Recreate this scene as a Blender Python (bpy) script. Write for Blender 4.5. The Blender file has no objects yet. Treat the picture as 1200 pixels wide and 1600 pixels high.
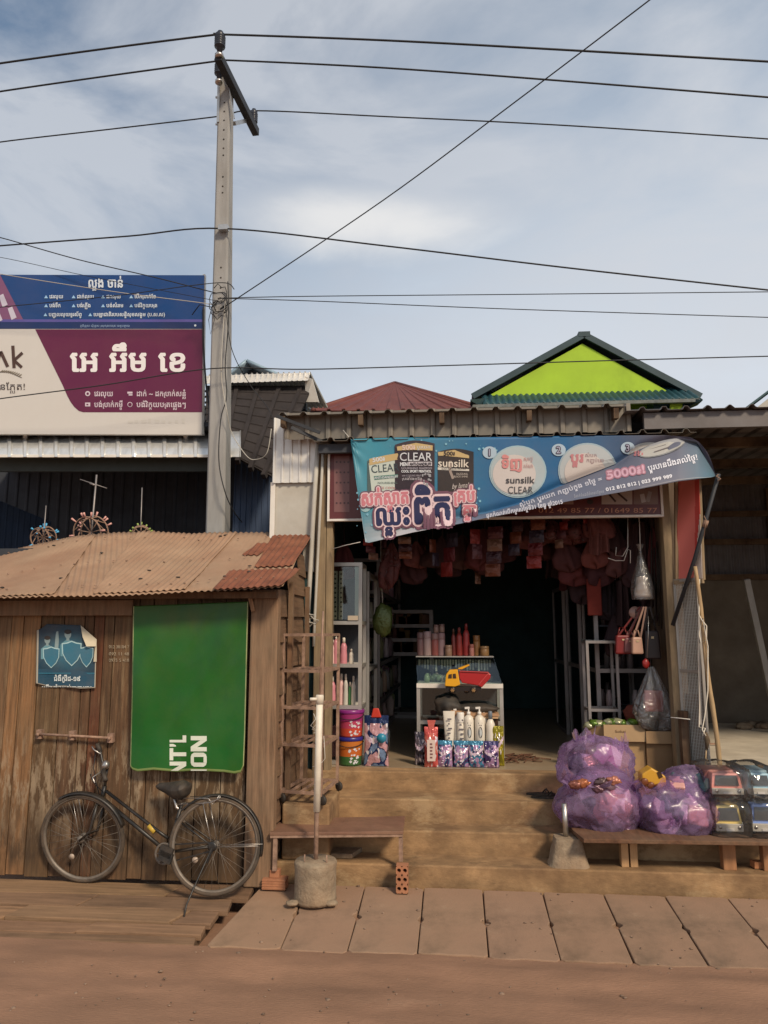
import bpy, bmesh, math, random
from mathutils import Vector, noise, Matrix
from mathutils.geometry import delaunay_2d_cdt
R = math.radians
sc = bpy.context.scene
rnd = random.Random(7)

# ---------------------------------------------------------------- camera, sky, sun, exposure
F, TH, YAW, CH = 1155.0, R(9.1), R(5.3), 1.9
cam_d = bpy.data.cameras.new('camera')
cam_d.sensor_fit = 'VERTICAL'; cam_d.sensor_height = 36.0; cam_d.sensor_width = 27.0
cam_d.lens = 36.0 * F / 1600.0
cam_d.clip_start = 0.05; cam_d.clip_end = 2000
cam = bpy.data.objects.new('camera', cam_d); sc.collection.objects.link(cam)
cam.location = (0, 0, CH); cam.rotation_euler = (math.pi/2 + TH, 0, YAW)
sc.camera = cam

SUN_DIR = Vector((0.55, -0.75, 0.75)).normalized()      # towards the sun, behind and right of the viewer
sun_d = bpy.data.lights.new('sun', 'SUN'); sun_d.energy = 2.5; sun_d.angle = R(10); sun_d.color = (1, 0.84, 0.64)
sun = bpy.data.objects.new('sun', sun_d); sc.collection.objects.link(sun)
sun.rotation_euler = SUN_DIR.to_track_quat('Z', 'Y').to_euler(); sun.location = (6, -8, 12)

sc.view_settings.view_transform = 'Standard'; sc.view_settings.look = 'None'
sc.view_settings.exposure = 0.40; sc.view_settings.gamma = 1.0

world = bpy.data.worlds.new('World'); sc.world = world; world.use_nodes = True
wn, wl = world.node_tree.nodes, world.node_tree.links
wn.clear()
w_out = wn.new('ShaderNodeOutputWorld'); w_bg = wn.new('ShaderNodeBackground'); w_bg.inputs['Strength'].default_value = 0.075
sky = wn.new('ShaderNodeTexSky'); sky.sky_type = 'NISHITA'; sky.sun_disc = False
sky.sun_elevation = math.asin(SUN_DIR.z); sky.sun_rotation = math.atan2(SUN_DIR.x, SUN_DIR.y)
wtc = wn.new('ShaderNodeTexCoord')
sep = wn.new('ShaderNodeSeparateXYZ'); wl.new(wtc.outputs['Generated'], sep.inputs[0])
grad = wn.new('ShaderNodeValToRGB')
for p, c in ((0.0, (7.5, 7.8, 8.3)), (0.33, (7.1, 7.6, 8.3)), (0.47, (5.9, 6.6, 7.5)), (0.58, (4.5, 5.25, 6.3)), (0.72, (2.6, 3.4, 4.55)), (0.95, (2.3, 3.2, 4.6))):
    e = grad.color_ramp.elements.new(p); e.color = (*c, 1)
grad.color_ramp.elements.remove(grad.color_ramp.elements[0])
grad.color_ramp.elements.remove(grad.color_ramp.elements[-1])
wl.new(sep.outputs['Z'], grad.inputs[0])
wmap = wn.new('ShaderNodeMapping'); wmap.inputs['Scale'].default_value = (1.4, 1.4, 3.6); wmap.inputs['Rotation'].default_value = (0.15, 0.28, 0.4)
wl.new(wtc.outputs['Generated'], wmap.inputs[0])
wnoi = wn.new('ShaderNodeTexNoise'); wnoi.inputs['Scale'].default_value = 1.9; wnoi.inputs['Detail'].default_value = 11; wnoi.inputs['Roughness'].default_value = 0.55
wnoi.inputs['Distortion'].default_value = 0.35
wl.new(wmap.outputs[0], wnoi.inputs[0])
wramp = wn.new('ShaderNodeValToRGB')
wramp.color_ramp.elements[0].position = 0.41; wramp.color_ramp.elements[1].position = 0.62
wl.new(wnoi.outputs['Fac'], wramp.inputs[0])
wmix = wn.new('ShaderNodeMixRGB'); wmix.inputs[2].default_value = (6.9, 7.15, 7.6, 1)
wmul = wn.new('ShaderNodeMath'); wmul.operation = 'MULTIPLY'; wmul.inputs[1].default_value = 0.74
wl.new(wramp.outputs[0], wmul.inputs[0]); wl.new(wmul.outputs[0], wmix.inputs[0]); 
wdl = wn.new('ShaderNodeVectorMath'); wdl.operation = 'DISTANCE'; wl.new(wtc.outputs['Generated'], wdl.inputs[0])
dl = Vector((-0.52, 0.62, 0.58)).normalized(); wdl.inputs[1].default_value = dl
wda = wn.new('ShaderNodeMath'); wda.operation = 'MULTIPLY_ADD'; wda.inputs[1].default_value = -0.9; wl.new(wnoi.outputs['Fac'], wda.inputs[0]); wl.new(wdl.outputs['Value'], wda.inputs[2])
wdr = wn.new('ShaderNodeMapRange'); wdr.interpolation_type = 'SMOOTHSTEP'; wdr.inputs[1].default_value = -0.35; wdr.inputs[2].default_value = 0.35; wdr.inputs[3].default_value = 0.62; wdr.inputs[4].default_value = 1.0
wl.new(wda.outputs[0], wdr.inputs[0])
wdm = wn.new('ShaderNodeMixRGB'); wdm.blend_type = 'MULTIPLY'; wdm.inputs[0].default_value = 1; wl.new(grad.outputs[0], wdm.inputs[1]); wdc = wn.new('ShaderNodeMapRange'); wdc.inputs[1].default_value = .62; wdc.inputs[2].default_value = 1.0
wl.new(wdr.outputs[0], wdc.inputs[0]); wdx = wn.new('ShaderNodeMixRGB'); wdx.inputs[1].default_value = (.38, .49, .62, 1); wdx.inputs[2].default_value = (1, 1, 1, 1)
wl.new(wdc.outputs[0], wdx.inputs[0]); wl.new(wdx.outputs[0], wdm.inputs[2])
wl.new(wdm.outputs[0], wmix.inputs[1])
# one brighter cloud bank low over the shop
wdot = wn.new('ShaderNodeVectorMath'); wdot.operation = 'DISTANCE'
wms = wn.new('ShaderNodeMapping'); wms.inputs['Scale'].default_value = (1, 1, 4.6)
wl.new(wtc.outputs['Generated'], wms.inputs[0]); wl.new(wms.outputs[0], wdot.inputs[0])
bd = Vector((-0.105, 0.86, 0.515)).normalized(); wdot.inputs[1].default_value = (bd.x, bd.y, bd.z*4.6)
wadd = wn.new('ShaderNodeMath'); wadd.operation = 'MULTIPLY_ADD'; wadd.inputs[1].default_value = 0.55; 
wl.new(wnoi.outputs['Fac'], wadd.inputs[0]); wl.new(wdot.outputs['Value'], wadd.inputs[2])
wr2 = wn.new('ShaderNodeMapRange'); wr2.interpolation_type = 'SMOOTHSTEP'
wr2.inputs[1].default_value = 0.30; wr2.inputs[2].default_value = 0.50; wr2.inputs[3].default_value = 0.85; wr2.inputs[4].default_value = 0.0
wl.new(wadd.outputs[0], wr2.inputs[0])
wmix2 = wn.new('ShaderNodeMixRGB'); wmix2.inputs[2].default_value = (9.2, 9.05, 8.85, 1)
wl.new(wr2.outputs[0], wmix2.inputs[0]); wl.new(wmix.outputs[0], wmix2.inputs[1])
wmix3 = wn.new('ShaderNodeMixRGB'); wmix3.inputs[0].default_value = 0.93
wl.new(sky.outputs[0], wmix3.inputs[1]); wl.new(wmix2.outputs[0], wmix3.inputs[2])
wl.new(wmix3.outputs[0], w_bg.inputs['Color']); wl.new(w_bg.outputs[0], w_out.inputs['Surface'])

# ---------------------------------------------------------------- measuring helpers (photo pixel + known plane -> place in metres)
CF = Vector((-math.sin(YAW)*math.cos(TH), math.cos(YAW)*math.cos(TH), math.sin(TH)))
CR = Vector((math.cos(YAW), math.sin(YAW), 0)); CU = CR.cross(CF); CO = Vector((0, 0, CH))
HD = Vector((-math.sin(YAW), math.cos(YAW), 0))
def ray(x, y): return CF + CR*((x-600)/F) - CU*((y-800)/F)
def PY(x, y, Y):
    r = ray(x, y); return CO + r*(Y/r.y)
def PZ(x, y, z):
    r = ray(x, y); return CO + r*((z-CH)/r.z)
def PD(x, y, d):
    r = ray(x, y); return CO + r*(d/r.dot(HD))
def PP(x, y, p, n):
    r = ray(x, y); return CO + r*((p-CO).dot(n)/r.dot(n))
def lerp(a, b, t): return a + (b-a)*t
def pl(pts, x):                                        # piecewise linear
    if x <= pts[0][0]: return pts[0][1]
    for (a, b), (c, d) in zip(pts, pts[1:]):
        if x <= c: return b + (d-b)*(x-a)/(c-a)
    return pts[-1][1]
def s2l(r, g, b):
    return tuple(((c/255+0.055)/1.055)**2.4 if c > 10 else c/255/12.92 for c in (r, g, b))

# ---------------------------------------------------------------- materials
def M(name, col, rough=0.75, metal=0.0, var=0.3, scale=5.0, stretch=(1, 1, 1), bump=0.15, bscale=60.0, dirt=0.0, dirtcol=(0.30, 0.17, 0.09),
      dscale=2.2, tint=False, spec=0.4, alpha=None, bdist=0.004, coat=0.0):
    m = bpy.data.materials.new(name); m.use_nodes = True
    n, l = m.node_tree.nodes, m.node_tree.links
    b = n['Principled BSDF']
    b.inputs['Roughness'].default_value = rough; b.inputs['Metallic'].default_value = metal
    b.inputs['Specular IOR Level'].default_value = spec
    if coat: b.inputs['Coat Weight'].default_value = coat
    tc = n.new('ShaderNodeTexCoord'); mp = n.new('ShaderNodeMapping'); mp.inputs['Scale'].default_value = stretch
    l.new(tc.outputs['Object'], mp.inputs[0])
    no = n.new('ShaderNodeTexNoise'); no.inputs['Scale'].default_value = scale; no.inputs['Detail'].default_value = 8; no.inputs['Roughness'].default_value = 0.62
    l.new(mp.outputs[0], no.inputs[0])
    rp = n.new('ShaderNodeValToRGB'); rp.color_ramp.elements[0].position = 0.3; rp.color_ramp.elements[1].position = 0.72
    rp.color_ramp.elements[0].color = tuple(c*(1-var) for c in col) + (1,)
    rp.color_ramp.elements[1].color = tuple(min(1, c*(1+var*0.7)) for c in col) + (1,)
    l.new(no.outputs['Fac'], rp.inputs[0]); cur = rp.outputs[0]
    if tint:
        at = n.new('ShaderNodeAttribute'); at.attribute_name = 'tint'
        mx = n.new('ShaderNodeMixRGB'); mx.blend_type = 'MULTIPLY'; mx.inputs[0].default_value = 1
        l.new(cur, mx.inputs[1]); l.new(at.outputs['Color'], mx.inputs[2]); cur = mx.outputs[0]
    if dirt:
        n2 = n.new('ShaderNodeTexNoise'); n2.inputs['Scale'].default_value = dscale; n2.inputs['Detail'].default_value = 9; n2.inputs['Roughness'].default_value = 0.68
        l.new(tc.outputs['Object'], n2.inputs[0])
        mr = n.new('ShaderNodeMapRange'); mr.inputs[1].default_value = 0.36; mr.inputs[2].default_value = 0.68; mr.inputs[4].default_value = dirt
        l.new(n2.outputs['Fac'], mr.inputs[0])
        m2 = n.new('ShaderNodeMixRGB'); m2.inputs[2].default_value = (*dirtcol, 1)
        l.new(mr.outputs[0], m2.inputs[0]); l.new(cur, m2.inputs[1]); cur = m2.outputs[0]
    l.new(cur, b.inputs['Base Color'])
    if bump:
        n3 = n.new('ShaderNodeTexNoise'); n3.inputs['Scale'].default_value = bscale; n3.inputs['Detail'].default_value = 5
        l.new(mp.outputs[0], n3.inputs[0])
        bp = n.new('ShaderNodeBump'); bp.inputs['Strength'].default_value = bump; bp.inputs['Distance'].default_value = bdist
        l.new(n3.outputs['Fac'], bp.inputs['Height']); l.new(bp.outputs[0], b.inputs['Normal'])
    if alpha is not None: b.inputs['Alpha'].default_value = alpha
    return m
def clear_mat(name, tintc=(0.9, 0.95, 0.95), gloss=0.12, rough=0.04, haze=0.0, hazecol=(0.6, 0.6, 0.6), wrinkle=False):
    m = bpy.data.materials.new(name); m.use_nodes = True
    n, l = m.node_tree.nodes, m.node_tree.links; n.remove(n['Principled BSDF'])
    out = n['Material Output']; tr = n.new('ShaderNodeBsdfTransparent'); tr.inputs[0].default_value = (*tintc, 1)
    gl = n.new('ShaderNodeBsdfGlossy'); gl.inputs['Roughness'].default_value = rough
    fr = n.new('ShaderNodeFresnel'); fr.inputs[0].default_value = 1.35
    ad = n.new('ShaderNodeMath'); ad.operation = 'ADD'; ad.inputs[1].default_value = gloss; ad.use_clamp = True
    l.new(fr.outputs[0], ad.inputs[0])
    mx = n.new('ShaderNodeMixShader'); l.new(ad.outputs[0], mx.inputs[0]); l.new(tr.outputs[0], mx.inputs[1]); l.new(gl.outputs[0], mx.inputs[2])
    cur = mx.outputs[0]
    tc = n.new('ShaderNodeTexCoord'); no = n.new('ShaderNodeTexNoise'); no.inputs['Scale'].default_value = 14; no.inputs['Detail'].default_value = 4; no.inputs['Distortion'].default_value = 1.2
    l.new(tc.outputs['Object'], no.inputs[0])
    if haze:
        bp = n.new('ShaderNodeBump'); bp.inputs['Strength'].default_value = 0.7; bp.inputs['Distance'].default_value = 0.03
        if wrinkle:
            w1 = n.new('ShaderNodeTexNoise'); w1.noise_type = 'RIDGED_MULTIFRACTAL'; w1.inputs['Scale'].default_value = 3.2; w1.inputs['Detail'].default_value = 5; w1.inputs['Distortion'].default_value = 1.6
            l.new(tc.outputs['Object'], w1.inputs[0]); l.new(w1.outputs['Fac'], bp.inputs['Height']); bp.inputs['Distance'].default_value = 0.02; bp.inputs['Strength'].default_value = 0.55
        else: l.new(no.outputs['Fac'], bp.inputs['Height']); l.new(bp.outputs[0], gl.inputs['Normal'])
        df = n.new('ShaderNodeBsdfDiffuse'); df.inputs[0].default_value = (*hazecol, 1)
        tl = n.new('ShaderNodeBsdfTranslucent'); tl.inputs[0].default_value = (*hazecol, 1)
        m0 = n.new('ShaderNodeMixShader'); m0.inputs[0].default_value = 0.4; l.new(df.outputs[0], m0.inputs[1]); l.new(tl.outputs[0], m0.inputs[2])
        m1 = n.new('ShaderNodeMixShader')
        if wrinkle: l.new(bp.outputs[0], df.inputs['Normal'])
        mr = n.new('ShaderNodeMapRange'); mr.inputs[1].default_value = 0.3; mr.inputs[2].default_value = 0.7; mr.inputs[3].default_value = haze*0.6; mr.inputs[4].default_value = min(1, haze*1.3)
        l.new(no.outputs['Fac'], mr.inputs[0]); l.new(mr.outputs[0], m1.inputs[0]); l.new(cur, m1.inputs[1]); l.new(m0.outputs[0], m1.inputs[2]); cur = m1.outputs[0]
    l.new(cur, out.inputs['Surface'])
    return m
DUST = (0.33, 0.20, 0.115)
m_ground = M('laterite_dust', (0.30, 0.166, 0.102), 0.95, var=0.32, scale=2.2, stretch=(.5, 1.6, 1), bump=0.6, bscale=70, dirt=0.65, dirtcol=(0.215, 0.122, 0.075), dscale=1.6, bdist=0.008)
m_pave = M('dusty_concrete_slab', (0.28, 0.18, 0.118), 0.92, var=0.3, scale=4.5, bump=0.5, bscale=70, dirt=0.9, dirtcol=(0.29, 0.175, 0.112), dscale=2.2, tint=True)
m_step = M('stained_ochre_concrete', (0.36, 0.22, 0.108), 0.9, var=0.5, scale=4.5, stretch=(.8, 1, 1.6), bump=0.5, bscale=50, dirt=0.9, dirtcol=(0.16, 0.09, 0.045), dscale=3.0)
def stains(m, col, sc_, st, lo, hi, amt):
    n, l = m.node_tree.nodes, m.node_tree.links; b = n['Principled BSDF']; src = b.inputs['Base Color'].links[0].from_socket
    tc = n.new('ShaderNodeTexCoord'); mp = n.new('ShaderNodeMapping'); mp.inputs['Scale'].default_value = st; mp.inputs['Location'].default_value = (sc_*1.7, sc_*.3, .4); l.new(tc.outputs['Object'], mp.inputs[0])
    no = n.new('ShaderNodeTexNoise'); no.inputs['Scale'].default_value = sc_; no.inputs['Detail'].default_value = 10; no.inputs['Roughness'].default_value = .72; l.new(mp.outputs[0], no.inputs[0])
    mr = n.new('ShaderNodeMapRange'); mr.inputs[1].default_value = lo; mr.inputs[2].default_value = hi; mr.inputs[4].default_value = amt; l.new(no.outputs['Fac'], mr.inputs[0])
    mx = n.new('ShaderNodeMixRGB'); mx.inputs[2].default_value = (*col, 1); l.new(mr.outputs[0], mx.inputs[0]); l.new(src, mx.inputs[1]); l.new(mx.outputs[0], b.inputs['Base Color'])
stains(m_step, (.43, .30, .165), 1.6, (1, 1, 1.5), .54, .62, .6); stains(m_step, (.09, .055, .03), 2.4, (.8, 1, 2.5), .58, .68, .7)
m_conc = M('grey_concrete', (0.315, 0.31, 0.30), 0.9, var=0.25, scale=4, stretch=(2, 2, 0.3), bump=0.25, bscale=90, dirt=0.35, dirtcol=(0.22, 0.195, 0.165))
m_bconc = M('rough_block_concrete', (0.27, 0.215, 0.15), 0.95, var=0.4, scale=14, bump=0.8, bscale=45, dirt=0.5, bdist=0.01)
m_wood = M('weathered_timber', (0.165, 0.09, 0.05), 0.85, var=0.55, scale=5, stretch=(9, 9, 0.55), bump=0.5, bscale=22, dirt=0.55, dirtcol=(0.24, 0.17, 0.105), dscale=2.8, tint=True)
m_deck = M('dusty_deck_timber', (0.24, 0.145, 0.085), 0.9, var=0.5, scale=4, stretch=(0.5, 8, 8), bump=0.5, bscale=20, dirt=0.5, dirtcol=(0.30, 0.175, 0.10), dscale=1.5, tint=True)
m_woodx = M('lap_board_timber', (0.16, 0.09, 0.052), 0.88, var=0.5, scale=5, stretch=(6, 0.7, 9), bump=0.4, bscale=18, dirt=0.5, dirtcol=(0.22, 0.15, 0.09), tint=True)
m_roof = M('dusty_corrugated_iron', (0.35, 0.228, 0.145), 0.9, var=0.2, scale=3, bump=0.15, bscale=50, dirt=0.45, dirtcol=(0.27, 0.125, 0.07), dscale=1.7, tint=True)
m_rust = M('rusty_iron', (0.21, 0.07, 0.037), 0.85, var=0.4, scale=7, bump=0.2, bscale=60, dirt=0.3, dirtcol=(0.30, 0.15, 0.08), dscale=3)
m_rustbar = M('rusted_steel_bar', (0.32, 0.205, 0.15), 0.75, 0.1, var=0.5, scale=18, bump=0.3, bscale=120, dirt=0.3)
m_bench = M('rust_red_sheet', (0.21, 0.105, 0.07), 0.6, 0.1, var=0.35, scale=7, bump=0.2, bscale=50, dirt=0.6, dirtcol=(0.3, 0.18, 0.11))
m_canopy = M('ribbed_canopy_sheet', (0.78, 0.78, 0.76), 0.3, 0.6, var=0.2, scale=6, stretch=(2, 1, .6), bump=0.1, bscale=20, dirt=0.25, dirtcol=(.4, .38, .33))
m_silver = M('galvanised_sheet', (0.72, 0.70, 0.66), 0.36, 0.2, var=0.18, scale=4, bump=0.1, bscale=25, dirt=0.25, dirtcol=(0.36, 0.30, 0.22), dscale=2.5)
m_galv = M('weathered_galvanised_sheet', (0.21, 0.195, 0.17), 0.6, 0.35, var=0.35, scale=3, bump=0.15, bscale=25, dirt=0.5, dirtcol=(0.16, 0.12, 0.085), dscale=3)
m_alu = M('aluminium_profile', (0.50, 0.48, 0.44), 0.45, 0.7, var=0.12, scale=6, bump=0.05, dirt=0.2)
m_alud = M('shade_dimmed_aluminium', (0.30, 0.28, 0.275), 0.5, 0.6, var=0.2, scale=6, bump=0.05, dirt=0.2)  # interior shade put into the aluminium colour; masts and aerial share it
m_steel = M('bright_steel', (0.55, 0.53, 0.5), 0.35, 0.9, var=0.15, scale=20, bump=0.05, dirt=0.25)
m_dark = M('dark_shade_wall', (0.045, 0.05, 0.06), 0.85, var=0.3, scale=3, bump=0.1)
m_navy = M('blue_painted_sheet', (0.055, 0.085, 0.15), 0.55, 0.2, var=0.25, scale=2.5, bump=0.1, dirt=0.2, dirtcol=(0.09, 0.09, 0.1))
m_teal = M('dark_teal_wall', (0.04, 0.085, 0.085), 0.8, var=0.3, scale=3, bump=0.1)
m_tan = M('tan_painted_post', (0.27, 0.20, 0.115), 0.8, var=0.45, scale=5, stretch=(3, 3, 0.6), bump=0.2, bscale=40, dirt=0.5, dirtcol=(0.24, 0.16, 0.1), dscale=3)
m_greyp = M('grey_plaster', (0.48, 0.46, 0.41), 0.85, var=0.15, scale=3, bump=0.1, dirt=0.35, dirtcol=(0.34, 0.28, 0.2))
m_tile = M('tiled_shop_floor', (0.40, 0.31, 0.21), 0.3, var=0.15, scale=3, bump=0.05, dirt=0.6, dirtcol=(0.3, 0.2, 0.12), dscale=2)
m_floor = M('bare_cement_floor', (0.62, 0.55, 0.44), 0.9, var=0.2, scale=2.5, bump=0.2, dirt=0.5, dirtcol=(0.3, 0.24, 0.17), dscale=1.7)
m_white = M('white_paint', (0.75, 0.72, 0.66), 0.5, var=0.1, scale=4, bump=0.05, dirt=0.25)
m_pvc = M('white_plastic_pipe', (0.78, 0.72, 0.6), 0.45, var=0.12, scale=5, bump=0.05, dirt=0.3, dscale=6)
m_black = M('black_rubber', (0.022, 0.021, 0.02), 0.65, var=0.3, scale=30, bump=0.1, dirt=0.35, dirtcol=(0.16, 0.11, 0.07), dscale=9)
m_tyre = M('dusty_tyre_rubber', (0.05, 0.042, 0.034), 0.9, var=0.3, scale=20, bump=0.2, dirt=0.7, dirtcol=(0.17, 0.115, 0.075), dscale=6)
m_bike = M('black_bicycle_paint', (0.012, 0.012, 0.012), 0.42, var=0.2, scale=12, bump=0.03, dirt=0.25, dirtcol=(0.12, 0.085, 0.055), dscale=12, spec=0.5)
m_cable = M('black_cable', (0.02, 0.02, 0.022), 0.6, var=0.1, bump=0)
m_ins = M('dark_insulator_glaze', (0.035, 0.04, 0.055), 0.3, var=0.15, bump=0)
m_iron = M('dark_galvanised_arm', (0.035, 0.037, 0.042), 0.6, 0.3, var=0.2, bump=0.1)
m_print = M('printed_vinyl', (1, 1, 1), 0.42, var=0.06, scale=3, bump=0.1, bscale=8, tint=True, dirt=0.1, bdist=0.01)
m_sign = M('printed_sign_sheet', (1, 1, 1), 0.35, var=0.04, scale=2, bump=0.02, bscale=6, tint=True, dirt=0.06)
m_paper = M('printed_paper', (1, 1, 1), 0.7, var=0.08, scale=7, bump=0.25, bscale=25, tint=True, dirt=0.2, bdist=0.006)
m_plastic = M('coloured_plastic', (1, 1, 1), 0.32, var=0.06, scale=9, bump=0.05, tint=True, dirt=0.06)
m_cloth = M('coloured_cloth', (1, 1, 1), 0.85, var=0.3, scale=14, bump=0.4, bscale=60, tint=True)
m_foil = M('glossy_foil_pack', (1, 1, 1), 0.2, 0.25, var=0.1, scale=16, bump=0.6, bscale=26, tint=True, bdist=0.02)
m_card = M('brown_cardboard', (0.36, 0.24, 0.13), 0.85, var=0.12, scale=6, bump=0.1, dirt=0.2, tint=True)
m_green = M('lime_plaster', (0.36, 0.55, 0.03), 0.75, var=0.1, scale=2, bump=0.05, dirt=0.12, dirtcol=(0.3, 0.36, 0.06))
m_groof = M('teal_painted_roofing', (0.014, 0.06, 0.07), 0.5, 0.1, var=0.2, scale=3, bump=0.1, dirt=0.2, dirtcol=(0.06, 0.09, 0.1))
m_droof = M('slate_blue_roofing', (0.028, 0.055, 0.065), 0.55, 0.1, var=0.25, scale=3, bump=0.1)
m_rroof = M('red_painted_roofing', (0.15, 0.04, 0.03), 0.6, 0.1, var=0.2, scale=3, bump=0.1, dirt=0.25, dirtcol=(0.2, 0.085, 0.065))
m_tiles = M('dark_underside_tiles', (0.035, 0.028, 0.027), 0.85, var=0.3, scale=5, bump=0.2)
m_broof = M('pale_blue_roofing', (0.28, 0.38, 0.45), 0.5, 0.2, var=0.15, scale=3, bump=0.05)
m_bamboo = M('dry_bamboo', (0.42, 0.29, 0.15), 0.6, var=0.25, scale=9, stretch=(3, 3, 0.5), bump=0.1, dirt=0.3)
m_brick = M('orange_fired_brick', (0.40, 0.165, 0.085), 0.9, var=0.25, scale=12, bump=0.4, bscale=70, dirt=0.4)
m_glass = clear_mat('cabinet_glass', (0.86, 0.92, 0.9), 0.05)
m_clear = clear_mat('clear_plastic_film', (0.93, 0.93, 0.92), 0.10, 0.12, haze=0.13, hazecol=(0.7, 0.68, 0.66))
m_pbag = clear_mat('purple_bag_film', (0.88, 0.74, 0.93), 0.03, 0.3, haze=0.30, hazecol=(0.56, 0.38, 0.64), wrinkle=True)
m_wrap = clear_mat('clear_wrap_film', (0.96, 0.96, 0.95), 0.03, 0.1, haze=0.05, hazecol=(0.7, 0.68, 0.66), wrinkle=True)
m_rbag = clear_mat('dull_red_bag_film', (0.6, 0.4, 0.38), 0.04, 0.25, haze=0.7, hazecol=(0.22, 0.075, 0.07))

def plank_wear(m):
    n, l = m.node_tree.nodes, m.node_tree.links; b = n['Principled BSDF']; src = b.inputs['Base Color'].links[0].from_socket
    tc = n.new('ShaderNodeTexCoord'); sp = n.new('ShaderNodeSeparateXYZ'); l.new(tc.outputs['Object'], sp.inputs[0])
    def layer(src, z0, z1, z2, col, sc_, st, lo, hi, amt):
        mp = n.new('ShaderNodeMapping'); mp.inputs['Scale'].default_value = st; l.new(tc.outputs['Object'], mp.inputs[0])
        no = n.new('ShaderNodeTexNoise'); no.inputs['Scale'].default_value = sc_; no.inputs['Detail'].default_value = 9; no.inputs['Roughness'].default_value = .7; l.new(mp.outputs[0], no.inputs[0])
        r = n.new('ShaderNodeValToRGB'); r.color_ramp.elements[0].position = z0; r.color_ramp.elements[0].color = (0, 0, 0, 1); r.color_ramp.elements[1].position = z2; r.color_ramp.elements[1].color = (0, 0, 0, 1)
        e = r.color_ramp.elements.new(z1); e.color = (1, 1, 1, 1)
        dv = n.new('ShaderNodeMath'); dv.operation = 'DIVIDE'; dv.inputs[1].default_value = 2.5; l.new(sp.outputs['Z'], dv.inputs[0]); l.new(dv.outputs[0], r.inputs[0])
        mr = n.new('ShaderNodeMapRange'); mr.inputs[1].default_value = lo; mr.inputs[2].default_value = hi; mr.inputs[4].default_value = amt; l.new(no.outputs['Fac'], mr.inputs[0])
        mu = n.new('ShaderNodeMath'); mu.operation = 'MULTIPLY'; l.new(r.outputs[0], mu.inputs[0]); l.new(mr.outputs[0], mu.inputs[1])
        mx = n.new('ShaderNodeMixRGB'); mx.inputs[2].default_value = (*col, 1); l.new(mu.outputs[0], mx.inputs[0]); l.new(src, mx.inputs[1]); return mx.outputs[0]
    src = layer(src, .02, .27, .48, (.36, .27, .175), 5, (4, 4, .8), .48, .56, .8)
    src = layer(src, .3, .6, 1.0, (.27, .185, .10), 4, (6, 6, .4), .52, .62, .6)
    src = layer(src, -.2, .06, .34, (.045, .027, .015), 3, (3, 3, .8), .36, .54, .85)
    src = layer(src, -.2, .5, 1.2, (.04, .022, .012), 7, (10, 10, .35), .56, .66, .7)
    l.new(src, b.inputs['Base Color'])
m_plank = M('weathered_wall_planks', (0.125, 0.067, 0.033), 0.85, var=0.65, scale=5, stretch=(9, 9, 0.5), bump=0.5, bscale=22, dirt=0.4, dirtcol=(0.19, 0.125, 0.065), dscale=1.6, tint=True); plank_wear(m_plank)

stains(m_green, (.24, .36, .03), 1.2, (1, 1, .4), .55, .7, .5); stains(m_rroof, (.09, .03, .025), 2, (1, 1, 1), .55, .65, .6); stains(m_pave, (.13, .085, .055), 2.2, (1, 1, 1), .60, .68, .55); stains(m_pave, (.34, .235, .155), 3.5, (1, 1, 1), .58, .66, .5); stains(m_ground, (.36, .22, .14), 1.1, (.5, 1.6, 1), .55, .68, .5); stains(m_roof, (.17, .085, .05), 1.6, (2.2, .5, 1), .62, .70, .55); stains(m_conc, (.16, .145, .125), 3, (3, 3, .25), .6, .72, .5)
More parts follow.
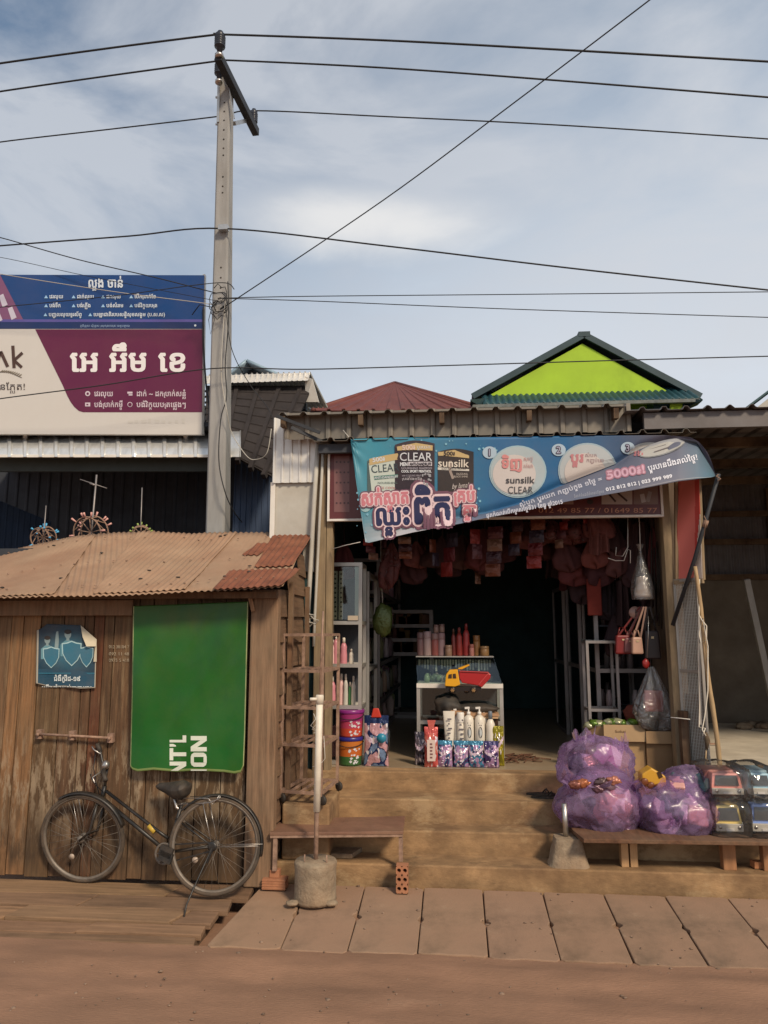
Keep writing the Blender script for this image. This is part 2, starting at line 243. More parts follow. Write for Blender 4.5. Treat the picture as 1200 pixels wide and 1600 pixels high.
# ---------------------------------------------------------------- mesh builder
class MB:
    def __init__(s): s.v = []; s.f = []; s.t = []; s.sm = []; s.col = (1, 1, 1)
    def add(s, vs, fs, smooth=False, cols=None):
        o = len(s.v); s.v += [tuple(p) for p in vs]
        for i, f in enumerate(fs):
            s.f.append([o+k for k in f]); s.sm.append(smooth); s.t.append(cols[i] if cols else s.col)
        return s
    def box(s, x0, x1, y0, y1, z0, z1):
        vs = [(x, y, z) for z in (z0, z1) for y in (y0, y1) for x in (x0, x1)]
        return s.add(vs, [(0, 1, 3, 2), (4, 6, 7, 5), (0, 4, 5, 1), (2, 3, 7, 6), (0, 2, 6, 4), (1, 5, 7, 3)])
    def bar(s, p, q, w, h, up=(0, 0, 1)):
        p, q = Vector(p), Vector(q); d = (q-p).normalized(); u = Vector(up)
        if abs(d.dot(u)) > 0.95: u = Vector((0, 1, 0))
        a = d.cross(u).normalized()*w/2; b = a.cross(d).normalized()*h/2
        vs = [c+e for c in (p, q) for e in (-a-b, a-b, a+b, -a+b)]
        return s.add(vs, [(0, 3, 2, 1), (4, 5, 6, 7), (0, 1, 5, 4), (1, 2, 6, 5), (2, 3, 7, 6), (3, 0, 4, 7)])
    def tube(s, pts, r, n=8, closed=False):
        pts = [Vector(p) for p in pts]; k = len(pts); rs = r if isinstance(r, (list, tuple)) else [r]*k
        vs = []; prev = None
        for i, p in enumerate(pts):
            a = pts[(i-1) % k] if (i or closed) else p; b = pts[(i+1) % k] if (i < k-1 or closed) else p
            d = (b-a).normalized()
            if prev is None:
                u = Vector((0, 0, 1)) if abs(d.z) < 0.9 else Vector((1, 0, 0)); u = (u - d*u.dot(d)).normalized()
            else:
                u = (prev - d*prev.dot(d)); u = u.normalized() if u.length > 1e-6 else prev
            prev = u; w = d.cross(u)
            for j in range(n):
                t = 2*math.pi*j/n; vs.append(p + (u*math.cos(t)+w*math.sin(t))*rs[i])
        fs = []
        for i in range(k if closed else k-1):
            i2 = (i+1) % k
            for j in range(n): fs.append((i*n+j, i*n+(j+1) % n, i2*n+(j+1) % n, i2*n+j))
        if not closed: fs += [tuple(range(n))[::-1], tuple((k-1)*n+j for j in range(n))]
        return s.add(vs, fs, True)
    def lathe(s, prof, c, n=20, axis=(0, 0, 1), cap=True, cols=None):
        c = Vector(c); ax = Vector(axis).normalized(); u = ax.orthogonal().normalized(); w = ax.cross(u)
        vs = []
        for r, z in prof:
            for j in range(n):
                t = 2*math.pi*j/n; vs.append(c + ax*z + (u*math.cos(t)+w*math.sin(t))*r)
        fs = []; cs = []
        for i in range(len(prof)-1):
            for j in range(n):
                fs.append((i*n+j, i*n+(j+1) % n, (i+1)*n+(j+1) % n, (i+1)*n+j)); cs.append(cols[i] if cols else s.col)
        if cap:
            fs += [tuple(range(n))[::-1], tuple((len(prof)-1)*n+j for j in range(n))]; cs += [cs[0], cs[-1]]
        return s.add(vs, fs, True, cs)
    def prism(s, poly, vec):
        poly = [Vector(p) for p in poly]; vec = Vector(vec); n = len(poly)
        vs = poly + [p+vec for p in poly]
        fs = [tuple(range(n))[::-1], tuple(range(n, 2*n))] + [(i, (i+1) % n, n+(i+1) % n, n+i) for i in range(n)]
        return s.add(vs, fs)
    def grid(s, fn, nu, nv, smooth=True, colfn=None, skip=None):
        vs = [fn(i/nu, j/nv) for j in range(nv+1) for i in range(nu+1)]
        fs = []; cs = []
        for j in range(nv):
            for i in range(nu):
                if skip and skip((i+.5)/nu, (j+.5)/nv): continue
                a = j*(nu+1)+i; fs.append((a, a+1, a+nu+2, a+nu+1)); cs.append(colfn((i+.5)/nu, (j+.5)/nv) if colfn else s.col)
        return s.add(vs, fs, smooth, cs)
    def face(s, pts): return s.add(pts, [tuple(range(len(pts)))])
    def blob(s, c, rad, seed=0, amp=0.12, fr=2.0, sub=4, flat=None, colfn=None, crease=0.0):
        bm = bmesh.new(); bmesh.ops.create_icosphere(bm, subdivisions=sub, radius=1)
        off = Vector((seed*3.7, seed*1.3, seed*2.9)); c = Vector(c)
        vs = []
        for v in bm.verts:
            d = v.co.normalized()
            k = 1 + amp*noise.noise(d*fr+off) + amp*0.5*noise.noise(d*fr*2.3+off)
            if crease: k += crease*(0.5-abs(noise.noise(d*fr*2.6+off*2))*2) + crease*0.5*(0.5-abs(noise.noise(d*fr*5+off))*2)
            p = Vector((d.x*rad[0], d.y*rad[1], d.z*rad[2]))*k
            if flat is not None and p.z < -rad[2]*flat: p.z = -rad[2]*flat + (p.z+rad[2]*flat)*0.12
            vs.append(c+p)
        fs = [[v.index for v in f.verts] for f in bm.faces]
        cols = None
        if colfn: cols = [colfn(sum((bm.verts[i].co for i in f), Vector())/len(f)) for f in ([bm.verts.ensure_lookup_table() or f for f in fs])]
        bm.free()
        return s.add(vs, fs, True, cols)
    def film(s, c, rad, seed=0, knot=(0, -1, -.3), sub=5, flat=.86, boxy=0):
        rr = random.Random(seed); bm = bmesh.new(); bmesh.ops.create_icosphere(bm, subdivisions=sub, radius=1); c = Vector(c)
        off = Vector((seed*3.7, seed*1.3, seed*2.9)); kn = Vector(knot).normalized(); kx = kn.orthogonal().normalized(); ky = kn.cross(kx)
        sites = [(Vector((rr.gauss(0, 1), rr.gauss(0, 1), rr.gauss(0, 1))).normalized(), rr.uniform(-.07, .06)) for _ in range(70)]
        vs = []
        for v in bm.verts:
            d = v.co.normalized(); dw = (d + .10*Vector((noise.noise(d*4+off), noise.noise(d*4+off*2), noise.noise(d*4+off*3)))).normalized()
            ds = sorted(((dw-p).length, h) for p, h in sites)[:3]
            k = 1 + .20*noise.noise(d*1.3+off) + ds[0][1]*.5 + .05*(1-min(1, (ds[1][0]-ds[0][0])*7))          # flat cells with raised folds
            dk = (d-kn).length; a = math.atan2(d.dot(kx), d.dot(ky))
            k += .045*math.exp(-(dk/.85)**2)*abs(math.sin(a*5.5+2*noise.noise(d*2+off)))*min(1, dk*3) - .16*math.exp(-(dk/.18)**2)
            k += .012*noise.noise(d*14+off)
            if boxy: k = (1+(k-1)*.55)/(abs(d.x)**boxy+abs(d.y)**boxy+abs(d.z)**boxy)**(1/boxy)
            p = Vector((d.x*rad[0], d.y*rad[1], d.z*rad[2]))*k
            if p.z < -rad[2]*flat: p.z = -rad[2]*flat + (p.z+rad[2]*flat)*.1
            vs.append(c+p)
        fs = [[v.index for v in f.verts] for f in bm.faces]; bm.free()
        return s.add(vs, fs, True)
    def build(s, name, mat, parent=None, bevel=0.0, solid=0.0, origin=None, recalc=True):
        root = parent
        while root is not None and root.parent is not None: root = root.parent
        if root is not None: o = Vector(root.location)
        elif origin is not None: o = Vector(origin)
        else:
            xs, ys, zs = zip(*s.v); o = Vector(((min(xs)+max(xs))/2, (min(ys)+max(ys))/2, min(zs)))
        me = bpy.data.meshes.new(name); me.from_pydata([(p[0]-o.x, p[1]-o.y, p[2]-o.z) for p in s.v], [], s.f)
        me.polygons.foreach_set('use_smooth', s.sm)
        at = me.attributes.new('tint', 'FLOAT_COLOR', 'FACE')
        at.data.foreach_set('color', [c for t in s.t for c in (t[0], t[1], t[2], 1.0)])
        if recalc:
            bm = bmesh.new(); bm.from_mesh(me); bmesh.ops.recalc_face_normals(bm, faces=bm.faces); bm.to_mesh(me); bm.free()
        me.materials.append(mat); me.update()
        ob = bpy.data.objects.new(name, me); sc.collection.objects.link(ob)
        if root is not None: ob.parent = parent
        else: ob.location = o
        if bevel:
            b = ob.modifiers.new('bevel', 'BEVEL'); b.width = bevel; b.segments = 2; b.limit_method = 'ANGLE'; b.angle_limit = R(40)
        if solid:
            b = ob.modifiers.new('solid', 'SOLIDIFY'); b.thickness = solid; b.offset = 0
        return ob
def tag(o, label=None, cat=None, group=None, kind=None):
    if label: o['label'] = label
    if cat: o['category'] = cat
    if group: o['group'] = group
    if kind: o['kind'] = kind
    return o
def thing(name, label, cat, loc, group=None):
    o = bpy.data.objects.new(name, None); sc.collection.objects.link(o); o.location = loc; o.empty_display_size = 0.1
    return tag(o, label, cat, group)
def dup(root, loc, label=None, rotz=None, group=None):
    r = root.copy(); sc.collection.objects.link(r); r.location = loc
    if rotz is not None: r.rotation_euler = (0, 0, rotz)
    if label: r['label'] = label
    if group: r['group'] = group
    for ch in root.children:
        c = ch.copy(); sc.collection.objects.link(c); c.parent = r
        for g in ch.children:
            d = g.copy(); sc.collection.objects.link(d); d.parent = c
    return r

# ---------------------------------------------------------------- lettering (Khmer clusters composed by hand)
_gc = {}
def _outlines(s, bold):
    c = bpy.data.curves.new('t', 'FONT'); c.body = s; c.size = 1; c.resolution_u = 3; c.offset = bold; c.fill_mode = 'NONE'
    o = bpy.data.objects.new('t', c); sc.collection.objects.link(o)
    me = o.to_mesh(); vs = [(v.co.x, v.co.y) for v in me.vertices]; nb = {}
    for e in me.edges:
        a, b = e.vertices; nb.setdefault(a, []).append(b); nb.setdefault(b, []).append(a)
    o.to_mesh_clear(); bpy.data.objects.remove(o); bpy.data.curves.remove(c)
    loops = []; seen = set()
    for a in sorted(nb):
        if a in seen: continue
        lp = [a]; seen.add(a); cur = min(nb[a])
        while cur is not None and cur not in seen:
            lp.append(cur); seen.add(cur); nx = [k for k in nb[cur] if k not in seen]; cur = nx[0] if nx else None
        if len(lp) > 2: loops.append([vs[k] for k in lp])
    return loops
def _mesh2d(s, bold):
    """non-zero fill of the glyph outlines, overlapping strokes united"""
    loops = _outlines(s, 0); V = []; Fc = []; sg = []
    for lp in loops:
        ar = sum(lp[k-1][0]*lp[k][1]-lp[k][0]*lp[k-1][1] for k in range(len(lp)))
        if abs(ar) < 1e-7: continue
        if ar < 0: lp = lp[::-1]
        Fc.append(list(range(len(V), len(V)+len(lp)))); V += [Vector(p) for p in lp]; sg.append(1 if ar > 0 else -1)
    if not V: return [], []
    big = max(range(len(Fc)), key=lambda k: max(V[q].x for q in Fc[k])-min(V[q].x for q in Fc[k]) + max(V[q].y for q in Fc[k])-min(V[q].y for q in Fc[k]))
    ov, oe, of, rv, re_, rf = delaunay_2d_cdt(V, [], Fc, 1, 1e-6)
    fs = [list(f) for f, src in zip(of, rf) if sum(sg[q] for q in src)*sg[big] > 0]
    return [(p.x, p.y) for p in ov], fs
def glyph(ch, bold):
    k = (ch, bold)
    if k not in _gc:
        if ch == ' ': _gc[k] = ([], [], 0.3)
        else:
            vs, fs = _mesh2d(ch, bold); mx = lambda q: max(p[0] for lp in _outlines(q, 0) for p in lp); a = mx(ch+'|') - mx('|')
            _gc[k] = (vs, fs, a)
    return _gc[k]
PRE = {'\u17c1': '\u17c1', '\u17c2': '\u17c2', '\u17c3': '\u17c3'}
TWO = {'\u17be': ('\u17c1', '\u17b8'), '\u17bf': ('\u17c1', '\u17b9'), '\u17c0': ('\u17c1', '\u17b9'), '\u17c4': ('\u17c1', '\u17b6'), '\u17c5': ('\u17c1', '\u17b6')}
def layout(s, bold=0.0):
    """list of (verts, faces) in em units and the total width"""
    out = []; x = 0.0; i = 0; n = len(s)
    def put(ch, px, sx=1, sy=1, dy=0):
        vs, fs, a = glyph(ch, bold); out.append(([(px+vx*sx, vy*sy+dy) for vx, vy in vs], fs)); return a*sx
    while i < n:
        ch = s[i]
        if not ('\u1780' <= ch <= '\u17b3'):
            x += put(ch, x); i += 1; continue
        subs = []; marks = []; j = i+1
        while j < n:
            if s[j] == '\u17d2' and j+1 < n: subs.append(s[j+1]); j += 2
            elif '\u17b4' <= s[j] <= '\u17d1' : marks.append(s[j]); j += 1
            else: break
        pre = []; post = []
        for m in marks:
            if m in PRE: pre.append(m)
            elif m in TWO: pre.append(TWO[m][0]); post.append(TWO[m][1])
            else: post.append(m)
        for m in pre: x += put(m, x)
        for q in subs:
            if q == '\u179a': x += put('\u17c1', x, 0.8, 1.15, -0.2)*0.9
        bx = x; a = put(ch, x); x += a
        for q in subs:
            if q != '\u179a':
                w = glyph(q, bold)[2]; put(q, bx + (a-w*0.62)/2, 0.62, 0.5, -0.38)
        for m in post: x += put(m, x)
        i = j
    return out, x
def text(mb, s, x, y, h, col, fn, ang=0.0, w=None, bold=0.0, align='l', sy=1.0, clip=None, shear=0.0):
    """s at photo-pixel (x, y) baseline; h = capital height in pixels; w = width to fit; fn(px, py) -> point on the surface"""
    g, tw = layout(s, 0); k = h/0.7; kx = (w/tw) if w else k
    W = tw*kx; ox = {'l': 0, 'c': -W/2, 'r': -W}[align]
    ca, sa = math.cos(ang), math.sin(ang)
    sh = [(0, 0)]                                      # heavier weights: the strokes repeated round a small ring
    if bold: sh += [(bold*math.cos(t), bold*math.sin(t)) for t in (2*math.pi*i/(12 if bold > .05 else 6) for i in range(12 if bold > .05 else 6))]
    if bold > .05: sh += [(bold*.55*math.cos(t), bold*.55*math.sin(t)) for t in (2*math.pi*i/6 for i in range(6))]
    for si, (dx, dy) in enumerate(sh):
        for vs, fs in g:
            pts = []
            for vx, vy in vs:
                lx = ox + vx*kx + dx*k + shear*vy*k; ly = (vy + dy)*k*sy
                pts.append((x + lx*ca + ly*sa, y + lx*sa - ly*ca))
            if clip:
                bm = bmesh.new(); bv = [bm.verts.new((p[0], p[1], 0)) for p in pts]
                for f in fs:
                    try: bm.faces.new([bv[i] for i in f])
                    except ValueError: pass
                for (cp, cn) in clip:
                    bmesh.ops.bisect_plane(bm, geom=bm.verts[:]+bm.edges[:]+bm.faces[:], plane_co=(*cp, 0), plane_no=(*cn, 0), clear_outer=True)
                bm.verts.index_update()
                pts = [(v.co.x, v.co.y) for v in bm.verts]; fs = [[v.index for v in f.verts] for f in bm.faces]; bm.free()
            if fs:
                P3 = [fn(*p) for p in pts]
                if si: P3 = [p + (CO-p).normalized()*(.00009*si) for p in P3]
                mb.add(P3, fs, False, [col]*len(fs))
    return W
def polyp(mb, pts, col, fn): mb.add([fn(*p) for p in pts], [tuple(range(len(pts)))], False, [col])
def rectp(mb, x0, y0, x1, y1, col, fn, n=1):
    for i in range(n):
        a, b = lerp(x0, x1, i/n), lerp(x0, x1, (i+1)/n); polyp(mb, [(a, y0), (b, y0), (b, y1), (a, y1)], col, fn)
def discp(mb, x, y, rx, ry, col, fn, n=32, ang=0, rings=None):
    rings = rings or (4 if max(rx, ry) > 14 else 1)
    pts = [(x+rx*math.cos(t)*math.cos(ang)-ry*math.sin(t)*math.sin(ang), y+ry*math.sin(t)*math.cos(ang)+rx*math.cos(t)*math.sin(ang)) for t in (2*math.pi*i/n for i in range(n))]
    fan(mb, x, y, pts, col, fn, rings)
def fan(mb, cx, cy, pts, col, fn, rings):
    N = len(pts); vs = [fn(cx, cy)]
    for k in range(1, rings+1): vs += [fn(lerp(cx, p[0], k/rings), lerp(cy, p[1], k/rings)) for p in pts]
    fs = [(0, 1+i, 1+(i+1) % N) for i in range(N)]
    for k in range(rings-1): fs += [(1+k*N+i, 1+k*N+(i+1) % N, 1+(k+1)*N+(i+1) % N, 1+(k+1)*N+i) for i in range(N)]
    mb.add(vs, fs, False, [col]*len(fs))
def linep(mb, pts, w, col, fn):
    for (a, b), (c, d) in zip(pts, pts[1:]):
        L = math.hypot(c-a, d-b) or 1; nx, ny = -(d-b)/L*w/2, (c-a)/L*w/2
        polyp(mb, [(a+nx, b+ny), (c+nx, d+ny), (c-nx, d-ny), (a-nx, b-ny)], col, fn)
# ================================================================ SETTING
YF, XL, XR, ZF = 6.92, -1.20, 1.93, 0.645          # shop front plane, door opening, shop floor level
b = MB(); b.box(-300, 300, -60, 400, -0.5, -0.16); tag(b.build('ground', m_ground), kind='structure')
b = MB()
def roadz(u, v):
    x, y = lerp(-14, 14, u), 4.985-10.985*(1-v)**2.2
    return (x, y, -0.095 + 0.012*noise.noise(Vector((x*0.5, y*1.2, 0))) + 0.004*noise.noise(Vector((x*3, y*5, 2))) - .010*math.exp(-((y-4.55)/.10)**2) + .010*math.exp(-((y-4.76)/.09)**2) + .006*noise.noise(Vector((x*2.2, y*9, 7)))*math.exp(-((y-4.7)/.3)**2))
b.grid(roadz, 420, 130); tag(b.build('road', m_ground), kind='structure')
b = MB()
for i in range(420):
    x, y = rnd.uniform(-3, 3.2), rnd.uniform(3.6, 4.95) if i < 300 else rnd.uniform(4.95, 5.9)
    z = -0.093 if y < 4.95 else lerp(-0.088, 0.002, (y-4.95)/0.95)
    if y > 4.95 and x < -1.5: continue
    r = rnd.uniform(0.003, 0.009) if rnd.random() < 0.93 else rnd.uniform(0.01, 0.016)
    g = rnd.uniform(0.5, 1.1); b.col = (0.3*g, 0.2*g, 0.14*g)
    b.blob((x, y, z), (r*rnd.uniform(.8, 1.6), r, r*0.6), i, 0.4, 1.5, 1)
m_stone = M('gravel_stone', (1, 1, 1), 0.95, var=0.2, bump=0, tint=True)
tag(b.build('gravel', m_stone), kind='stuff')
b = MB(); b.prism([(-1.25, 4.90, -.16), (-1.25, 5.93, -.16), (-1.25, 5.93, -.032), (-1.25, 4.97, -.122)], (7.25, 0, 0)); tag(b.build('drain_bed', m_ground), kind='structure')

# drain slabs: one object each, sloping to the road
def sz(y): return lerp(-0.088, 0.0, (y-4.96)/(5.91-4.96))
joint = [-1.60, -1.12, -0.69] + [-0.25+0.437*i for i in range(0, 9)]
words = ['first', 'second', 'third', 'fourth', 'fifth', 'sixth', 'seventh', 'eighth', 'ninth', 'tenth', 'eleventh']
for i in range(len(joint)-1):
    a, c = joint[i]+0.0035, joint[i+1]-0.0035
    y0, y1 = 4.965 + rnd.uniform(-.015, .015), 5.905
    aw = a if i else a+0.02
    A0, A1 = (-1.60, -1.46) if i == 0 else (aw+rnd.uniform(-.004, .004), aw)
    C0, C1 = c+rnd.uniform(-.004, .004), c
    n0, n1 = (0.028, 0.012) if i % 2 else (0.014, 0.03)
    ym = 5.42 + rnd.uniform(-.03, .03)
    def side(x0, x1, sgn, nn, up):
        ys = [y0+0.02, ym-0.045, ym-0.012, ym+0.012, ym+0.045, y1-0.01]; dx = [0, 0, nn, nn, 0, 0]
        pts = [(lerp(x0, x1, (yy-y0)/(y1-y0))+sgn*d + rnd.uniform(-.003, .003), yy) for yy, d in zip(ys, dx)]
        return pts if up else pts[::-1]
    poly = side(C0, C1, -1, n0, True) + [(lerp(C1, A1, t), y1+rnd.uniform(-.004, .004)) for t in (.1, .4, .7, .93)] + side(A0, A1, 1, n1 if i else 0, False) + [(lerp(A0, C0, t), y0+rnd.uniform(-.008, .008)) for t in (.06, .3, .5, .75, .95)]
    b = MB(); g = rnd.uniform(0.78, 1.15); b.col = (g, g*rnd.uniform(.97, 1.02), g*rnd.uniform(.95, 1.03))
    tx, dz_ = rnd.uniform(-.016, .016), rnd.uniform(-.004, .004); b.prism([(x, y, sz(y)+dz_+tx*(x-(a+c)/2)) for x, y in poly], (0, 0, -0.075))
    o = b.build('drain_slab', m_pave, bevel=0.006)
    tag(o, '%s worn concrete drain slab counted rightward from the plank deck edge' % words[i], 'slab', 'concrete drain slabs along the shop front')

# plank deck in front of the shed
deck = thing('wooden_deck', 'dusty worn plank deck laid over the drain before the wooden shed', 'deck', (-2.6, 5.4, 0))
b = MB(); rows = [5.86, 5.62, 5.42, 5.235, 5.09, 4.975]; yl = lambda i, x: rows[i] + (.035*noise.noise(Vector((x*.6, i*3.3, 0))) if 0 < i < 5 else 0)
cuts_ = [[-2.15], [-2.72], [-3.15, -1.95], [-2.55], [-3.3]]
for i in range(5):
    xe = lerp(-1.49, -1.63, (5.86-(rows[i]+rows[i+1])/2)/0.9) - (rnd.uniform(0.03, .10) if i > 0 else 0)
    cs = [-4.8] + cuts_[i] + [xe]
    for a, c in zip(cs, cs[1:]):
        g = rnd.uniform(0.55, 1.3); b.col = (g, g*rnd.uniform(.92, 1.02), g*rnd.uniform(.84, 1.0)); dz = rnd.uniform(-.012, .008); ja, jc = (.09 if a > -4.7 else 0), (.09 if c < xe else rnd.uniform(-.03, .05))
        n_ = 10; lo = [(lerp(a+.006+ja*0, c-.006, k/n_), None) for k in range(n_+1)]
        P = [(x+.008*(k == 0), yl(i+1, x)+.011+.004*noise.noise(Vector((x*6, i, 4)))) for k, (x, _) in enumerate(lo)] + [(x+lerp(ja, jc, k/n_), yl(i, x+lerp(ja, jc, k/n_))-.010-.006*noise.noise(Vector((x*6, i, 9)))) for k, (x, _) in reversed(list(enumerate(lo)))]
        b.prism([(x, y, sz(y)+dz-.04) for x, y in P], (0, 0, .04))
b.build('planks', m_deck, deck, bevel=0.006)
b = MB(); b.col = (.5, .45, .4)
for x in (-4.3, -3.3, -2.3, -1.75): b.prism([(x-.04, 4.98, sz(4.98)-.105), (x+.04, 4.98, sz(4.98)-.105), (x+.04, 5.84, sz(5.84)-.105), (x-.04, 5.84, sz(5.84)-.105)], (0, 0, 0.068))
b.build('joist', m_wood, deck)

# ================================================================ SHOP BUILDING
m_woodd = M('dark_brown_wall', (.12, .085, .06), .85, var=.4, scale=4, stretch=(4, 4, .7), bump=.2, dirt=.3, dirtcol=(.2, .14, .09))
shop = thing('shop_building', 'open fronted general shop with concrete steps and corrugated canopy', 'shop', (0.37, YF, 0))
XE = 3.7
b = MB(); b.box(-1.47, XE, 5.97, 6.262, -0.10, 0.139); b.build('kerb', m_step, shop, bevel=0.012)
b = MB(); b.box(-1.47, XE, 6.262, 6.543, -0.10, 0.313); b.build('step', m_step, shop, bevel=0.012)
b = MB(); b.box(-1.47, XE, 6.543, 6.922, -0.10, 0.492); b.build('step', m_step, shop, bevel=0.012)
b = MB(); b.box(-1.47, XE, 6.922, 7.12, -0.10, ZF); b.build('step', m_step, shop, bevel=0.012)
b = MB(); b.box(-1.36, -.985, 6.0, 6.535, .142, PY(500, 1259, 5.95).z); b.build('plinth', m_step, shop, bevel=.015)
b = MB(); b.box(-1.47, 1.98, 7.12, 12.6, -0.10, ZF-0.004); b.build('floor', m_tile, shop)
ZC = 3.62
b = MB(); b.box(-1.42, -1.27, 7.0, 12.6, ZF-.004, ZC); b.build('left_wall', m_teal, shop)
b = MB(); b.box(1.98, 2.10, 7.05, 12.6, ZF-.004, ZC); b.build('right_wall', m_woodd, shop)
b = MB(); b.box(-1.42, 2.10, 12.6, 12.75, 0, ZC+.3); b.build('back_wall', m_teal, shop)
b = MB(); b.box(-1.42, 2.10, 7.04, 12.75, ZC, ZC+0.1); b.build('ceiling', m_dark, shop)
# columns left and right of the opening
b = MB(); b.box(-1.30, -1.20, YF, YF+.12, 0.49, 3.66); b.build('door_post', m_tan, shop, bevel=0.006)
b = MB(); b.box(-1.196, -1.135, YF+.01, YF+.11, 0.64, 3.60); b.build('door_jamb', m_tan, shop, bevel=0.005)
b = MB(); b.box(1.925, 2.0, YF, YF+.12, 0.64, 3.6); b.build('door_post', m_tan, shop, bevel=0.006)
b = MB(); b.box(-1.135, 1.925, YF+.02, YF+.10, 3.44, 3.60); b.build('lintel', m_dark, shop)
# thin galvanised strip and conduit on the left corner
b = MB()
pts = [PY(497, 690, 6.88), PY(491, 780, 6.87), PY(487, 850, 6.86), PY(484, 905, 6.85), PY(481, 960, 6.84)]
b.tube(pts, 0.022, 8); b.build('downpipe', m_greyp, shop)
b = MB(); b.tube([PY(505, 700, 6.87), PY(499, 820, 6.87), PY(492, 960, 6.86), PY(490, 1010, 6.86)], 0.014, 6)
for (x, y) in ((482, 958), (489, 966), (480, 970)): b.tube([PY(x-6, y-6, 6.84), PY(x+2, y+2, 6.82), PY(x+9, y+3, 6.84), PY(x+4, y+9, 6.85), PY(x-5, y+7, 6.85), PY(x-6, y-6, 6.84)], 0.006, 5)
b.build('cable_bundle', m_greyp, shop)
# silver cladding above and the plaster panel below it
def trap(t):                                           # trapezoid rib profile over t in periods
    f = t % 1.0
    return 1.0 if f < 0.18 else (1-(f-.18)/.07 if f < .25 else (0.0 if f < .93 else (f-.93)/.07))
def ribs(b, x0, x1, zt, zb, y, period, amp, n=None, bend=0.0):
    n = n or int((x1-x0)/period*16)
    b.grid(lambda u, v: (lerp(x0, x1, u), y - amp*trap((lerp(x0, x1, u)-x0)/period) - bend*(1-v), lerp(zb, zt, v)), n, 2, smooth=False)
b = MB(); ribs(b, -1.722, -1.305, 3.96, 3.31, 6.90, 0.085, 0.014); b.build('silver_cladding', m_silver, shop, solid=0.002)
b = MB(); b.box(-1.70, -1.31, 6.93, 6.99, 2.45, 3.40); b.build('plaster_panel', m_greyp, shop, bevel=0.004)
b = MB(); b.box(-1.745, -1.70, 6.91, 6.97, 2.5, 3.32); b.build('corner_strip', m_white, shop)
# fascia and canopy
b = MB(); ribs(b, PY(446, 650, 6.78).x, PY(985, 650, 6.78).x, 3.97, 3.705, 6.78, 0.20, 0.022); b.build('fascia', m_galv, shop, solid=0.002)
def wav(t): return 0.5-0.5*math.cos(2*math.pi*t)
def corr_roof(b, x0, x1, fy, fz, by, bz, period, amp, n, nv=6, prof=trap):
    b.grid(lambda u, v: (lerp(x0, x1, u), lerp(fy, by, v), lerp(fz, bz, v) + amp*prof((lerp(x0, x1, u))/period)), n, nv, smooth=False)
cx0, cx1 = PY(430, 640, 6.5).x, PY(986, 640, 6.5).x
b = MB(); zcf = PY(700, 642, 6.64).z; corr_roof(b, cx0, cx1, 6.64, zcf, 8.4, zcf+.28, 0.20, 0.03, 260); b.build('canopy_roof', m_galv, shop, solid=0.003)
b = MB(); corr_roof(b, PY(490, 670, 6.7).x, PY(1085, 660, 6.7).x, 6.66, 3.655, 7.05, 3.70, 0.19, 0.035, 260); b.build('lower_canopy', m_galv, shop, solid=0.003)
b = MB(); b.box(-1.25, 1.98, 6.74, 6.80, 3.56, 3.645); b.build('canopy_beam', m_dark, shop)
for px in (352+88, 562, 690, 828, 965):
    b = MB(); x = PY(px, 640, 6.6).x; b.col = (.35, .32, .3); b.bar((x, 6.655, zcf-.055), (x, 6.76, zcf-.045), 0.045, 0.10); b.build('purlin_end', m_wood, shop)
b = MB(); p0, p1 = PY(432, 650, 6.6), PY(500, 676, 6.62); b.bar(p0, p1, 0.02, 0.03); b.bar(PY(455, 668, 6.6), PY(503, 690, 6.7), 0.02, 0.03); b.build('bracket', m_iron, shop)
# upper walls closing the attic
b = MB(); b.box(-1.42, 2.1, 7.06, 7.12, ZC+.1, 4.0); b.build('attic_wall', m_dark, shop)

# ================================================================ OPEN SHED ON THE RIGHT
m_tin = M('dark_corrugated_tin', (0.14, 0.13, 0.13), 0.6, 0.2, var=0.3, scale=3, bump=0.1, dirt=0.3, dirtcol=(0.12, 0.085, 0.065))
rs = thing('open_shed', 'dim open timber and tin shed with bare cement floor right of the shop', 'shed', (3.3, 8.4, 0))
b = MB(); b.box(2.10, 6.2, 7.12, 10.9, -0.10, ZF-.003); b.build('floor', m_floor, rs)
b = MB(); corr_roof(b, PY(972, 660, 6.7).x+.02, 6.4, 6.62, 3.86, 10.95, 3.98, 0.19, 0.03, 300); b.build('roof', m_tin, rs, solid=0.003)
b = MB(); b.col = (.11, .095, .09); b.box(1.75, 6.4, 6.68, 6.73, 3.70, 3.85); b.build('roof_edge', m_tin, rs); b = MB(); b.col = (.11, .095, .09)
for y in (7.6, 8.6, 9.6): b.box(2.12, 6.4, y, y+.06, 3.74, 3.84)
b.build('roof_purlin', m_wood, rs)
b = MB(); b.grid(lambda u, v: (lerp(2.1, 6.3, u), 10.9 - .012*math.sin(u*4.2/0.076*2*math.pi), lerp(2.55, 4.3, v)), 440, 2); b.build('tin_wall', m_tin, rs)
m_dplas = M('stained_dark_plaster', (.17, .14, .105), .9, var=.35, scale=1.6, bump=.3, dirt=.6, dirtcol=(.085, .065, .045), dscale=1.2)
b = MB(); b.box(2.1, 6.3, 10.86, 10.89, ZF-.003, 2.6); b.build('plaster_wall', m_dplas, rs)
b = MB(); b.col = (.4, .35, .3)
for z in (2.6, 3.1, 3.5): b.box(2.1, 6.3, 10.80, 10.85, z, z+.08)
for x in (3.25, 4.45): b.box(x, x+.10, 10.78, 10.86, 2.6, 3.9)
b.build('wall_rail', m_wood, rs)
p0, p1 = PY(1166, 905, 9.6), PZ(1189, 1136, ZF); b = MB(); b.bar((p0.x, 9.6, p0.z), (p1.x, 9.9, ZF), 0.075, 0.06); b.col = (1.5, 1.55, 1.55); b.t = [b.col]*len(b.t); b.build('leaning_post', m_conc, rs, bevel=.006)
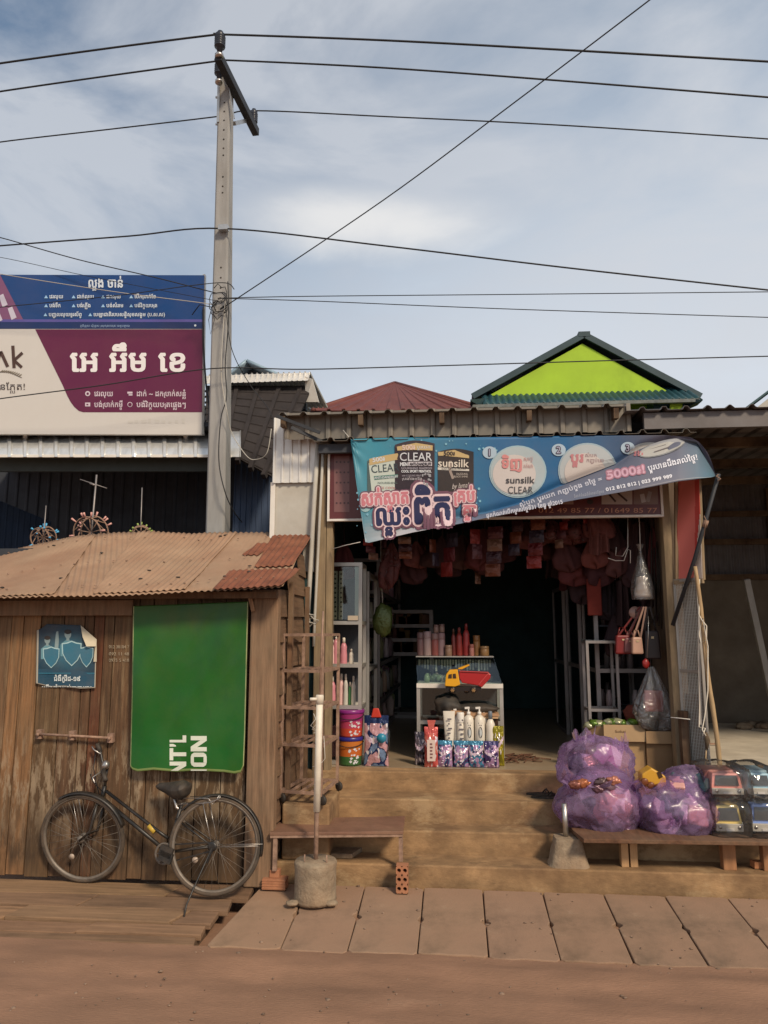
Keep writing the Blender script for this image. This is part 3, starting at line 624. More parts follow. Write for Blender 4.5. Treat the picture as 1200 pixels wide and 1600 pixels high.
b = MB(); b.col = (.9, .85, .8); b.box(6.2, 6.3, 6.9, 10.9, 0, 3.9); b.build('side_wall', m_tin, rs)
b = MB(); b.bar((2.25, 9.0, ZF+.02), (2.85, 8.9, ZF+.02), .03, .03); b.bar((2.2, 8.8, ZF+.02), (2.9, 8.75, ZF+.02), .02, .02); tag(b.build('scrap_rod', m_rustbar), 'dark thin rods lying on the cement floor behind the bamboo pole', 'rods')
b = MB()
for i in range(9): b.blob((PZ(1120+i*7, 1126+rnd.uniform(-3, 2), ZF).x, 10.4+rnd.uniform(-.2, .2), ZF+.03), (.10, .08, .05), i, .5, 2, 2)
tag(b.build('rubble', m_bconc), 'pale rubble heap at the foot of the dark shed back wall', 'rubble')

# ================================================================ ROOFS AND HOUSES BEHIND
# lime gable house
gh = thing('green_house', 'house with lime green gable and dark teal roof rising behind the shop', 'house', (2.6, 15, 0))
Yg = 14.0
ap = PY(910, 527, Yg); L0 = PY(752, 612, Yg); R0 = PY(1062, 612, Yg)
b = MB(); b.prism([PY(910, 537, Yg-.12), PY(764, 618, Yg-.12), PY(1056, 618, Yg-.12)], (0, .2, 0)); b.build('gable_wall', m_green, gh)
b = MB(); b.box(PY(760, 600, Yg+.6).x, PY(1062, 600, Yg+.6).x, Yg+.3, Yg+8, 0, PY(900, 625, Yg+.6).z); b.build('wall', m_green, gh)
def slopes(mb, a, l, y0, y1, per, amp):
    def fn(u, v): 
        y = lerp(y0, y1, u); return (lerp(a.x, l.x, v), y, lerp(a.z, l.z, v) + amp*trap(u*(y1-y0)/per))
    mb.grid(fn, 60, 6, smooth=False)
b = MB(); slopes(b, ap, PY(738, 622, Yg), Yg-.15, Yg+8, .5, .03); slopes(b, ap, PY(1090, 622, Yg), Yg-.15, Yg+8, .5, .03); b.build('roof', m_droof, gh, solid=0.05)
for (p, q) in ((ap, PY(738, 622, Yg)), (ap, PY(1090, 622, Yg))):
    b = MB(); b.bar(p+Vector((0, -.19, -.03)), q+Vector((0, -.19, -.03)), 0.05, 0.115, (0, 0, 1)); b.build('barge_board', m_droof, gh)
b = MB(); b.bar(ap+Vector((0, -.22, -.02)), ap+Vector((0, 8, -.02)), .22, .10); b.build('ridge_cap', m_droof, gh)
b = MB(); b.grid(lambda u, v: (lerp(PY(752, 612, Yg).x, PY(1075, 612, Yg).x, u), lerp(Yg-.75, Yg+.2, v), lerp(PY(900, 630, Yg-.75).z, PY(900, 610, Yg+.2).z, v)+.04*wav(u*34)), 340, 4); b.build('gable_skirt_roof', m_groof, gh, solid=.02)
b = MB(); z = PY(900, 630, Yg-.8).z; b.box(PY(738, 627, Yg-.8).x, PY(1092, 627, Yg-.8).x, Yg-.82, Yg-.74, z-.04, z+.02); b.build('gutter', M('aged_gutter', (.13, .15, .15), .7, var=.6, scale=9, dirt=.5, dirtcol=(.25, .24, .2)), gh)
for px in (735, 1098):
    b = MB(); e = PY(px, 624, Yg-1.0); i_ = PY(px+(28 if px < 900 else -40), 622, Yg-.3); b.prism([e, i_, i_+Vector((0, 0, -.25)), e+Vector((0, 0, -.02))], (0, .3, 0)); b.build('eave_tip', m_droof, gh)
b = MB(); b.box(PY(1035, 640, Yg).x-.3, PY(1065, 640, Yg).x, Yg-.5, Yg-.05, PY(1050, 655, Yg).z-.5, PY(1050, 632, Yg).z); b.build('eave_soffit', m_groof, gh)
b = MB(); p = PY(1057, 637, Yg-.6); b.box(p.x-.11, p.x+.10, Yg-.62, Yg-.55, p.z-.07, p.z+.07); b.build("soffit_panel", m_green, gh)
# red hip roof
rh = thing('red_roof_house', 'low red hipped metal roof of a house seen over the shop canopy', 'house', (-1, 15, 0))
a = PY(617, 598, 15.5); b = MB()
for (q0, q1) in (((490, 640), (760, 640)),):
    l, r = PY(488, 642, 13.2), PY(765, 642, 13.2); bl, br = Vector((l.x, 19.5, l.z)), Vector((r.x, 19.5, r.z)); ab = Vector((a.x, 17.5, a.z))
    def hip(u, v):
        e = l.lerp(r, u); t = a.lerp(a, u); p = e.lerp(t, v); p.z += .035*trap(u*(r.x-l.x)/.28)*(1-v); return p
    b.grid(hip, 200, 4, smooth=False)
    b.grid(lambda u, v: l.lerp(bl, u).lerp(a.lerp(ab, u), v), 8, 2); b.grid(lambda u, v: r.lerp(br, u).lerp(a.lerp(ab, u), v), 8, 2)
b.build('roof', m_rroof, rh, solid=.02)
b = MB(); b.tube([PY(617, 599, 15.5), PY(488, 641, 13.2)], .05, 6); b.tube([PY(617, 599, 15.5), PY(765, 641, 13.2)], .05, 6); b.build('ridge_cap', m_rroof, rh)
b = MB(); b.box(l.x+.3, r.x-.3, 13.6, 19, 0, l.z-.02); b.build('wall', m_greyp, rh)
# teal roof on the far right
th = thing('teal_roof_house', 'house with sloping teal metal roof at the far right edge', 'house', (7, 14, 0))
b = MB(); p, q = PY(1150, 652, 13), PY(1215, 600, 13)
b.grid(lambda u, v: (lerp(p.x, q.x+1.2, v), lerp(12.6, 18, u), lerp(p.z, q.z+.85, v)+.03*trap(u*5.4/.25)), 120, 2, smooth=False); b.build('roof', m_groof, th, solid=.03)
b = MB(); b.bar((p.x+.1, 12.7, p.z-.12), (q.x+1.2, 12.7, q.z+.73), .06, .14); b.build('barge_board', m_greyp, th)
b = MB(); b.prism([(p.x+.5, 12.85, 0), (q.x+1.2, 12.85, 0), (q.x+1.2, 12.85, q.z+.6), (p.x+.5, 12.85, p.z+.2)], (0, 4, 0)); b.build('wall', m_greyp, th)

# tiled house between pole and shop: silver edge, dark underside, blue wall below
hh = thing('tiled_house', 'house with dark tile underside and silver roof edge behind the utility pole', 'house', (-2.2, 10.5, 0))
b = MB(); A, B_ = PY(318, 600, 9.2), PY(484, 600, 9.2)
zt, zb = PY(400, 585, 9.2).z, PY(400, 602, 9.2).z
b.grid(lambda u, v: (lerp(A.x, B_.x, u), 9.2 - .02*trap(u*20) - (.12*(1-v)**2), lerp(zb, zt, v)), 240, 4, smooth=False); b.build('roof_edge', m_silver, hh, solid=.004)
b = MB(); b.grid(lambda u, v: (lerp(A.x, B_.x, u), lerp(9.2, 10.6, v), lerp(zt, zt-.05, v)+.02*trap(u*20)), 240, 1, smooth=False); b.build('roof_top', m_silver, hh, solid=.004)
b = MB(); e0, e1, e2 = PY(476, 588, 9.15), PY(498, 628, 9.2), PY(478, 628, 9.2); b.prism([e0, PY(488, 592, 9.1), e1, e2], (0, .05, 0)); b.build('roof_end_flap', m_white, hh)
def under(u, v):
    e = PY(lerp(322, 488, u), 604, 9.25); f = PY(lerp(322, 424, u), lerp(690, 745, u), 8.3); return e.lerp(f, v)
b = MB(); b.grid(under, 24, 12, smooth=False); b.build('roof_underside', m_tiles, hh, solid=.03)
b = MB()
for k in range(9):
    v = .08+k*.11; b.tube([Vector(under(0, v))+Vector((0, -.03, -.02)), Vector(under(1, v))+Vector((0, -.03, -.02))], .018, 5)
for k in range(5):
    u = .1+k*.2; b.bar(Vector(under(u, 0))+Vector((0, -.05, -.05)), Vector(under(u, 1))+Vector((0, -.05, -.05)), .05, .07)
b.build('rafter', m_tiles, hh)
b = MB(); p, q = PY(424, 655, 7.6), PY(482, 640, 7.6); b.prism([PY(440, 606, 9.3), PY(478, 606, 9.3), PY(478, 640, 9.3), PY(430, 640, 9.3)], (0, .1, 0)); b.build('verge_board', m_dark, hh)
b = MB(); X0, X1 = PY(366, 760, 8.9).x, PY(446, 760, 8.9).x
b.grid(lambda u, v: (lerp(X0, X1, u), 8.9-.012*trap(u*9), lerp(1.2, 4.4, v)), 140, 2, smooth=False); b.build('blue_wall', m_navy, hh)
b = MB(); X0, X1 = PY(310, 700, 10.6).x, PY(500, 700, 10.6).x; b.box(X0, X1, 10.6, 10.7, 0, zt-.1); b.build('back_wall', m_dark, hh)
# pale blue roof peak
pk = thing('blue_roof_house', 'pale blue roof peak showing above the silver roof edge', 'house', (-3.4, 15, 0))
P1, P2, P3 = PY(385, 563, 13), PY(348, 592, 13), PY(446, 590, 13)
b = MB()
for (l_, r_) in ((P1, P2), (P1, P3)): b.grid(lambda u, v: l_.lerp(r_, v*1.15)+Vector((0, 4*u, 0)), 2, 4)
b.build('roof', m_broof, pk, solid=.06)
b = MB(); b.prism([P1+Vector((0, .3, -.08)), P2+Vector((0, .3, -.1)), P3+Vector((0, .3, -.1))], (0, 3.5, 0)); b.build('gable', m_dark, pk)
b = MB(); b.box(P2.x, P3.x, 13.3, 16.8, 0, P2.z-.1); b.build('wall', m_greyp, pk)

# ================================================================ LEFT SHOPHOUSE WITH CURVED SILVER CANOPY
lh = thing('metal_shophouse', 'dark blue metal shophouse with curved silver ribbed canopy under the billboard', 'shophouse', (-4.2, 10, 0))
dC = 8.3
def canopy(u, v):
    x = lerp(-60, 376, u); th = v*1.5
    yy = lerp(674, 714, (1-math.cos(th))/(1-math.cos(1.5)))
    rib = trap(u*18.0)
    return PD(x, yy, dC + .55 - .75*math.sin(th)/math.sin(1.5) - .03*rib) + Vector((0, 0, .018*rib*math.cos(th)))
b = MB(); b.grid(canopy, 560, 14, smooth=False); b.build('canopy', m_canopy, lh, solid=.003)
b = MB()
q0, q1 = PD(-60, 708, dC-.2), PD(362, 708, dC-.2); b.bar(q0+Vector((0, 0, -.035)), q1+Vector((0, 0, -.035)), .03, .03); b.build('canopy_lip', m_white, lh)
b = MB(); q0, q1 = PD(-60, 724, dC+.05), PD(330, 724, dC+.05); b.bar(q0, q1, .05, .20); b.build('header', M('dark_green_header', (.05, .06, .055), .7, var=.2), lh)
b = MB(); q0, q1 = PD(-90, 760, 10.6), PD(372, 760, 10.6); n = HD
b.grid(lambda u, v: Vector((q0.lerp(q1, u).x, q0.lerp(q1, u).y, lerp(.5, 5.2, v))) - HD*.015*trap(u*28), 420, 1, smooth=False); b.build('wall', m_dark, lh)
b = MB(); s0, s1 = PD(-90, 760, 8.9), PD(78, 850, 10.4)
def bw(u, v):
    p = s0.lerp(s1, u); return Vector((p.x, p.y, lerp(1.0, lerp(PD(-10, 765, 9.0).z, PD(62, 812, 10.2).z, max(0, (u-.4)/.6)), v))) + Vector((0, -.014*trap(u*18), 0))
b.grid(bw, 260, 1, smooth=False); b.build('blue_side_wall', m_navy, lh)
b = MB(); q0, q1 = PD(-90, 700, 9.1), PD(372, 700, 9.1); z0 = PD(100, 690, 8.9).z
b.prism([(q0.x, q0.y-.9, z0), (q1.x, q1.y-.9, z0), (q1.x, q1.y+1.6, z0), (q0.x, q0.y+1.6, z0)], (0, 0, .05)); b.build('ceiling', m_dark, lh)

# ================================================================ BILLBOARD
BB = PD(318, 431, 8.15); n_bb = HD
def fb(x, y, k=0.0): return PD(x, y, 8.15-k)
bill = thing('billboard', 'large blue and maroon billboard with Khmer lettering above the silver canopy', 'billboard', fb(120, 678))
def slab(mb, pts, d0, d1, col):
    mb.col = col; mb.prism([PD(x, y, d0) for x, y in pts], HD*(d1-d0))
NAVY, BLUE, MAR, WHT = s2l(14, 42, 92), s2l(8, 60, 118), s2l(92, 18, 60), s2l(200, 196, 190)
b = MB(); slab(b, [(-70, 429), (319, 430), (318, 514), (-70, 514)], 8.15, 8.2, BLUE); b.build('upper_panel', m_sign, bill)
b = MB(); slab(b, [(-70, 514), (318, 514), (315, 679), (-70, 678)], 8.15, 8.2, WHT); b.build('lower_panel', m_sign, bill)
b = MB(); b.col = (.3, .3, .32); b.bar(PD(319.5, 430, 8.2), PD(316.5, 680, 8.2), .03, .05, HD); b.build('edge_frame', m_alu, bill)
for lx in (40, 290): b = MB(); b.tube([PD(lx, 672, 8.23), PD(lx, 705, 8.5)], .03); b.build('leg', m_alu, bill)
pr = MB(); f1 = lambda x, y: fb(x, y, .003); f2 = lambda x, y: fb(x, y, .006); f3 = lambda x, y: fb(x, y, .009)
polyp(pr, [(-70, 429), (0, 429), (38, 503), (-70, 503)], s2l(120, 75, 110), f1)
for x, y in ((-2, 462), (-10, 486), (12, 482)): polyp(pr, [(x, y), (x+7, y-3), (x+14, y+14), (x+6, y+18)], s2l(190, 185, 200), f2)
rectp(pr, -70, 499, 317, 503, s2l(86, 80, 150), f1)
rectp(pr, -70, 503, 318, 513.5, NAVY, f1)
W_ = s2l(205, 215, 225)
text(pr, 'លួង ចាន់', 165, 449, 14, W_, f2, align='c', bold=.025, w=56)
for row, y in ((((69, 'វេរលុយ', 22), (112, 'ដាក់លុយ', 27), (158, 'ដកលុយ', 23), (202, 'បើកប្រាក់ខែ', 34)), 466), (((69, 'បង់ទឹក', 18), (112, 'បង់ភ្លើង', 22), (158, 'បង់សំរាម', 27), (202, 'បង់វិក្កយបត្រ', 36)), 480), (((68, 'បញ្ចូលលុយទូរស័ព្ទ', 52), (138, 'បេឡាជាតិរបបសន្តិសុខសង្គម (ប.ស.ស)', 112)), 494)):
    for x, s, w in row:
        polyp(pr, [(x, y), (x+6, y), (x+3, y-5)], s2l(150, 190, 225), f2); text(pr, s, x+8, y, 5.6, W_, f2, w=w, bold=.02)
text(pr, 'ភូមិគ្រួស ឃុំគ្រួស ស្រុកព្រះនេត្រ ខេត្តបន្ទាយ', 125, 510.5, 3.2, s2l(150, 175, 210), f2, w=78)
discp(pr, 305, 508.5, 1.8, 1.8, W_, f2, 10); 
# maroon field with slanted left side and rounded lower corner
cor = [(55, 514.5), (98, 602)] + [(98+4+t*28, 602+8+34*math.sin(t*math.pi/2)**0.8) for t in (0.12, .3, .5, .75, 1)] + [(316, 644), (317, 514.5)]
polyp(pr, cor, MAR, f1)
WH2 = s2l(228, 224, 224)
text(pr, 'អេ', 109, 580, 33, WH2, f2, w=46, bold=.028); text(pr, 'អឹម', 170, 580, 33, WH2, f2, w=61, bold=.028); text(pr, 'ខេ', 247, 580, 33, WH2, f2, w=46, bold=.028)
WH3 = s2l(205, 190, 200)
for x, y, s, w in ((147, 619, 'វេរលុយ', 30), (213, 619, 'ដាក់ ~ ដកប្រាក់សន្សំ', 78), (147, 636, 'បង់ប្រាក់កម្ចី', 45), (213, 636, 'បង់វិក្កយបត្រផ្សេងៗ', 78)): text(pr, s, x, y, 8, WH3, f2, w=w, bold=.015)
discp(pr, 137, 615, 4, 4, WH3, f2, 14); discp(pr, 137, 615, 2, 2, MAR, f3, 10); rectp(pr, 133, 629, 141, 635, WH3, f2); rectp(pr, 135, 631, 138, 633, MAR, f3)
rectp(pr, 199, 612, 207, 615, WH3, f2); rectp(pr, 201, 616, 207, 618, WH3, f2); discp(pr, 203, 632, 4, 4, WH3, f2, 14); discp(pr, 203, 632, 3, 3, MAR, f3, 10)
DK = s2l(70, 48, 40)
linep(pr, [(-8, 574), (1, 549), (6, 560), (12, 573)], 5, DK, f2); linep(pr, [(20, 540), (22, 575)], 5, DK, f2); linep(pr, [(35, 551), (22, 563), (34, 574)], 4.5, DK, f2)
linep(pr, [(-20, 585), (0, 581), (14, 581), (34, 590)], 1, s2l(120, 110, 95), f2)
for t in range(10):
    x = 0+t*3.2; y = 581.5+(t/10)**2*8; linep(pr, [(x, y), (x+5, y-3.2)], 1.2, s2l(120, 110, 95), f2)
text(pr, 'ានភ្លែត!', -6, 609, 10, s2l(60, 50, 50), f2, w=46)
for i in range(9): rectp(pr, 200+i*10.5, 656+rnd.uniform(-2, 2), 206+i*10.5+rnd.uniform(-2, 2), 661, s2l(196, 192, 184), f1)
pr.build('lettering', m_sign, bill, recalc=False)

# ================================================================ UTILITY POLE AND CABLES
YP = 7.75
pole = thing('utility_pole', 'tall tapered concrete utility pole with steel crossarm behind the shed roof', 'pole', (PY(340, 840, YP).x, YP, 0))
def pw(y): return pl([(120, (340, 366)), (840, (322, 358))], y) if False else None
xc0, xc1 = PY(353, 125, YP), PY(340, 840, YP)
dx = (xc0.x-xc1.x)/(xc0.z-xc1.z); 
def pc(z): return xc1.x + dx*(z-xc1.z)
z_top = PY(353, 122, YP).z
b = MB(); n = 12
def psec(z, w, d): return [(pc(z)-w/2+.02, YP-d/2, z), (pc(z)+w/2-.02, YP-d/2, z), (pc(z)+w/2, YP-d/2+.02, z), (pc(z)+w/2, YP+d/2, z), (pc(z)-w/2, YP+d/2, z), (pc(z)-w/2, YP-d/2+.02, z)]
secs = []
for k in range(n+1):
    z = lerp(0, z_top, k/n); w = lerp(.245, .145, k/n); secs.append(psec(z, w, w*1.0))
vs = [p for s_ in secs for p in s_]; fs = []
for k in range(n):
    for j in range(6): fs.append((k*6+j, k*6+(j+1) % 6, k*6+6+(j+1) % 6, k*6+6+j))
fs += [tuple(range(6)), tuple(n*6+j for j in range(6))]
b.add(vs, fs); b.build('shaft', m_conc, pole)
b = MB(); b.col = (0.03, .03, .03)
for y in (155, 169, 183, 198, 213, 227, 238, 272, 287, 297, 348, 415, 431, 447, 463):
    p = PY(352-(y-150)*.018, y, YP-.13); z = p.z; w = lerp(.245, .145, z/z_top); b.lathe([(.010, 0), (.010, .012)], (pc(z)+.012, YP-w/2-.004, z), 10, (0, 1, 0))
b.build('bolt_hole', m_black, pole)
# crossarm runs towards the viewer on the right, and up away on the left
a0, a1 = PY(341, 88, YP-.55), PY(400, 207, YP+.75)
b = MB(); b.bar(a0, a1, .085, .10); b.build('crossarm', m_iron, pole, bevel=.004)
b = MB(); b.bar(PY(366, 193, YP+.1), PY(391, 187, YP+.62), .04, .045); b.bar(PY(351, 96, YP-.12), PY(366, 185, YP-.12), .012, .02); b.build('arm_brace', m_steel, pole)
b = MB(); b.bar(PY(343, 128, YP-.06), PY(341.5, 193, YP-.06), .03, .06); b.bar(PY(337, 152, YP-.06), PY(346, 152, YP-.06), .02, .02); b.bar(PY(337, 194, YP-.06), PY(346, 194, YP-.06), .02, .02); b.build('top_bracket', m_steel, pole)
def insul(px, py0, py1, Y, w):
    t_, u_ = PY(px, py0, Y), PY(px, py1, Y); H = t_.z-u_.z; r = w/2
    m = MB(); prof = [(r*.45, 0), (r*.5, H*.28), (r*.95, H*.3)]
    for k in range(5): prof += [(r*1.0, H*(.34+k*.10)), (r*.8, H*(.38+k*.10)), (r*.8, H*(.41+k*.10))]
    prof += [(r*.9, H*.86), (r*.5, H*.9), (r*.5, H)]
    m.lathe(prof, u_, 16); o = m.build('insulator', m_ins, pole); m2 = MB(); m2.lathe([(r*.75, 0), (r*.75, H*.12), (r*.5, H*.16)], u_-Vector((0, 0, H*.16)), 12); m2.build('cap', m_steel, o); return t_
i1 = insul(343, 50, 84, YP-.55, .125); i2 = insul(342, 95, 125, YP-.16, .115); i3 = insul(396, 171, 200, YP+.72, .105)
b = MB(); p = PY(349, 357, YP-.13); b.box(p.x-.05, p.x+.06, p.y-.04, p.y+.03, p.z-.03, p.z+.03); b.build('clamp', m_steel, pole)
def sagwire(pts, r, n=24):
    """pts: list of points; gentle catenary between neighbours given by middle control"""
    return pts
def cable(name, label, ctrl, r=.012, group=None, mat=None):
    P_ = [PY(x, y, Y) for x, y, Y in ctrl]; out = []
    for i in range(len(P_)-1):
        p0 = P_[max(i-1, 0)]; p1 = P_[i]; p2 = P_[i+1]; p3 = P_[min(i+2, len(P_)-1)]
        for k in range(8):
            t = k/8; out.append(0.5*((2*p1)+(p2-p0)*t+(2*p0-5*p1+4*p2-p3)*t*t+(-p0+3*p1-3*p2+p3)*t**3))
    out.append(P_[-1]); m = MB(); m.tube(out, r*.9, 6); return tag(m.build(name, mat or m_cable), label, 'cable', group)
cable('power_cable', 'topmost thick black power cable over the highest insulator', [(-80, 112, YP-.55), (0, 99, YP-.55), (180, 74, YP-.55), (330, 55, YP-.55), (352, 54, YP-.55), (600, 63, YP-.55), (900, 79, YP-.55), (1300, 102, YP-.55)], .013)
cable('power_cable', 'second black power cable through the insulator beside the pole top', [(-80, 157, YP-.08), (0, 143, YP-.08), (180, 117, YP-.08), (335, 96, YP-.08), (352, 94, YP-.08), (600, 106, YP-.08), (900, 128, YP-.08), (1300, 160, YP-.08)], .012)
cable('power_cable', 'third black power cable across the lowest insulator on the crossarm tip', [(-80, 237, YP+.72), (0, 222, YP+.72), (180, 201, YP+.72), (340, 182, YP+.72), (398, 173, YP+.72), (600, 182, YP+.72), (900, 197, YP+.72), (1300, 224, YP+.72)], .010)
cable('service_cable', 'single black cable clamped midway up the concrete pole', [(-80, 392, YP-.14), (0, 384, YP-.14), (200, 369, YP-.14), (349, 357, YP-.14), (600, 384, YP-.14), (900, 420, YP-.14), (1300, 464, YP-.14)], .011)
cable('stay_wire', 'long straight wire rising diagonally from the pole across the sky', [(350, 478, YP-.14), (365, 470, YP-.2), (600, 312, 7.0), (800, 163, 6.4), (1015, 0, 5.8), (1130, -90, 5.5)], .007)
cable('phone_wire', 'upper of two thin level wires leaving the pole to the right', [(340, 466, YP-.14), (480, 463, YP), (800, 460, YP), (1300, 455, YP)], .006)
cable('phone_wire', 'lower of two thin level wires leaving the pole to the right', [(340, 466, YP-.14), (480, 470, YP), (800, 483, YP), (1300, 499, YP)], .006)
cable('phone_wire', 'black wire running from above the billboard corner to the pole tie', [(-60, 358, 7.6), (0, 371, 7.6), (120, 405, 7.6), (240, 433, 7.6), (338, 458, YP-.16)], .007)
cable('phone_wire', 'thin pale wire sloping down over the blue billboard panel', [(-60, 415, 7.5), (0, 428, 7.5), (180, 456, 7.5), (320, 474, 7.6), (338, 480, YP-.16)], .005, mat=m_greyp)
cable('phone_wire', 'faint wire sagging over the top edge of the billboard', [(-60, 398, 7.7), (0, 402, 7.7), (140, 432, 7.7), (338, 470, YP-.16)], .004)
cable('phone_wire', 'wire rising from left across the blue billboard to the pole', [(-60, 486, 7.5), (0, 480, 7.5), (180, 462, 7.5), (300, 446, 7.55), (352, 442, YP-.17), (366, 452, YP-.17)], .006)
cable('phone_wire', 'black wire crossing the maroon billboard and running on past the lime gable', [(-60, 634, 7.4), (0, 623, 7.4), (160, 602, 7.4), (330, 576, 7.5), (480, 577, 7.6), (700, 571, 7.7), (1000, 562, 7.8), (1300, 554, 7.8)], .0075)
cable('phone_wire', 'short loose wire dropping from the pole tie to the tiled roof', [(352, 470, YP-.17), (362, 545, YP-.2), (390, 600, 8.0), (420, 640, 7.9), (440, 690, 7.7)], .005)
cable('drop_cable', 'slack black cable hanging down the face of the concrete pole', [(356, 440, YP-.17), (357, 500, YP-.19), (352, 570, YP-.2), (354, 620, YP-.21), (345, 655, YP-.22), (342, 720, YP-.23), (352, 770, YP-.24), (366, 800, YP-.1), (378, 816, YP+.2)], .007)
cable('drop_cable', 'thin pale cable dangling along the pole below the wire tie', [(352, 470, YP-.18), (347, 540, YP-.2), (346, 590, YP-.21), (354, 640, YP-.21), (362, 676, YP-.1), (385, 712, 7.6), (400, 718, 7.6), (417, 708, 7.5), (424, 670, 7.5)], .0055, mat=m_greyp)
cable('drop_cable', 'black cable curling round the pole under the billboard corner', [(318, 480, 7.9), (318, 540, 7.9), (322, 600, 7.9), (327, 640, 7.8), (324, 660, 7.7)], .012)
b = MB()
for k in range(6):
    c0 = PY(346+rnd.uniform(-6, 6), 467+rnd.uniform(-16, 18), YP-.17); r_ = rnd.uniform(.06, .13)
    pts = [c0+Vector((r_*math.cos(t)*1.0, -.01*k, r_*1.2*math.sin(t)*rnd.uniform(.6, 1.2))) for t in [j*.5+k for j in range(10)]]
    b.tube(pts, .005, 5)
b.tube([PY(300, 492, 7.7), PY(312, 476, 7.65), PY(331, 480, 7.6), PY(341, 470, 7.58)], .006, 5)
b.tube([PY(331, 480, 7.6), PY(326, 500, 7.6), PY(329, 522, 7.62), PY(335, 500, 7.6), PY(333, 484, 7.6)], .004, 5)
tag(b.build('wire_tangle', m_cable), 'knot of loose wires tied round the concrete pole at billboard height', 'wires')
# ================================================================ WOODEN SHED
YS = 5.86
shed = thing('wooden_shed', 'brown plank wall shed with dusty corrugated iron lean to roof', 'shed', (-2.9, 6.4, 0))
b = MB(); edges = [-40, -22, 0, 20, 48, 85, 118, 133, 150, 166, 205, 228, 266, 305, 345, 384]
for i, (a, c) in enumerate(zip(edges, edges[1:])):
    x0, x1 = PY(a, 1200, YS).x+.004, PY(c, 1200, YS).x-.004
    g = rnd.uniform(.6, 1.3); b.col = (g, g*rnd.uniform(.93, 1.0), g*rnd.uniform(.86, 1.0))
    if a in (118, 133): b.col = (.85*1.0, .48, .42) if a == 133 else (.7, .55, .5)
    if a in (0, 20): b.col = (1.9, 1.75, 1.5)
    b.box(x0, x1, YS+rnd.uniform(0, .008), YS+.03, .0 + rnd.uniform(0, .015), 2.22)
b.build('plank_wall', m_plank, shed, bevel=.003)
b = MB(); b.col = (1.35, 1.45, 1.5); xa, xb = PY(385, 1200, 5.79).x, PY(429, 1200, 5.79).x; b.box(xa, xb, 5.79, 5.90, 0, 2.22); b.build('corner_post', m_wood, shed, bevel=.008)
b = MB(); b.col = (1.05, .98, .9); b.box(-4.9, PY(207, 945, 5.8).x, 5.80, 5.855, PY(0, 962, 5.8).z, PY(0, 938, 5.8).z); b.build('header_beam', m_wood, shed, bevel=.004)
b = MB(); b.col = (.6, .55, .5); b.box(-4.9, xb, 5.72, 5.78, 2.15, 2.20); b.build('wall_plate', m_wood, shed)
b = MB(); b.col = (1.6, 1.5, 1.35); b.bar(PY(390, 928, 5.76), PY(396, 955, 5.77), .03, .03); b.build('batten', m_wood, shed)
# right side wall: lapped boards
b = MB(); z = 0.05; k = 0
while z < 2.45:
    h = rnd.uniform(.14, .24); ya = min(6.6, max(5.92, 5.52+(z+h+.02-2.23+.09)/.4)); g = rnd.uniform(.7, 1.1); b.col = (g, g*.95, g*.88); tl = rnd.uniform(-.02, .02)
    b.prism([(xb-.02+.022, ya, z), (xb-.02+.03, 6.85, z+tl), (xb-.02+.006, 6.85, z+h+.02+tl), (xb-.02, ya, z+h+.02)], (-.016, 0, 0)); z += h; k += 1
b.build('lap_board', m_woodx, shed)
b = MB(); b.col = (.9, .85, .8)
for y in (6.1, 6.8): b.box(xb+.012, xb+.05, y, y+.05, .05, 2.3)
b.build('side_batten', m_wood, shed)
b = MB(); b.box(-4.9, xb-.04, 6.9, 6.95, 0, 2.7); b.build('back_wall', m_dark, shed)
# roof: irregular back edge, worn corrugations
def eave(px): return PY(px, pl([(-60, 936), (0, 934), (120, 931), (240, 928), (350, 923), (442, 917)], px), 5.52)
def backp(px): return PY(px, pl([(-60, 872), (-20, 868), (60, 850), (120, 837), (180, 832), (240, 831), (300, 835), (360, 832), (420, 832), (481, 831)], px), 7.05)
def roofp(s, t, lift=0.0):
    e, k = eave(lerp(-70, 442, s)), backp(lerp(-70, 481, s)); p = e.lerp(k, t)
    p.z += -.035*math.sin(math.pi*t) + .012*noise.noise(Vector((p.x*1.3, p.y*2, 0))) + .0055*math.sin(p.x*2*math.pi/.052) + lift
    return p
b = MB(); b.grid(lambda u, v: roofp(u, v), 620, 14, smooth=True); b.build('roof_sheet', m_roof, shed, solid=.002)
def rag(u, k): return .012*noise.noise(Vector((u*5, k, 0))) + .006*noise.noise(Vector((u*60, k, 3)))
def rsheet(s0, s1, t0, t1, lift, k, name, mat, sk=0.0):
    m = MB(); m.grid(lambda u, v: roofp(lerp(s0, s1, u)+sk*v, lerp(t0+ (rag(u, k) if t0 > .02 else 0), t1+rag(u, k+5), v), lift), int(620*(s1-s0))+6, 24)
    return m.build(name, mat, shed, solid=.002)
rsheet(.785, .998, -.012, .31, .018, 1, 'rusty_sheet', m_rust, .03)
rsheet(.885, .998, .36, .97, .016, 2, 'rusty_sheet', m_rust, .02)
rsheet(.835, .885, .58, .80, .012, 4, 'rusty_sheet', m_rust, .03)
rsheet(-.0, .30, .015, .97, .012, 6, 'roof_sheet', m_roof, .10)
rsheet(.42, .70, .02, .99, .012, 7, 'roof_sheet', m_roof, .10)
b = MB()
for t in (.12, .5, .88):
    for k in range(26):
        if rnd.random() < .7: p = roofp(k/26+rnd.uniform(-.005, .005), t+rnd.uniform(-.02, .02), .022); b.lathe([(.011, 0), (.008, .006)], p, 6)
b.build('roof_nail', m_rustbar, shed)
b = MB()
for k in range(14):
    p = roofp(rnd.uniform(.05, .95), rnd.uniform(.08, .95), .02); b.blob(p, (.02, .012, .008), k, .4, 2, 1)
tag(b.build('roof_debris', m_black), 'few dark leaf scraps lying on the dusty shed roof', 'debris', kind='stuff')

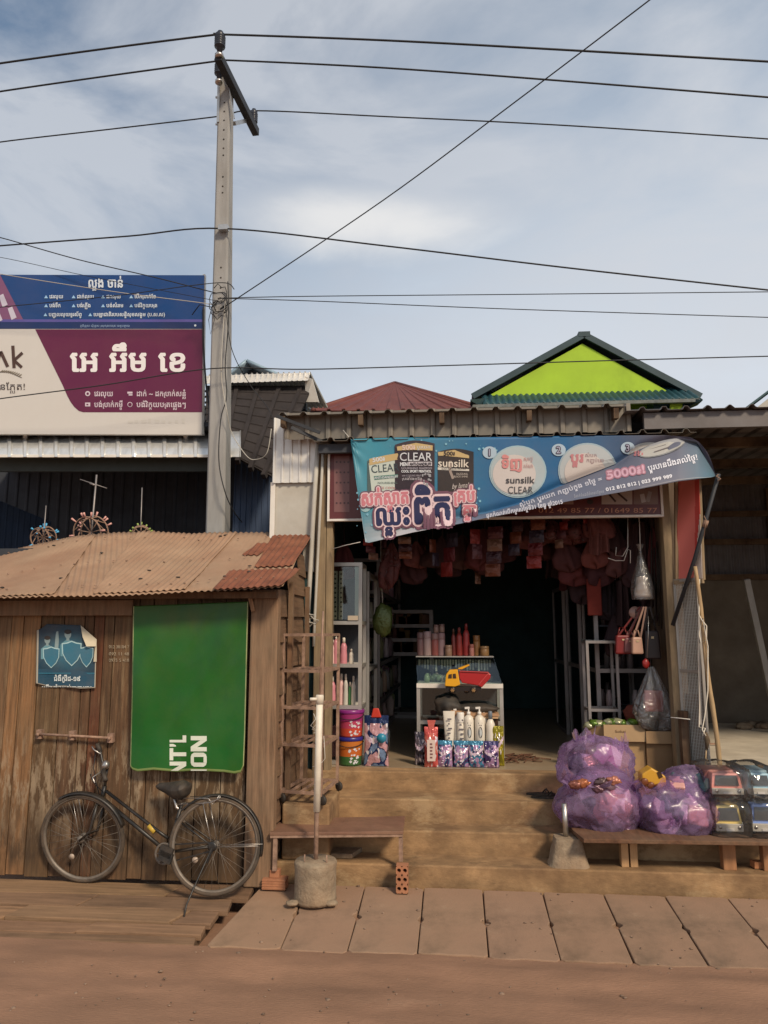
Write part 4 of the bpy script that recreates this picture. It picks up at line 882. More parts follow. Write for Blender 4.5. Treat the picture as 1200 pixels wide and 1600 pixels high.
# bar across the door
bar = thing('door_bar', 'rusty horizontal bar bolted across the planks above the bicycle', 'door bar', PY(115, 1150, 5.82))
b = MB(); b.tube([PY(62, 1147, 5.81), PY(173, 1153, 5.81)], .010, 8); b.build('rod', m_rustbar, bar)
for x, y in ((62, 1147), (113, 1149), (173, 1153)):
    b = MB(); p = PY(x, y, 5.83); b.box(p.x-.022, p.x+.022, 5.815, 5.858, p.z-.035, p.z+.035); b.lathe([(.013, 0), (.013, .03)], (p.x, 5.79, p.z), 8, (0, 1, 0)); b.build('bracket', m_rustbar, bar)

# poster
post = thing('health_poster', 'torn teal health poster with two people and shields on the planks', 'poster', PY(105, 1075, 5.845))
YPo = 5.846
def fpo(x, y, k=0.0):
    q = .012*math.sin((x-56)*.07)*max(0, (y-1040)/35) - .004*math.sin(y*.06+x*.03)
    return PY(x, y, YPo + q - .006 - k)
TE1, TE2, TE3 = s2l(14, 52, 72), s2l(30, 105, 130), s2l(20, 74, 98)
def pol_in(x, y): return True
def potop(x): return pl([(56, 986), (66, 981), (73, 975), (100, 976), (126, 977), (151, 1000)], x)
def pobot(x): return pl([(56, 1068), (80, 1074), (100, 1073), (125, 1076), (149, 1075)], x)
b = MB()
def pofn(u, v): x = lerp(56+1.5*(1-v), 151-2*v, u); return fpo(x, lerp(potop(x), pobot(x), v))
def pocol(u, v):
    k = math.exp(-((u-.5)**2/.12+(v-.45)**2/.08)); c = tuple(lerp(TE1[i], TE2[i], k) for i in range(3))
    if v > .72: c = TE3
    if u < .03 or u > .985 or v > .985: c = s2l(170, 165, 150)
    return c
b.grid(pofn, 60, 50, colfn=pocol); b.build('sheet', m_paper, post, solid=.001)
pr = MB(); g1 = lambda x, y: fpo(x, y, .003); g2 = lambda x, y: fpo(x, y, .005); g3 = lambda x, y: fpo(x, y, .0065)
SK, CL = s2l(135, 160, 165), s2l(95, 150, 165)
def shield(x, y, w, h, col, fn, r=1.0):
    polyp(pr, [(x-w*r, y-h*.8*r), (x-w*.5*r, y-h*.85*r), (x, y-h*r), (x+w*.5*r, y-h*.85*r), (x+w*r, y-h*.8*r), (x+w*.95*r, y), (x+w*.6*r, y+h*.55*r), (x, y+h*r), (x-w*.6*r, y+h*.55*r), (x-w*.95*r, y)], col, fn)
for x, y, s in ((74, 1000, 1.0), (106, 991, 1.15)):
    discp(pr, x, y, 4.6*s, 5.8*s, SK, g1, 16); rectp(pr, x-2*s, y+4*s, x+2*s, y+9*s, SK, g1)
    polyp(pr, [(x-10*s, y+14*s), (x-3*s, y+8*s), (x+3*s, y+8*s), (x+10*s, y+14*s), (x+10*s, y+30*s), (x-10*s, y+30*s)], CL, g1); discp(pr, x, y-3.4*s, 4.9*s, 3.2*s, s2l(20, 35, 45), g2, 14)
polyp(pr, [(85, 1014), (87, 992), (88, 987), (91, 986), (92, 1000), (91, 1014)], SK, g1)
for x, y, w, h in ((80, 1027, 13, 17), (112, 1021, 15.5, 20), (135, 1026, 11, 17)):
    shield(x, y, w, h, s2l(175, 210, 215), g2); shield(x, y, w, h, s2l(40, 112, 138), g3, .9)
rectp(pr, 60, 1051, 148, 1053, TE2, g1)
text(pr, 'ជំងឺកូវីដ-១៩', 105, 1064, 7.5, s2l(225, 235, 235), g2, align='c', w=42, bold=.016)
text(pr, 'យើងទាំងអស់គ្នាការពារ', 104, 1079, 7.5, s2l(225, 235, 235), g2, align='c', w=78, bold=.016, clip=[((0, 1073.5), (0, 1))])
pr.build('lettering', m_paper, post, recalc=False)
b = MB(); b.col = s2l(205, 196, 172)
b.add([PY(126, 977, 5.838), PY(151, 999, 5.838), PY(150, 1010, 5.825), PY(135, 1010, 5.80), PY(129, 995, 5.81)], [(0, 1, 2, 3, 4)]); b.col = s2l(190, 185, 165); b.add([PY(151, 999, 5.838), PY(151, 1034, 5.836), PY(146, 1034, 5.825), PY(148, 1012, 5.822)], [(0, 1, 2, 3)])
b.build('curled_corner', m_paper, post, solid=.001)
b = MB(); cw = s2l(190, 175, 150)
for row, s in ((1013, '012 38184 7'), (1024, '092 11 48'), (1034, '0975 5 418')): text(b, s, 170, row, 5.0, cw, lambda x, y: PY(x, y, 5.853), w=32)
tag(b.build('chalk_numbers', M('chalk', (1, 1, 1), .95, var=.6, scale=60, tint=True, bump=0)), 'faded chalk numbers written on planks beside the green banner', 'writing')

# green banner
gb = thing('green_banner', 'hanging green vinyl banner with sideways white letters on the shed wall', 'banner', PY(295, 1205, 5.79))
def gb_edge(v): return pl([(0, 208), (.5, 206), (1, 203)], v), pl([(0, 388), (.3, 386), (.8, 383), (1, 381)], v)
def fgr(x, y, k=0.0):
    t = (y-942)/264
    Y = 5.772 + .010*noise.noise(Vector((x*.03, y*.016, 3))) + .012*abs(noise.noise(Vector((x*.02+y*.012, y*.008, 9))))*(1-t*.5) + .012*math.sin(x*.045+y*.01)*t + .008*math.sin(y*.03+x*.02) - .012*max(0, t-.85)/.15*math.sin(x*.06)
    return PY(x, y, Y-k)
def gtop(x): return lerp(947, 940, (x-208)/180)
def gbot(x): return pl([(203, 1197), (207, 1203), (215, 1205.5), (240, 1203), (275, 1206), (300, 1204.5), (320, 1205), (350, 1206.5), (366, 1209), (376, 1207), (381, 1196)], x)
G1 = s2l(3, 92, 26)
m_gb = M('green_vinyl', (1, 1, 1), .45, var=.08, scale=2, bump=.15, bscale=9, tint=True, dirt=.28, dirtcol=s2l(96, 92, 40), dscale=1.1, bdist=.01)
stains(m_gb, (.012, .075, .02), 1.6, (1, 1, .6), .5, .66, .7); stains(m_gb, (.10, .20, .07), 2.2, (1, 1, 1), .60, .70, .45)
b = MB()
def gfn(u, v): l, r = gb_edge(v); x = lerp(l, r, u); return fgr(x, lerp(gtop(x), gbot(x), v))
b.grid(gfn, 110, 130, colfn=lambda u, v: s2l(165, 170, 120) if (u < .008 or u > .99) else (s2l(120, 140, 80) if v > .988 else tuple(lerp(G1[i], s2l(82, 78, 26)[i], .75*math.exp(-((u-.42)/.24)**2-((v-.10)/.075)**2)*(.6+.8*noise.noise(Vector((u*6, v*6, 1)))) + .25*max(0, 1-v*7)) for i in range(3)))); b.build('sheet', m_gb, gb, solid=.0015)
pr = MB(); h1 = lambda x, y: fgr(x, y, .004); WB = s2l(215, 220, 205)
cl = [((0, 1204.0), (0, 1))]
# block letters, read bottom to top: built as polygons in (along, across) and turned
def block(ch, a, w, h0, h1_):
    T = .28
    B_ = {'N': [[(0, 0), (0, 1), (T, 1), (T, 0)], [(1-T, 0), (1-T, 1), (1, 1), (1, 0)], [(0, 1), (T*1.1, 1), (1, 0), (1-T*1.1, 0)]],
          'T': [[(0, .78), (0, 1), (1, 1), (1, .78)], [(.34, 0), (.34, .78), (.66, .78), (.66, 0)]],
          "'": [[(.2, .62), (.2, 1), (.8, 1), (.8, .78), (.5, .62)]],
          'L': [[(0, 0), (0, 1), (.36, 1), (.36, 0)], [(.36, 0), (.36, .22), (1, .22), (1, 0)]],
          'I': [[(.1, 0), (.1, 1), (.9, 1), (.9, 0)]],
          'O': [[(0, .2), (0, .8), (.12, .95), (.3, 1), (.3, .78), (.3, .2), (.3, 0), (.12, .05)], [(.7, 0), (.7, .2), (.7, .8), (.7, 1), (.88, .95), (1, .8), (1, .2), (.88, .05)], [(.3, .8), (.3, 1), (.7, 1), (.7, .8)], [(.3, 0), (.3, .2), (.7, .2), (.7, 0)]]}[ch]
    for q in B_:
        pts = [(lerp(h1_, h0, v), a-u*w) for u, v in q]
        bm = bmesh.new(); bm.faces.new([bm.verts.new((x, y, 0)) for x, y in pts])
        bmesh.ops.bisect_plane(bm, geom=bm.verts[:]+bm.edges[:]+bm.faces[:], plane_co=(0, 1204.3, 0), plane_no=(0, 1, 0), clear_outer=True)
        for f in bm.faces: pr.add([h1(v.co.x, v.co.y) for v in f.verts], [tuple(range(len(f.verts)))], False, [WB])
        bm.free()
for ch, a, w in (('N', 1212, 22), ('T', 1188, 19), ("'", 1168, 7), ('L', 1160, 11)): block(ch, a, w, 265, 291)
for ch, a, w in (('I', 1213, 12), ('O', 1198, 22), ('N', 1174, 24)): block(ch, a, w, 298, 323)
pr.build('lettering', m_print, gb, recalc=False)

# ================================================================ BICYCLE (leaning on the shed, side-on plane)
RC0, FC0 = PZ(330, 1401, 0.002), PZ(126, 1382, 0.002)
bx = (FC0-RC0).normalized()                            # forward along the bike
lean = (Vector((0, 0, 1)) + Vector((0, 1, 0))*.10); lean = (lean - bx*lean.dot(bx)).normalized()
bn = bx.cross(lean).normalized()                       # sideways
if bn.y > 0: bn = -bn                                  # towards the viewer
def BK(x, y, s=0.0): return PP(x, y, RC0, bn) + bn*s
bike = thing('bicycle', 'old black step through bicycle leaning on the plank shed wall', 'bicycle', (RC0+FC0)/2)
RW = .342
rc = RC0 + lean*RW; fc = FC0 + lean*(RW-.018) + bx*.03
m_rim = M('dull_steel_rim', (.20, .175, .15), .55, .4, var=.4, scale=15, dirt=.5, dirtcol=(.2, .14, .09), bump=.05)
def wheel(c, ax, seed):
    ax = ax.normalized(); u = (lean - ax*lean.dot(ax)).normalized(); w = ax.cross(u)
    ring = lambda r, s=0, n=56: [c + (u*math.cos(t)+w*math.sin(t))*r + ax*s for t in (2*math.pi*i/n for i in range(n))]
    m = MB(); m.tube(ring(RW-.017), .0175, 8, True); wh = m.build('wheel', m_tyre, bike); 
    m = MB()
    n = 56
    prof = [(RW-.032, -.012), (RW-.026, -.014), (RW-.026, .014), (RW-.032, .012), (RW-.043, .006), (RW-.043, -.006)]
    vs = [c+(u*math.cos(t)+w*math.sin(t))*r+ax*s for t in (2*math.pi*i/n for i in range(n)) for r, s in prof]
    fs = [(i*6+j, i*6+(j+1) % 6, ((i+1) % n)*6+(j+1) % 6, ((i+1) % n)*6+j) for i in range(n) for j in range(6)]
    m.add(vs, fs, True); m.build('rim', m_rim, wh)
    m = MB()
    for i in range(32):
        t = 2*math.pi*i/32; sgn = 1 if i % 2 else -1; t2 = t + (.95 if (i//2) % 2 else -.95)
        m.tube([c+(u*math.cos(t2)+w*math.sin(t2))*.026+ax*.026*sgn, c+(u*math.cos(t)+w*math.sin(t))*(RW-.042)], .0014, 4)
    m.build('spokes', m_rim, wh)
    m = MB(); m.lathe([(.012, -.045), (.030, -.03), (.030, -.024), (.017, -.02), (.017, .02), (.030, .024), (.030, .03), (.012, .045)], c, 14, ax); m.build('hub', m_rim, wh)
    m = MB(); m.lathe([(.022, 0), (.022, .008)], c+(u*math.cos(seed)+w*math.sin(seed))*.17, 12, ax); m.build('reflector', M('amber_reflector', (.42, .33, .26), .3, var=.1), wh)
    return u, w
fax = (bn + lean*(-.26) - bx*.12).normalized(); rax = (bn - bx*.22).normalized()
wheel(rc, rax, 2.2); wheel(fc, fax, 2.6)
m = MB()
bb = BK(262, 1332); seatj = BK(284, 1262); headt, headb = BK(164, 1228), BK(158, 1253)
m.tube([headt, headb], .017, 10)
m.tube([BK(166, 1236), BK(246, 1298), BK(263, 1310)], .0125, 8)      # upper slanting tube
m.tube([BK(162, 1249), bb], .0155, 8)                        # lower slanting tube
m.tube([BK(267, 1252), BK(270, 1248), bb], .0001, 4) if False else None
m.tube([seatj+Vector((0, 0, .03)), bb], .0145, 8)
for s in (.045, -.045):
    m.tube([bb+bn*s*.5, rc+bn*s], .009, 6); m.tube([BK(277, 1278)+bn*s*.5, rc+bn*s], .008, 6)
m.lathe([(.022, -.035), (.022, .035)], bb, 12, bn); m.build('frame', m_bike, bike)
m = MB()
for s in (.05, -.05): m.tube([BK(157, 1256)+bn*s*.9, BK(152, 1278)+bn*s, BK(147, 1298)+bn*s, fc+fax*s], [.012, .012, .010, .008], 8)
m.tube([BK(157, 1256)+bn*.05, BK(157, 1256)-bn*.05], .013, 8); m.build('fork', m_bike, bike)
m = MB(); m.tube([headt, BK(166, 1210), BK(168, 1200)], .011, 8); st = BK(168, 1200)
m.tube([BK(153, 1166), BK(157, 1174), BK(160, 1190), BK(165, 1200), BK(170, 1199, .05), BK(173, 1202, .10), BK(180, 1213, .14)], .011, 8); m.build('handlebar', m_bike, bike)
m = MB(); m.tube([BK(173, 1203, .10), BK(183, 1217, .15)], .0175, 10); m.build('grip', m_black, bike)
m = MB(); m.tube([BK(157, 1175), BK(152, 1162)], .0175, 10); m.build('grip', m_black, bike)
m = MB(); m.tube([BK(160, 1178, .02), BK(150, 1172, .02), BK(146, 1166, .02)], .006, 6); m.tube([BK(172, 1204, .12), BK(164, 1212, .16), BK(170, 1220, .18)], .005, 6); m.build('brake_lever', m_steel, bike)
m = MB(); m.tube([BK(150, 1172), BK(146, 1200), BK(150, 1222), BK(157, 1250)], .0035, 5); m.tube([BK(165, 1208)+bn*.18, BK(153, 1208)+bn*.1, BK(152, 1222)+bn*.05, BK(164, 1238)+bn*.02], .003, 5); m.build('brake_cable', m_cable, bike)
m = MB(); p = BK(170, 1194, .06); ax = (bn+bx*.5+Vector((0, 0, .2))).normalized(); m.lathe([(.008, -.045), (.030, -.03), (.034, 0), (.030, .006), (.012, .012), (.0, .013)], p, 18, ax); m.build('headlight', m_steel, bike)
m = MB()                                              # saddle
def sadd(u, v):
    x = lerp(243, 297, u); wd = pl([(0, .0), (.06, .018), (.3, .028), (.6, .075), (.85, .095), (.96, .06), (1, .0)], u); a = v*2*math.pi
    top = pl([(0, 1228), (.12, 1223), (.4, 1222), (.8, 1219), (.95, 1222), (1, 1230)], u); bot = pl([(0, 1228.5), (.06, 1233), (.3, 1240), (.55, 1249), (.75, 1250), (.9, 1244), (1, 1230.5)], u)
    return BK(x, (top+bot)/2 - (bot-top)/2*math.sin(a), wd*math.cos(a))
m.grid(sadd, 40, 20); m.build('saddle', m_black, bike)
m = MB(); m.tube([BK(272, 1243), BK(276, 1262), seatj+Vector((0, 0, -.02))], .0125, 8); m.build('seat_post', m_steel, bike)
def guard(c, ax, a0, a1, name):
    ax = ax.normalized(); u = (lean - ax*lean.dot(ax)).normalized(); w = ax.cross(u)
    if w.dot(bx) < 0: w = -w
    m = MB(); 
    def fn(s, v):
        t = lerp(a0, a1, s); q = (v-.5)*2; r = RW+.016-.012*q*q; return c+(u*math.cos(t)+w*math.sin(t))*r+ax*.028*q
    m.grid(fn, 30, 6); return m.build(name, m_bike, bike, solid=.0015)
guard(rc, rax, -1.75, .85, 'rear_mudguard'); guard(fc, fax, -1.25, .55, 'front_mudguard')
m = MB()
for s in (.04, -.04):
    m.tube([rc+bn*s, rc+bn*s+ (lean*math.cos(1.5)-bx*math.sin(1.5))*(RW+.015)], .0022, 5); m.tube([fc+fax*s, fc+fax*s+(lean*math.cos(.35)+bx*math.sin(.35))*(RW+.015)], .0022, 5)
m.build('mudguard_stay', m_steel, bike)
m = MB()                                              # rear rack
ra = [(278, 1250), (290, 1251), (334, 1249), (346, 1247)]
for s in (.05, .017, -.017, -.05): m.tube([BK(281, 1256, s), BK(334, 1253, s), BK(344, 1248, s), BK(346, 1243, s)], .0035, 5)
for x in (288, 305, 322, 336): m.tube([BK(x, 1255, .05), BK(x, 1253, -.05)], .003, 5)
for s in (.05, -.05): m.tube([BK(292, 1246, s), BK(330, 1246, s), BK(336, 1253, s)], .003, 5); m.tube([BK(322, 1254, s), rc+bn*s], .003, 5)
m.tube([BK(346, 1243, .05), BK(346, 1243, -.05)], .0035, 5); m.build('carrier_rack', m_steel, bike)
m = MB(); m.lathe([(.075, 0), (.078, .003), (.075, .006), (.06, .006), (.06, 0)], bb+bn*.05, 26, bn, cap=False)
for k in range(5): m.bar(bb+bn*.053, bb+bn*.053+(bx*math.cos(k*1.257)+lean*math.sin(k*1.257))*.068, .01, .004)
m.build('chainring', m_rim, bike); m = MB(); m.bar(bb+bn*.07, BK(256, 1346, .07), .016, .012); m.build('crank', m_rim, bike); m = MB(); m.bar(bb-bn*.06, bb-bn*.06+(bb-BK(256, 1346)), .016, .012); m.build('crank', m_rim, bike)
m = MB(); q = BK(270, 1334, .11); m.col = (1, 1, 1)
for dz in (.03, -.03): m.bar(q-bx*.055+lean*dz*.6+bn*.0, q+bx*.045+lean*(dz*.6+.03), .07, .022, bn)
m.build('pedal', m_black, bike)
m = MB(); q = BK(248, 1343, .02)-bn*.12; m.bar(q-bx*.045, q+bx*.045, .06, .022, bn); m.build('pedal', m_black, bike)
m = MB(); m.bar(bb+bn*.048+lean*.06, rc+bn*.045+lean*.028, .006, .010, lean); m.bar(bb+bn*.048-lean*.068, rc+bn*.045-lean*.030, .006, .010, lean); m.build('chain', m_bike, bike)
m = MB(); m.lathe([(.034, 0), (.036, .003), (.034, .012), (.02, .014)], rc+bn*.04, 18, bn); m.bar(rc+bn*.05-lean*.02, rc+bn*.055-lean*.11+bx*.03, .02, .012, bn); m.build('derailleur', m_bike, bike)
m = MB(); m.tube([rc+bn*.05-lean*.01, BK(318, 1370, .09), BK(313, 1402, .20), BK(314, 1424, .26)], .006, 6); m.build('kickstand', m_bike, bike)
m = MB(); m.tube([BK(233, 1290), BK(242, 1300)], .020, 10); m.build('yellow_band', M('yellow_band', (.55, .36, .05), .4, var=.2), bike)
m = MB()
for t in (0, 1): m.tube([BK(286, 1273+t*6, .045), BK(292, 1283, .03), BK(290, 1290, .02), BK(284, 1283, .03)], .006, 6)
m.build('ring_lock', m_rim, bike)

# ================================================================ RACK, BENCH, BUCKET POLE, BRICKS
rk = thing('shelf_rack', 'rusted empty steel shelf rack on castors beside the shop doorway', 'rack', (-1.2, 6.25, 0.55))
v2 = lambda x, y, Y: Vector((PY(x, y, Y).x, Y))
LF, NF, RB_, LB = v2(441, 1105, 6.03), v2(503, 1118, 5.96), v2(528, 1107, 6.5), v2(473, 1094, 6.5)
cn = [LF, NF, RB_, LB]
zl = [PY(437, 1236, 6.03).z, PY(441, 1163, 6.03).z, PY(441, 1105, 6.03).z, PY(441, 1048, 6.03).z, PY(443, 992, 6.03).z]
zpl = PY(500, 1259, 5.95).z
for c in cn: b = MB(); b.bar((c.x, c.y, zl[0]-.02), (c.x, c.y, zl[4]), .024, .024); b.build('post', m_rustbar, rk)
for i, z in enumerate(zl):
    b = MB(); n_ = 0
    for p, q in zip(cn, cn[1:]+cn[:1]): b.bar((p.x, p.y, z), (q.x, q.y, z), .022, .022)
    if i < 4:
        for t in (.25, .5, .75): p, q = LF.lerp(NF, t), LB.lerp(RB_, t); b.bar((p.x, p.y, z+.004), (q.x, q.y, z+.004), .016, .016)
    b.build('shelf', m_rustbar, rk)
for c in (NF, RB_, LF):
    b = MB(); b.lathe([(.034, -.012), (.038, -.008), (.038, .008), (.034, .012)], (c.x+.015, c.y, zpl+.038), 16, (.8, 1, 0)); b.bar((c.x, c.y, zpl+.05), (c.x, c.y, zl[0]), .03, .02); b.build('castor', m_black, rk)
b = MB()
for k in range(4):
    p = PY(490+k*2, 1115+k*6, 5.93); b.tube([p, p+Vector((.02, -.01, -.04)), p+Vector((-.02, -.01, -.09)), p+Vector((.015, 0, -.12+.02*k))], .0025, 4)
b.tube([PY(506, 1150, 5.92), PY(508, 1185, 5.92), PY(500, 1195, 5.92), PY(488, 1198, 5.92)], .002, 4); b.build('string', m_white, rk)
b = MB(); b.col = s2l(40, 130, 165); p = PY(431, 1238, 5.97); b.box(p.x-.03, p.x+.02, p.y-.02, p.y+.05, p.z-.04, p.z+.04); tag(b.build('blue_clip', m_plastic, bevel=.008), 'small blue plastic block hanging on the rack foot', 'clip')
b = MB(); rad = .25; c = PY(478, 1330, 6.0); b.tube([c+Vector((rad*math.cos(t)*.9, .02*t, rad*math.sin(t)*.9)) for t in [math.pi*.62+i*.1 for i in range(22)]], .010, 6); tag(b.build('bent_hose', m_black), 'dark curved hose hanging behind the bench near the shed corner', 'hose')

bp = thing('bucket_pole', 'white plastic pipe over a steel post set in a cylindrical concrete base', 'pole', (-1.0, 5.57, 0))
c0 = PZ(494, 1400, 0); base = Vector((c0.x, 5.62, -.02)); 
b = MB(); r0 = .150; b.lathe([(r0*.98, 0), (r0*1.03, .02), (r0, .05), (r0*1.0, .22), (r0*1.03, .262), (r0*.98, .278), (.02, .283)], base, 36); b.build('concrete_base', m_bconc, bp)
b = MB(); t0 = PY(492, 1352, 5.62); t1 = PY(495, 1268, 5.62); t2 = PY(499.5, 1092, 5.62); t3 = PY(503, 1000, 5.66)
b.tube([base+Vector((0, 0, .2)), t0.lerp(t1, .9), t2], .017, 10); b.build('steel_post', m_rustbar, bp)
b = MB(); b.tube([t1, t1.lerp(t2, .5), t2], .0255, 14); b.build('white_pipe', m_pvc, bp)
b = MB(); b.lathe([(.031, -.035), (.031, .02), (.027, .03)], t2, 14, (t2-t1)); b.lathe([(.012, 0), (.012, .05)], t2+Vector((-.02, -.02, 0)), 8, (-1, -.4, 0)); b.build('pipe_coupling', m_pvc, bp)
b = MB(); b.tube([t2, t3, PY(505, 955, 5.7)], .008, 6); b.build('thin_rod', m_rustbar, bp)
b = MB()
for dxx in (-.07, .09): b.tube([base+Vector((dxx, -.06, .25)), base+Vector((dxx, -.06, .33))], .005, 5)
b.build('rebar_stub', m_rustbar, bp)
for i, (dx_, dy) in enumerate(((-.14, -.08), (.13, -.06))): b = MB(); b.blob(base+Vector((dx_, dy-.03, .02)), (.05, .04, .02), i, .3, 2, 2); tag(b.build('wedge_stone', m_bconc), 'flat stone chip wedged under the %s side of the round concrete base' % ('left', 'right')[i], 'stone')

bench = thing('bench', 'low bench with rust red sheet metal top standing on bricks', 'bench', (-.92, 6.0, 0))
zb = .405
A, B2, C2, D2 = PZ(421, 1301, zb), PZ(630, 1299, zb), PZ(633, 1275, zb), PZ(440, 1279, zb)
b = MB(); b.prism([A, B2, C2, D2], (0, 0, -.022)); b.build('top', m_bench, bench, bevel=.003)
b = MB(); b.prism([A+Vector((.005, .004, -.022)), B2+Vector((-.005, .004, -.022)), B2+Vector((-.005, .02, -.022)), A+Vector((.005, .02, -.022))], (0, 0, -.018)); b.build('apron', m_rustbar, bench)
for p, zf in ((A+Vector((.04, .03, 0)), .13), (B2+Vector((-.02, .03, 0)), .185), (C2+Vector((-.03, -.03, 0)), .139), (D2+Vector((.05, -.03, 0)), .139)):
    b = MB(); b.bar((p.x, p.y, zf), (p.x, p.y, zb-.022), .030, .030); b.build('leg', m_rustbar, bench)
def brick(name, label, c, sx, sy, sz_, holes, rot=0):
    o = thing(name, label, 'brick', c); nx, nz = holes; m = MB(); x0, z0 = c[0]-sx/2, c[2]; y0 = c[1]-sy/2
    cw, ch = sx/nx, sz_/nz; r = min(cw, ch)*.33; N = 16
    for i in range(nx):
        for k in range(nz):
            cx, cz = x0+(i+.5)*cw, z0+(k+.5)*ch; sq = []; ci = []; cb = []
            for j in range(N):
                t = 2*math.pi*(j+.5)/N; ca, sa = math.cos(t), math.sin(t); q = 1/max(abs(ca), abs(sa))
                sq.append((cx+ca*q*cw/2, y0, cz+sa*q*ch/2)); ci.append((cx+ca*r, y0, cz+sa*r)); cb.append((cx+ca*r, y0+sy*.9, cz+sa*r))
            m.add(sq+ci+cb, [(j, (j+1) % N, N+(j+1) % N, N+j) for j in range(N)]+[(N+j, N+(j+1) % N, 2*N+(j+1) % N, 2*N+j) for j in range(N)]+[tuple(range(2*N, 3*N))])
    x1, z1, y1 = x0+sx, z0+sz_, y0+sy
    m.add([(x0, y0, z0), (x1, y0, z0), (x1, y0, z1), (x0, y0, z1), (x0, y1, z0), (x1, y1, z0), (x1, y1, z1), (x0, y1, z1)], [(0, 1, 5, 4), (1, 2, 6, 5), (2, 3, 7, 6), (3, 0, 4, 7), (4, 5, 6, 7)])
    m.build('clay_body', m_brick, o, recalc=False); return o
p = PZ(628, 1396, 0)
brick('hollow_brick', 'upright hollow orange brick with six round holes under the right bench leg', (p.x, p.y+.05, -.004), .088, .085, .19, (2, 3))
p = PZ(428, 1391, 0)
b = MB(); b.box(p.x-.092, p.x+.085, p.y, p.y+.10, .0, .075)
for z in (.012, .03, .048, .066): b.box(p.x-.0945, p.x+.0875, p.y-.0025, p.y+.1025, z-.005, z+.003)
tag(b.build('ribbed_brick', m_brick, bevel=.003), 'ribbed orange brick lying flat under the left bench leg', 'brick')
b = MB(); b.box(p.x-.045, p.x+.03, p.y+.03, p.y+.09, .0755, .13); tag(b.build('brick_piece', m_brick, bevel=.004), 'broken orange brick piece on top of the ribbed brick', 'brick')
b = MB(); c = PZ(545, 1335, .139); b.prism([PZ(516, 1341, .141), PZ(550, 1342, .141), PZ(570, 1328, .141), PZ(520, 1331, .141)], (0, .0, .035)); tag(b.build('stone_flake', m_bconc, bevel=.006), 'broken concrete flake lying on the kerb under the bench', 'rubble')
# ================================================================ SIGN BEHIND THE BANNER AND THE BIG BANNER
sg = thing('shop_sign', 'framed maroon shop sign with product photos and phone number above the doorway', 'sign', (0.37, 6.88, 2.95))
YG = 6.885
b = MB(); b.col = s2l(92, 40, 42); p, q = PY(516, 708, YG), PY(1033, 804, YG); b.box(p.x, q.x, YG, YG+.02, q.z, PY(700, 690, YG).z); b.build('panel', m_sign, sg)
b = MB(); zt = PY(700, 690, YG).z
fw = .022
b.box(p.x-fw, q.x+fw, YG-.015, YG+.03, q.z-fw, q.z); b.box(p.x-fw, p.x, YG-.015, YG+.03, q.z, zt); b.box(q.x, q.x+fw, YG-.015, YG+.03, q.z, zt); b.build('frame', m_white, sg, bevel=.003)
pr = MB(); fs1 = lambda x, y: PY(x, y, YG-.003); fs2 = lambda x, y: PY(x, y, YG-.005)
rectp(pr, 522, 712, 546, 800, s2l(120, 82, 80), fs1)
for i in range(4):
    for j in range(5): discp(pr, 526+i*6, 722+j*16, 1.6, 1.6, s2l(70, 45, 48), fs2, 8)
text(pr, '012 49 85 77 / 01649 85 77', 1027, 801, 7.5, s2l(190, 130, 100), fs2, align='r', w=186)
for x0, x1, c in ((850, 896, s2l(150, 120, 110)), (940, 988, s2l(165, 150, 140)), (990, 1028, s2l(120, 95, 85))): rectp(pr, x0, 745, x1, 788, c, fs1)
linep(pr, [(950, 770), (962, 784)], 3, s2l(60, 40, 40), fs2); linep(pr, [(965, 770), (980, 783)], 3, s2l(60, 40, 40), fs2); linep(pr, [(1003, 772), (1006, 785)], 7, s2l(170, 160, 155), fs2); linep(pr, [(1016, 768), (1012, 784)], 6, s2l(140, 130, 125), fs2); discp(pr, 922, 784, 5, 4, s2l(50, 40, 40), fs2, 12)
pr.build('lettering', m_sign, sg, recalc=False)

ban = thing('shop_banner', 'wide teal shampoo promotion banner with its lower edge pulled up across the shop', 'banner', (0.3, 6.7, 2.9))
def btop(x): return pl([(548, 686), (620, 683.5), (700, 684), (900, 681), (1040, 680), (1078, 683), (1092, 690), (1105, 706), (1112, 722), (1118, 742)], x)
def bbot(x): return pl([(548, 692), (552, 760), (560, 847), (566, 848), (640, 832), (720, 818), (800, 800), (900, 781), (1000, 764), (1060, 752), (1112, 745.5), (1118, 744)], x)
def bcre(x): return pl([(548, 846), (600, 840), (690, 814), (760, 802), (815, 787), (870, 762), (960, 727), (1000, 700), (1060, 684), (1090, 690), (1118, 743)], x)
def bY(x, y):
    yc, yb = bcre(x), bbot(x)
    w_ = .012*math.sin(x*.021+y*.012)+.0025*math.sin(x*.05-y*.03)
    fn_ = math.exp(-((x-548)/16)**2)*.012*math.sin(math.atan2(y-690, x-540)*14)
    Y = 6.665 + w_ + fn_
    if y > yc and yb > yc+.5:
        t = min(1.1, (y-yc)/max(6, yb-yc)); amp = pl([(560, .0), (700, .06), (850, .20), (1000, .30), (1118, .26)], x)
        Y += .03*math.exp(-((t-.03)/.08)**2) - amp*t**.8
    else:
        Y += .03*math.exp(-((yc-y)/7)**2)*pl([(600, 0), (720, 1), (1118, 1)], x)
    Y -= pl([(1040, 0), (1090, .10), (1118, .02)], x)*1.0 if y <= yc else 0
    return Y
def fbn(x, y, k=0.0): return PY(x, y, bY(x, y)-k)
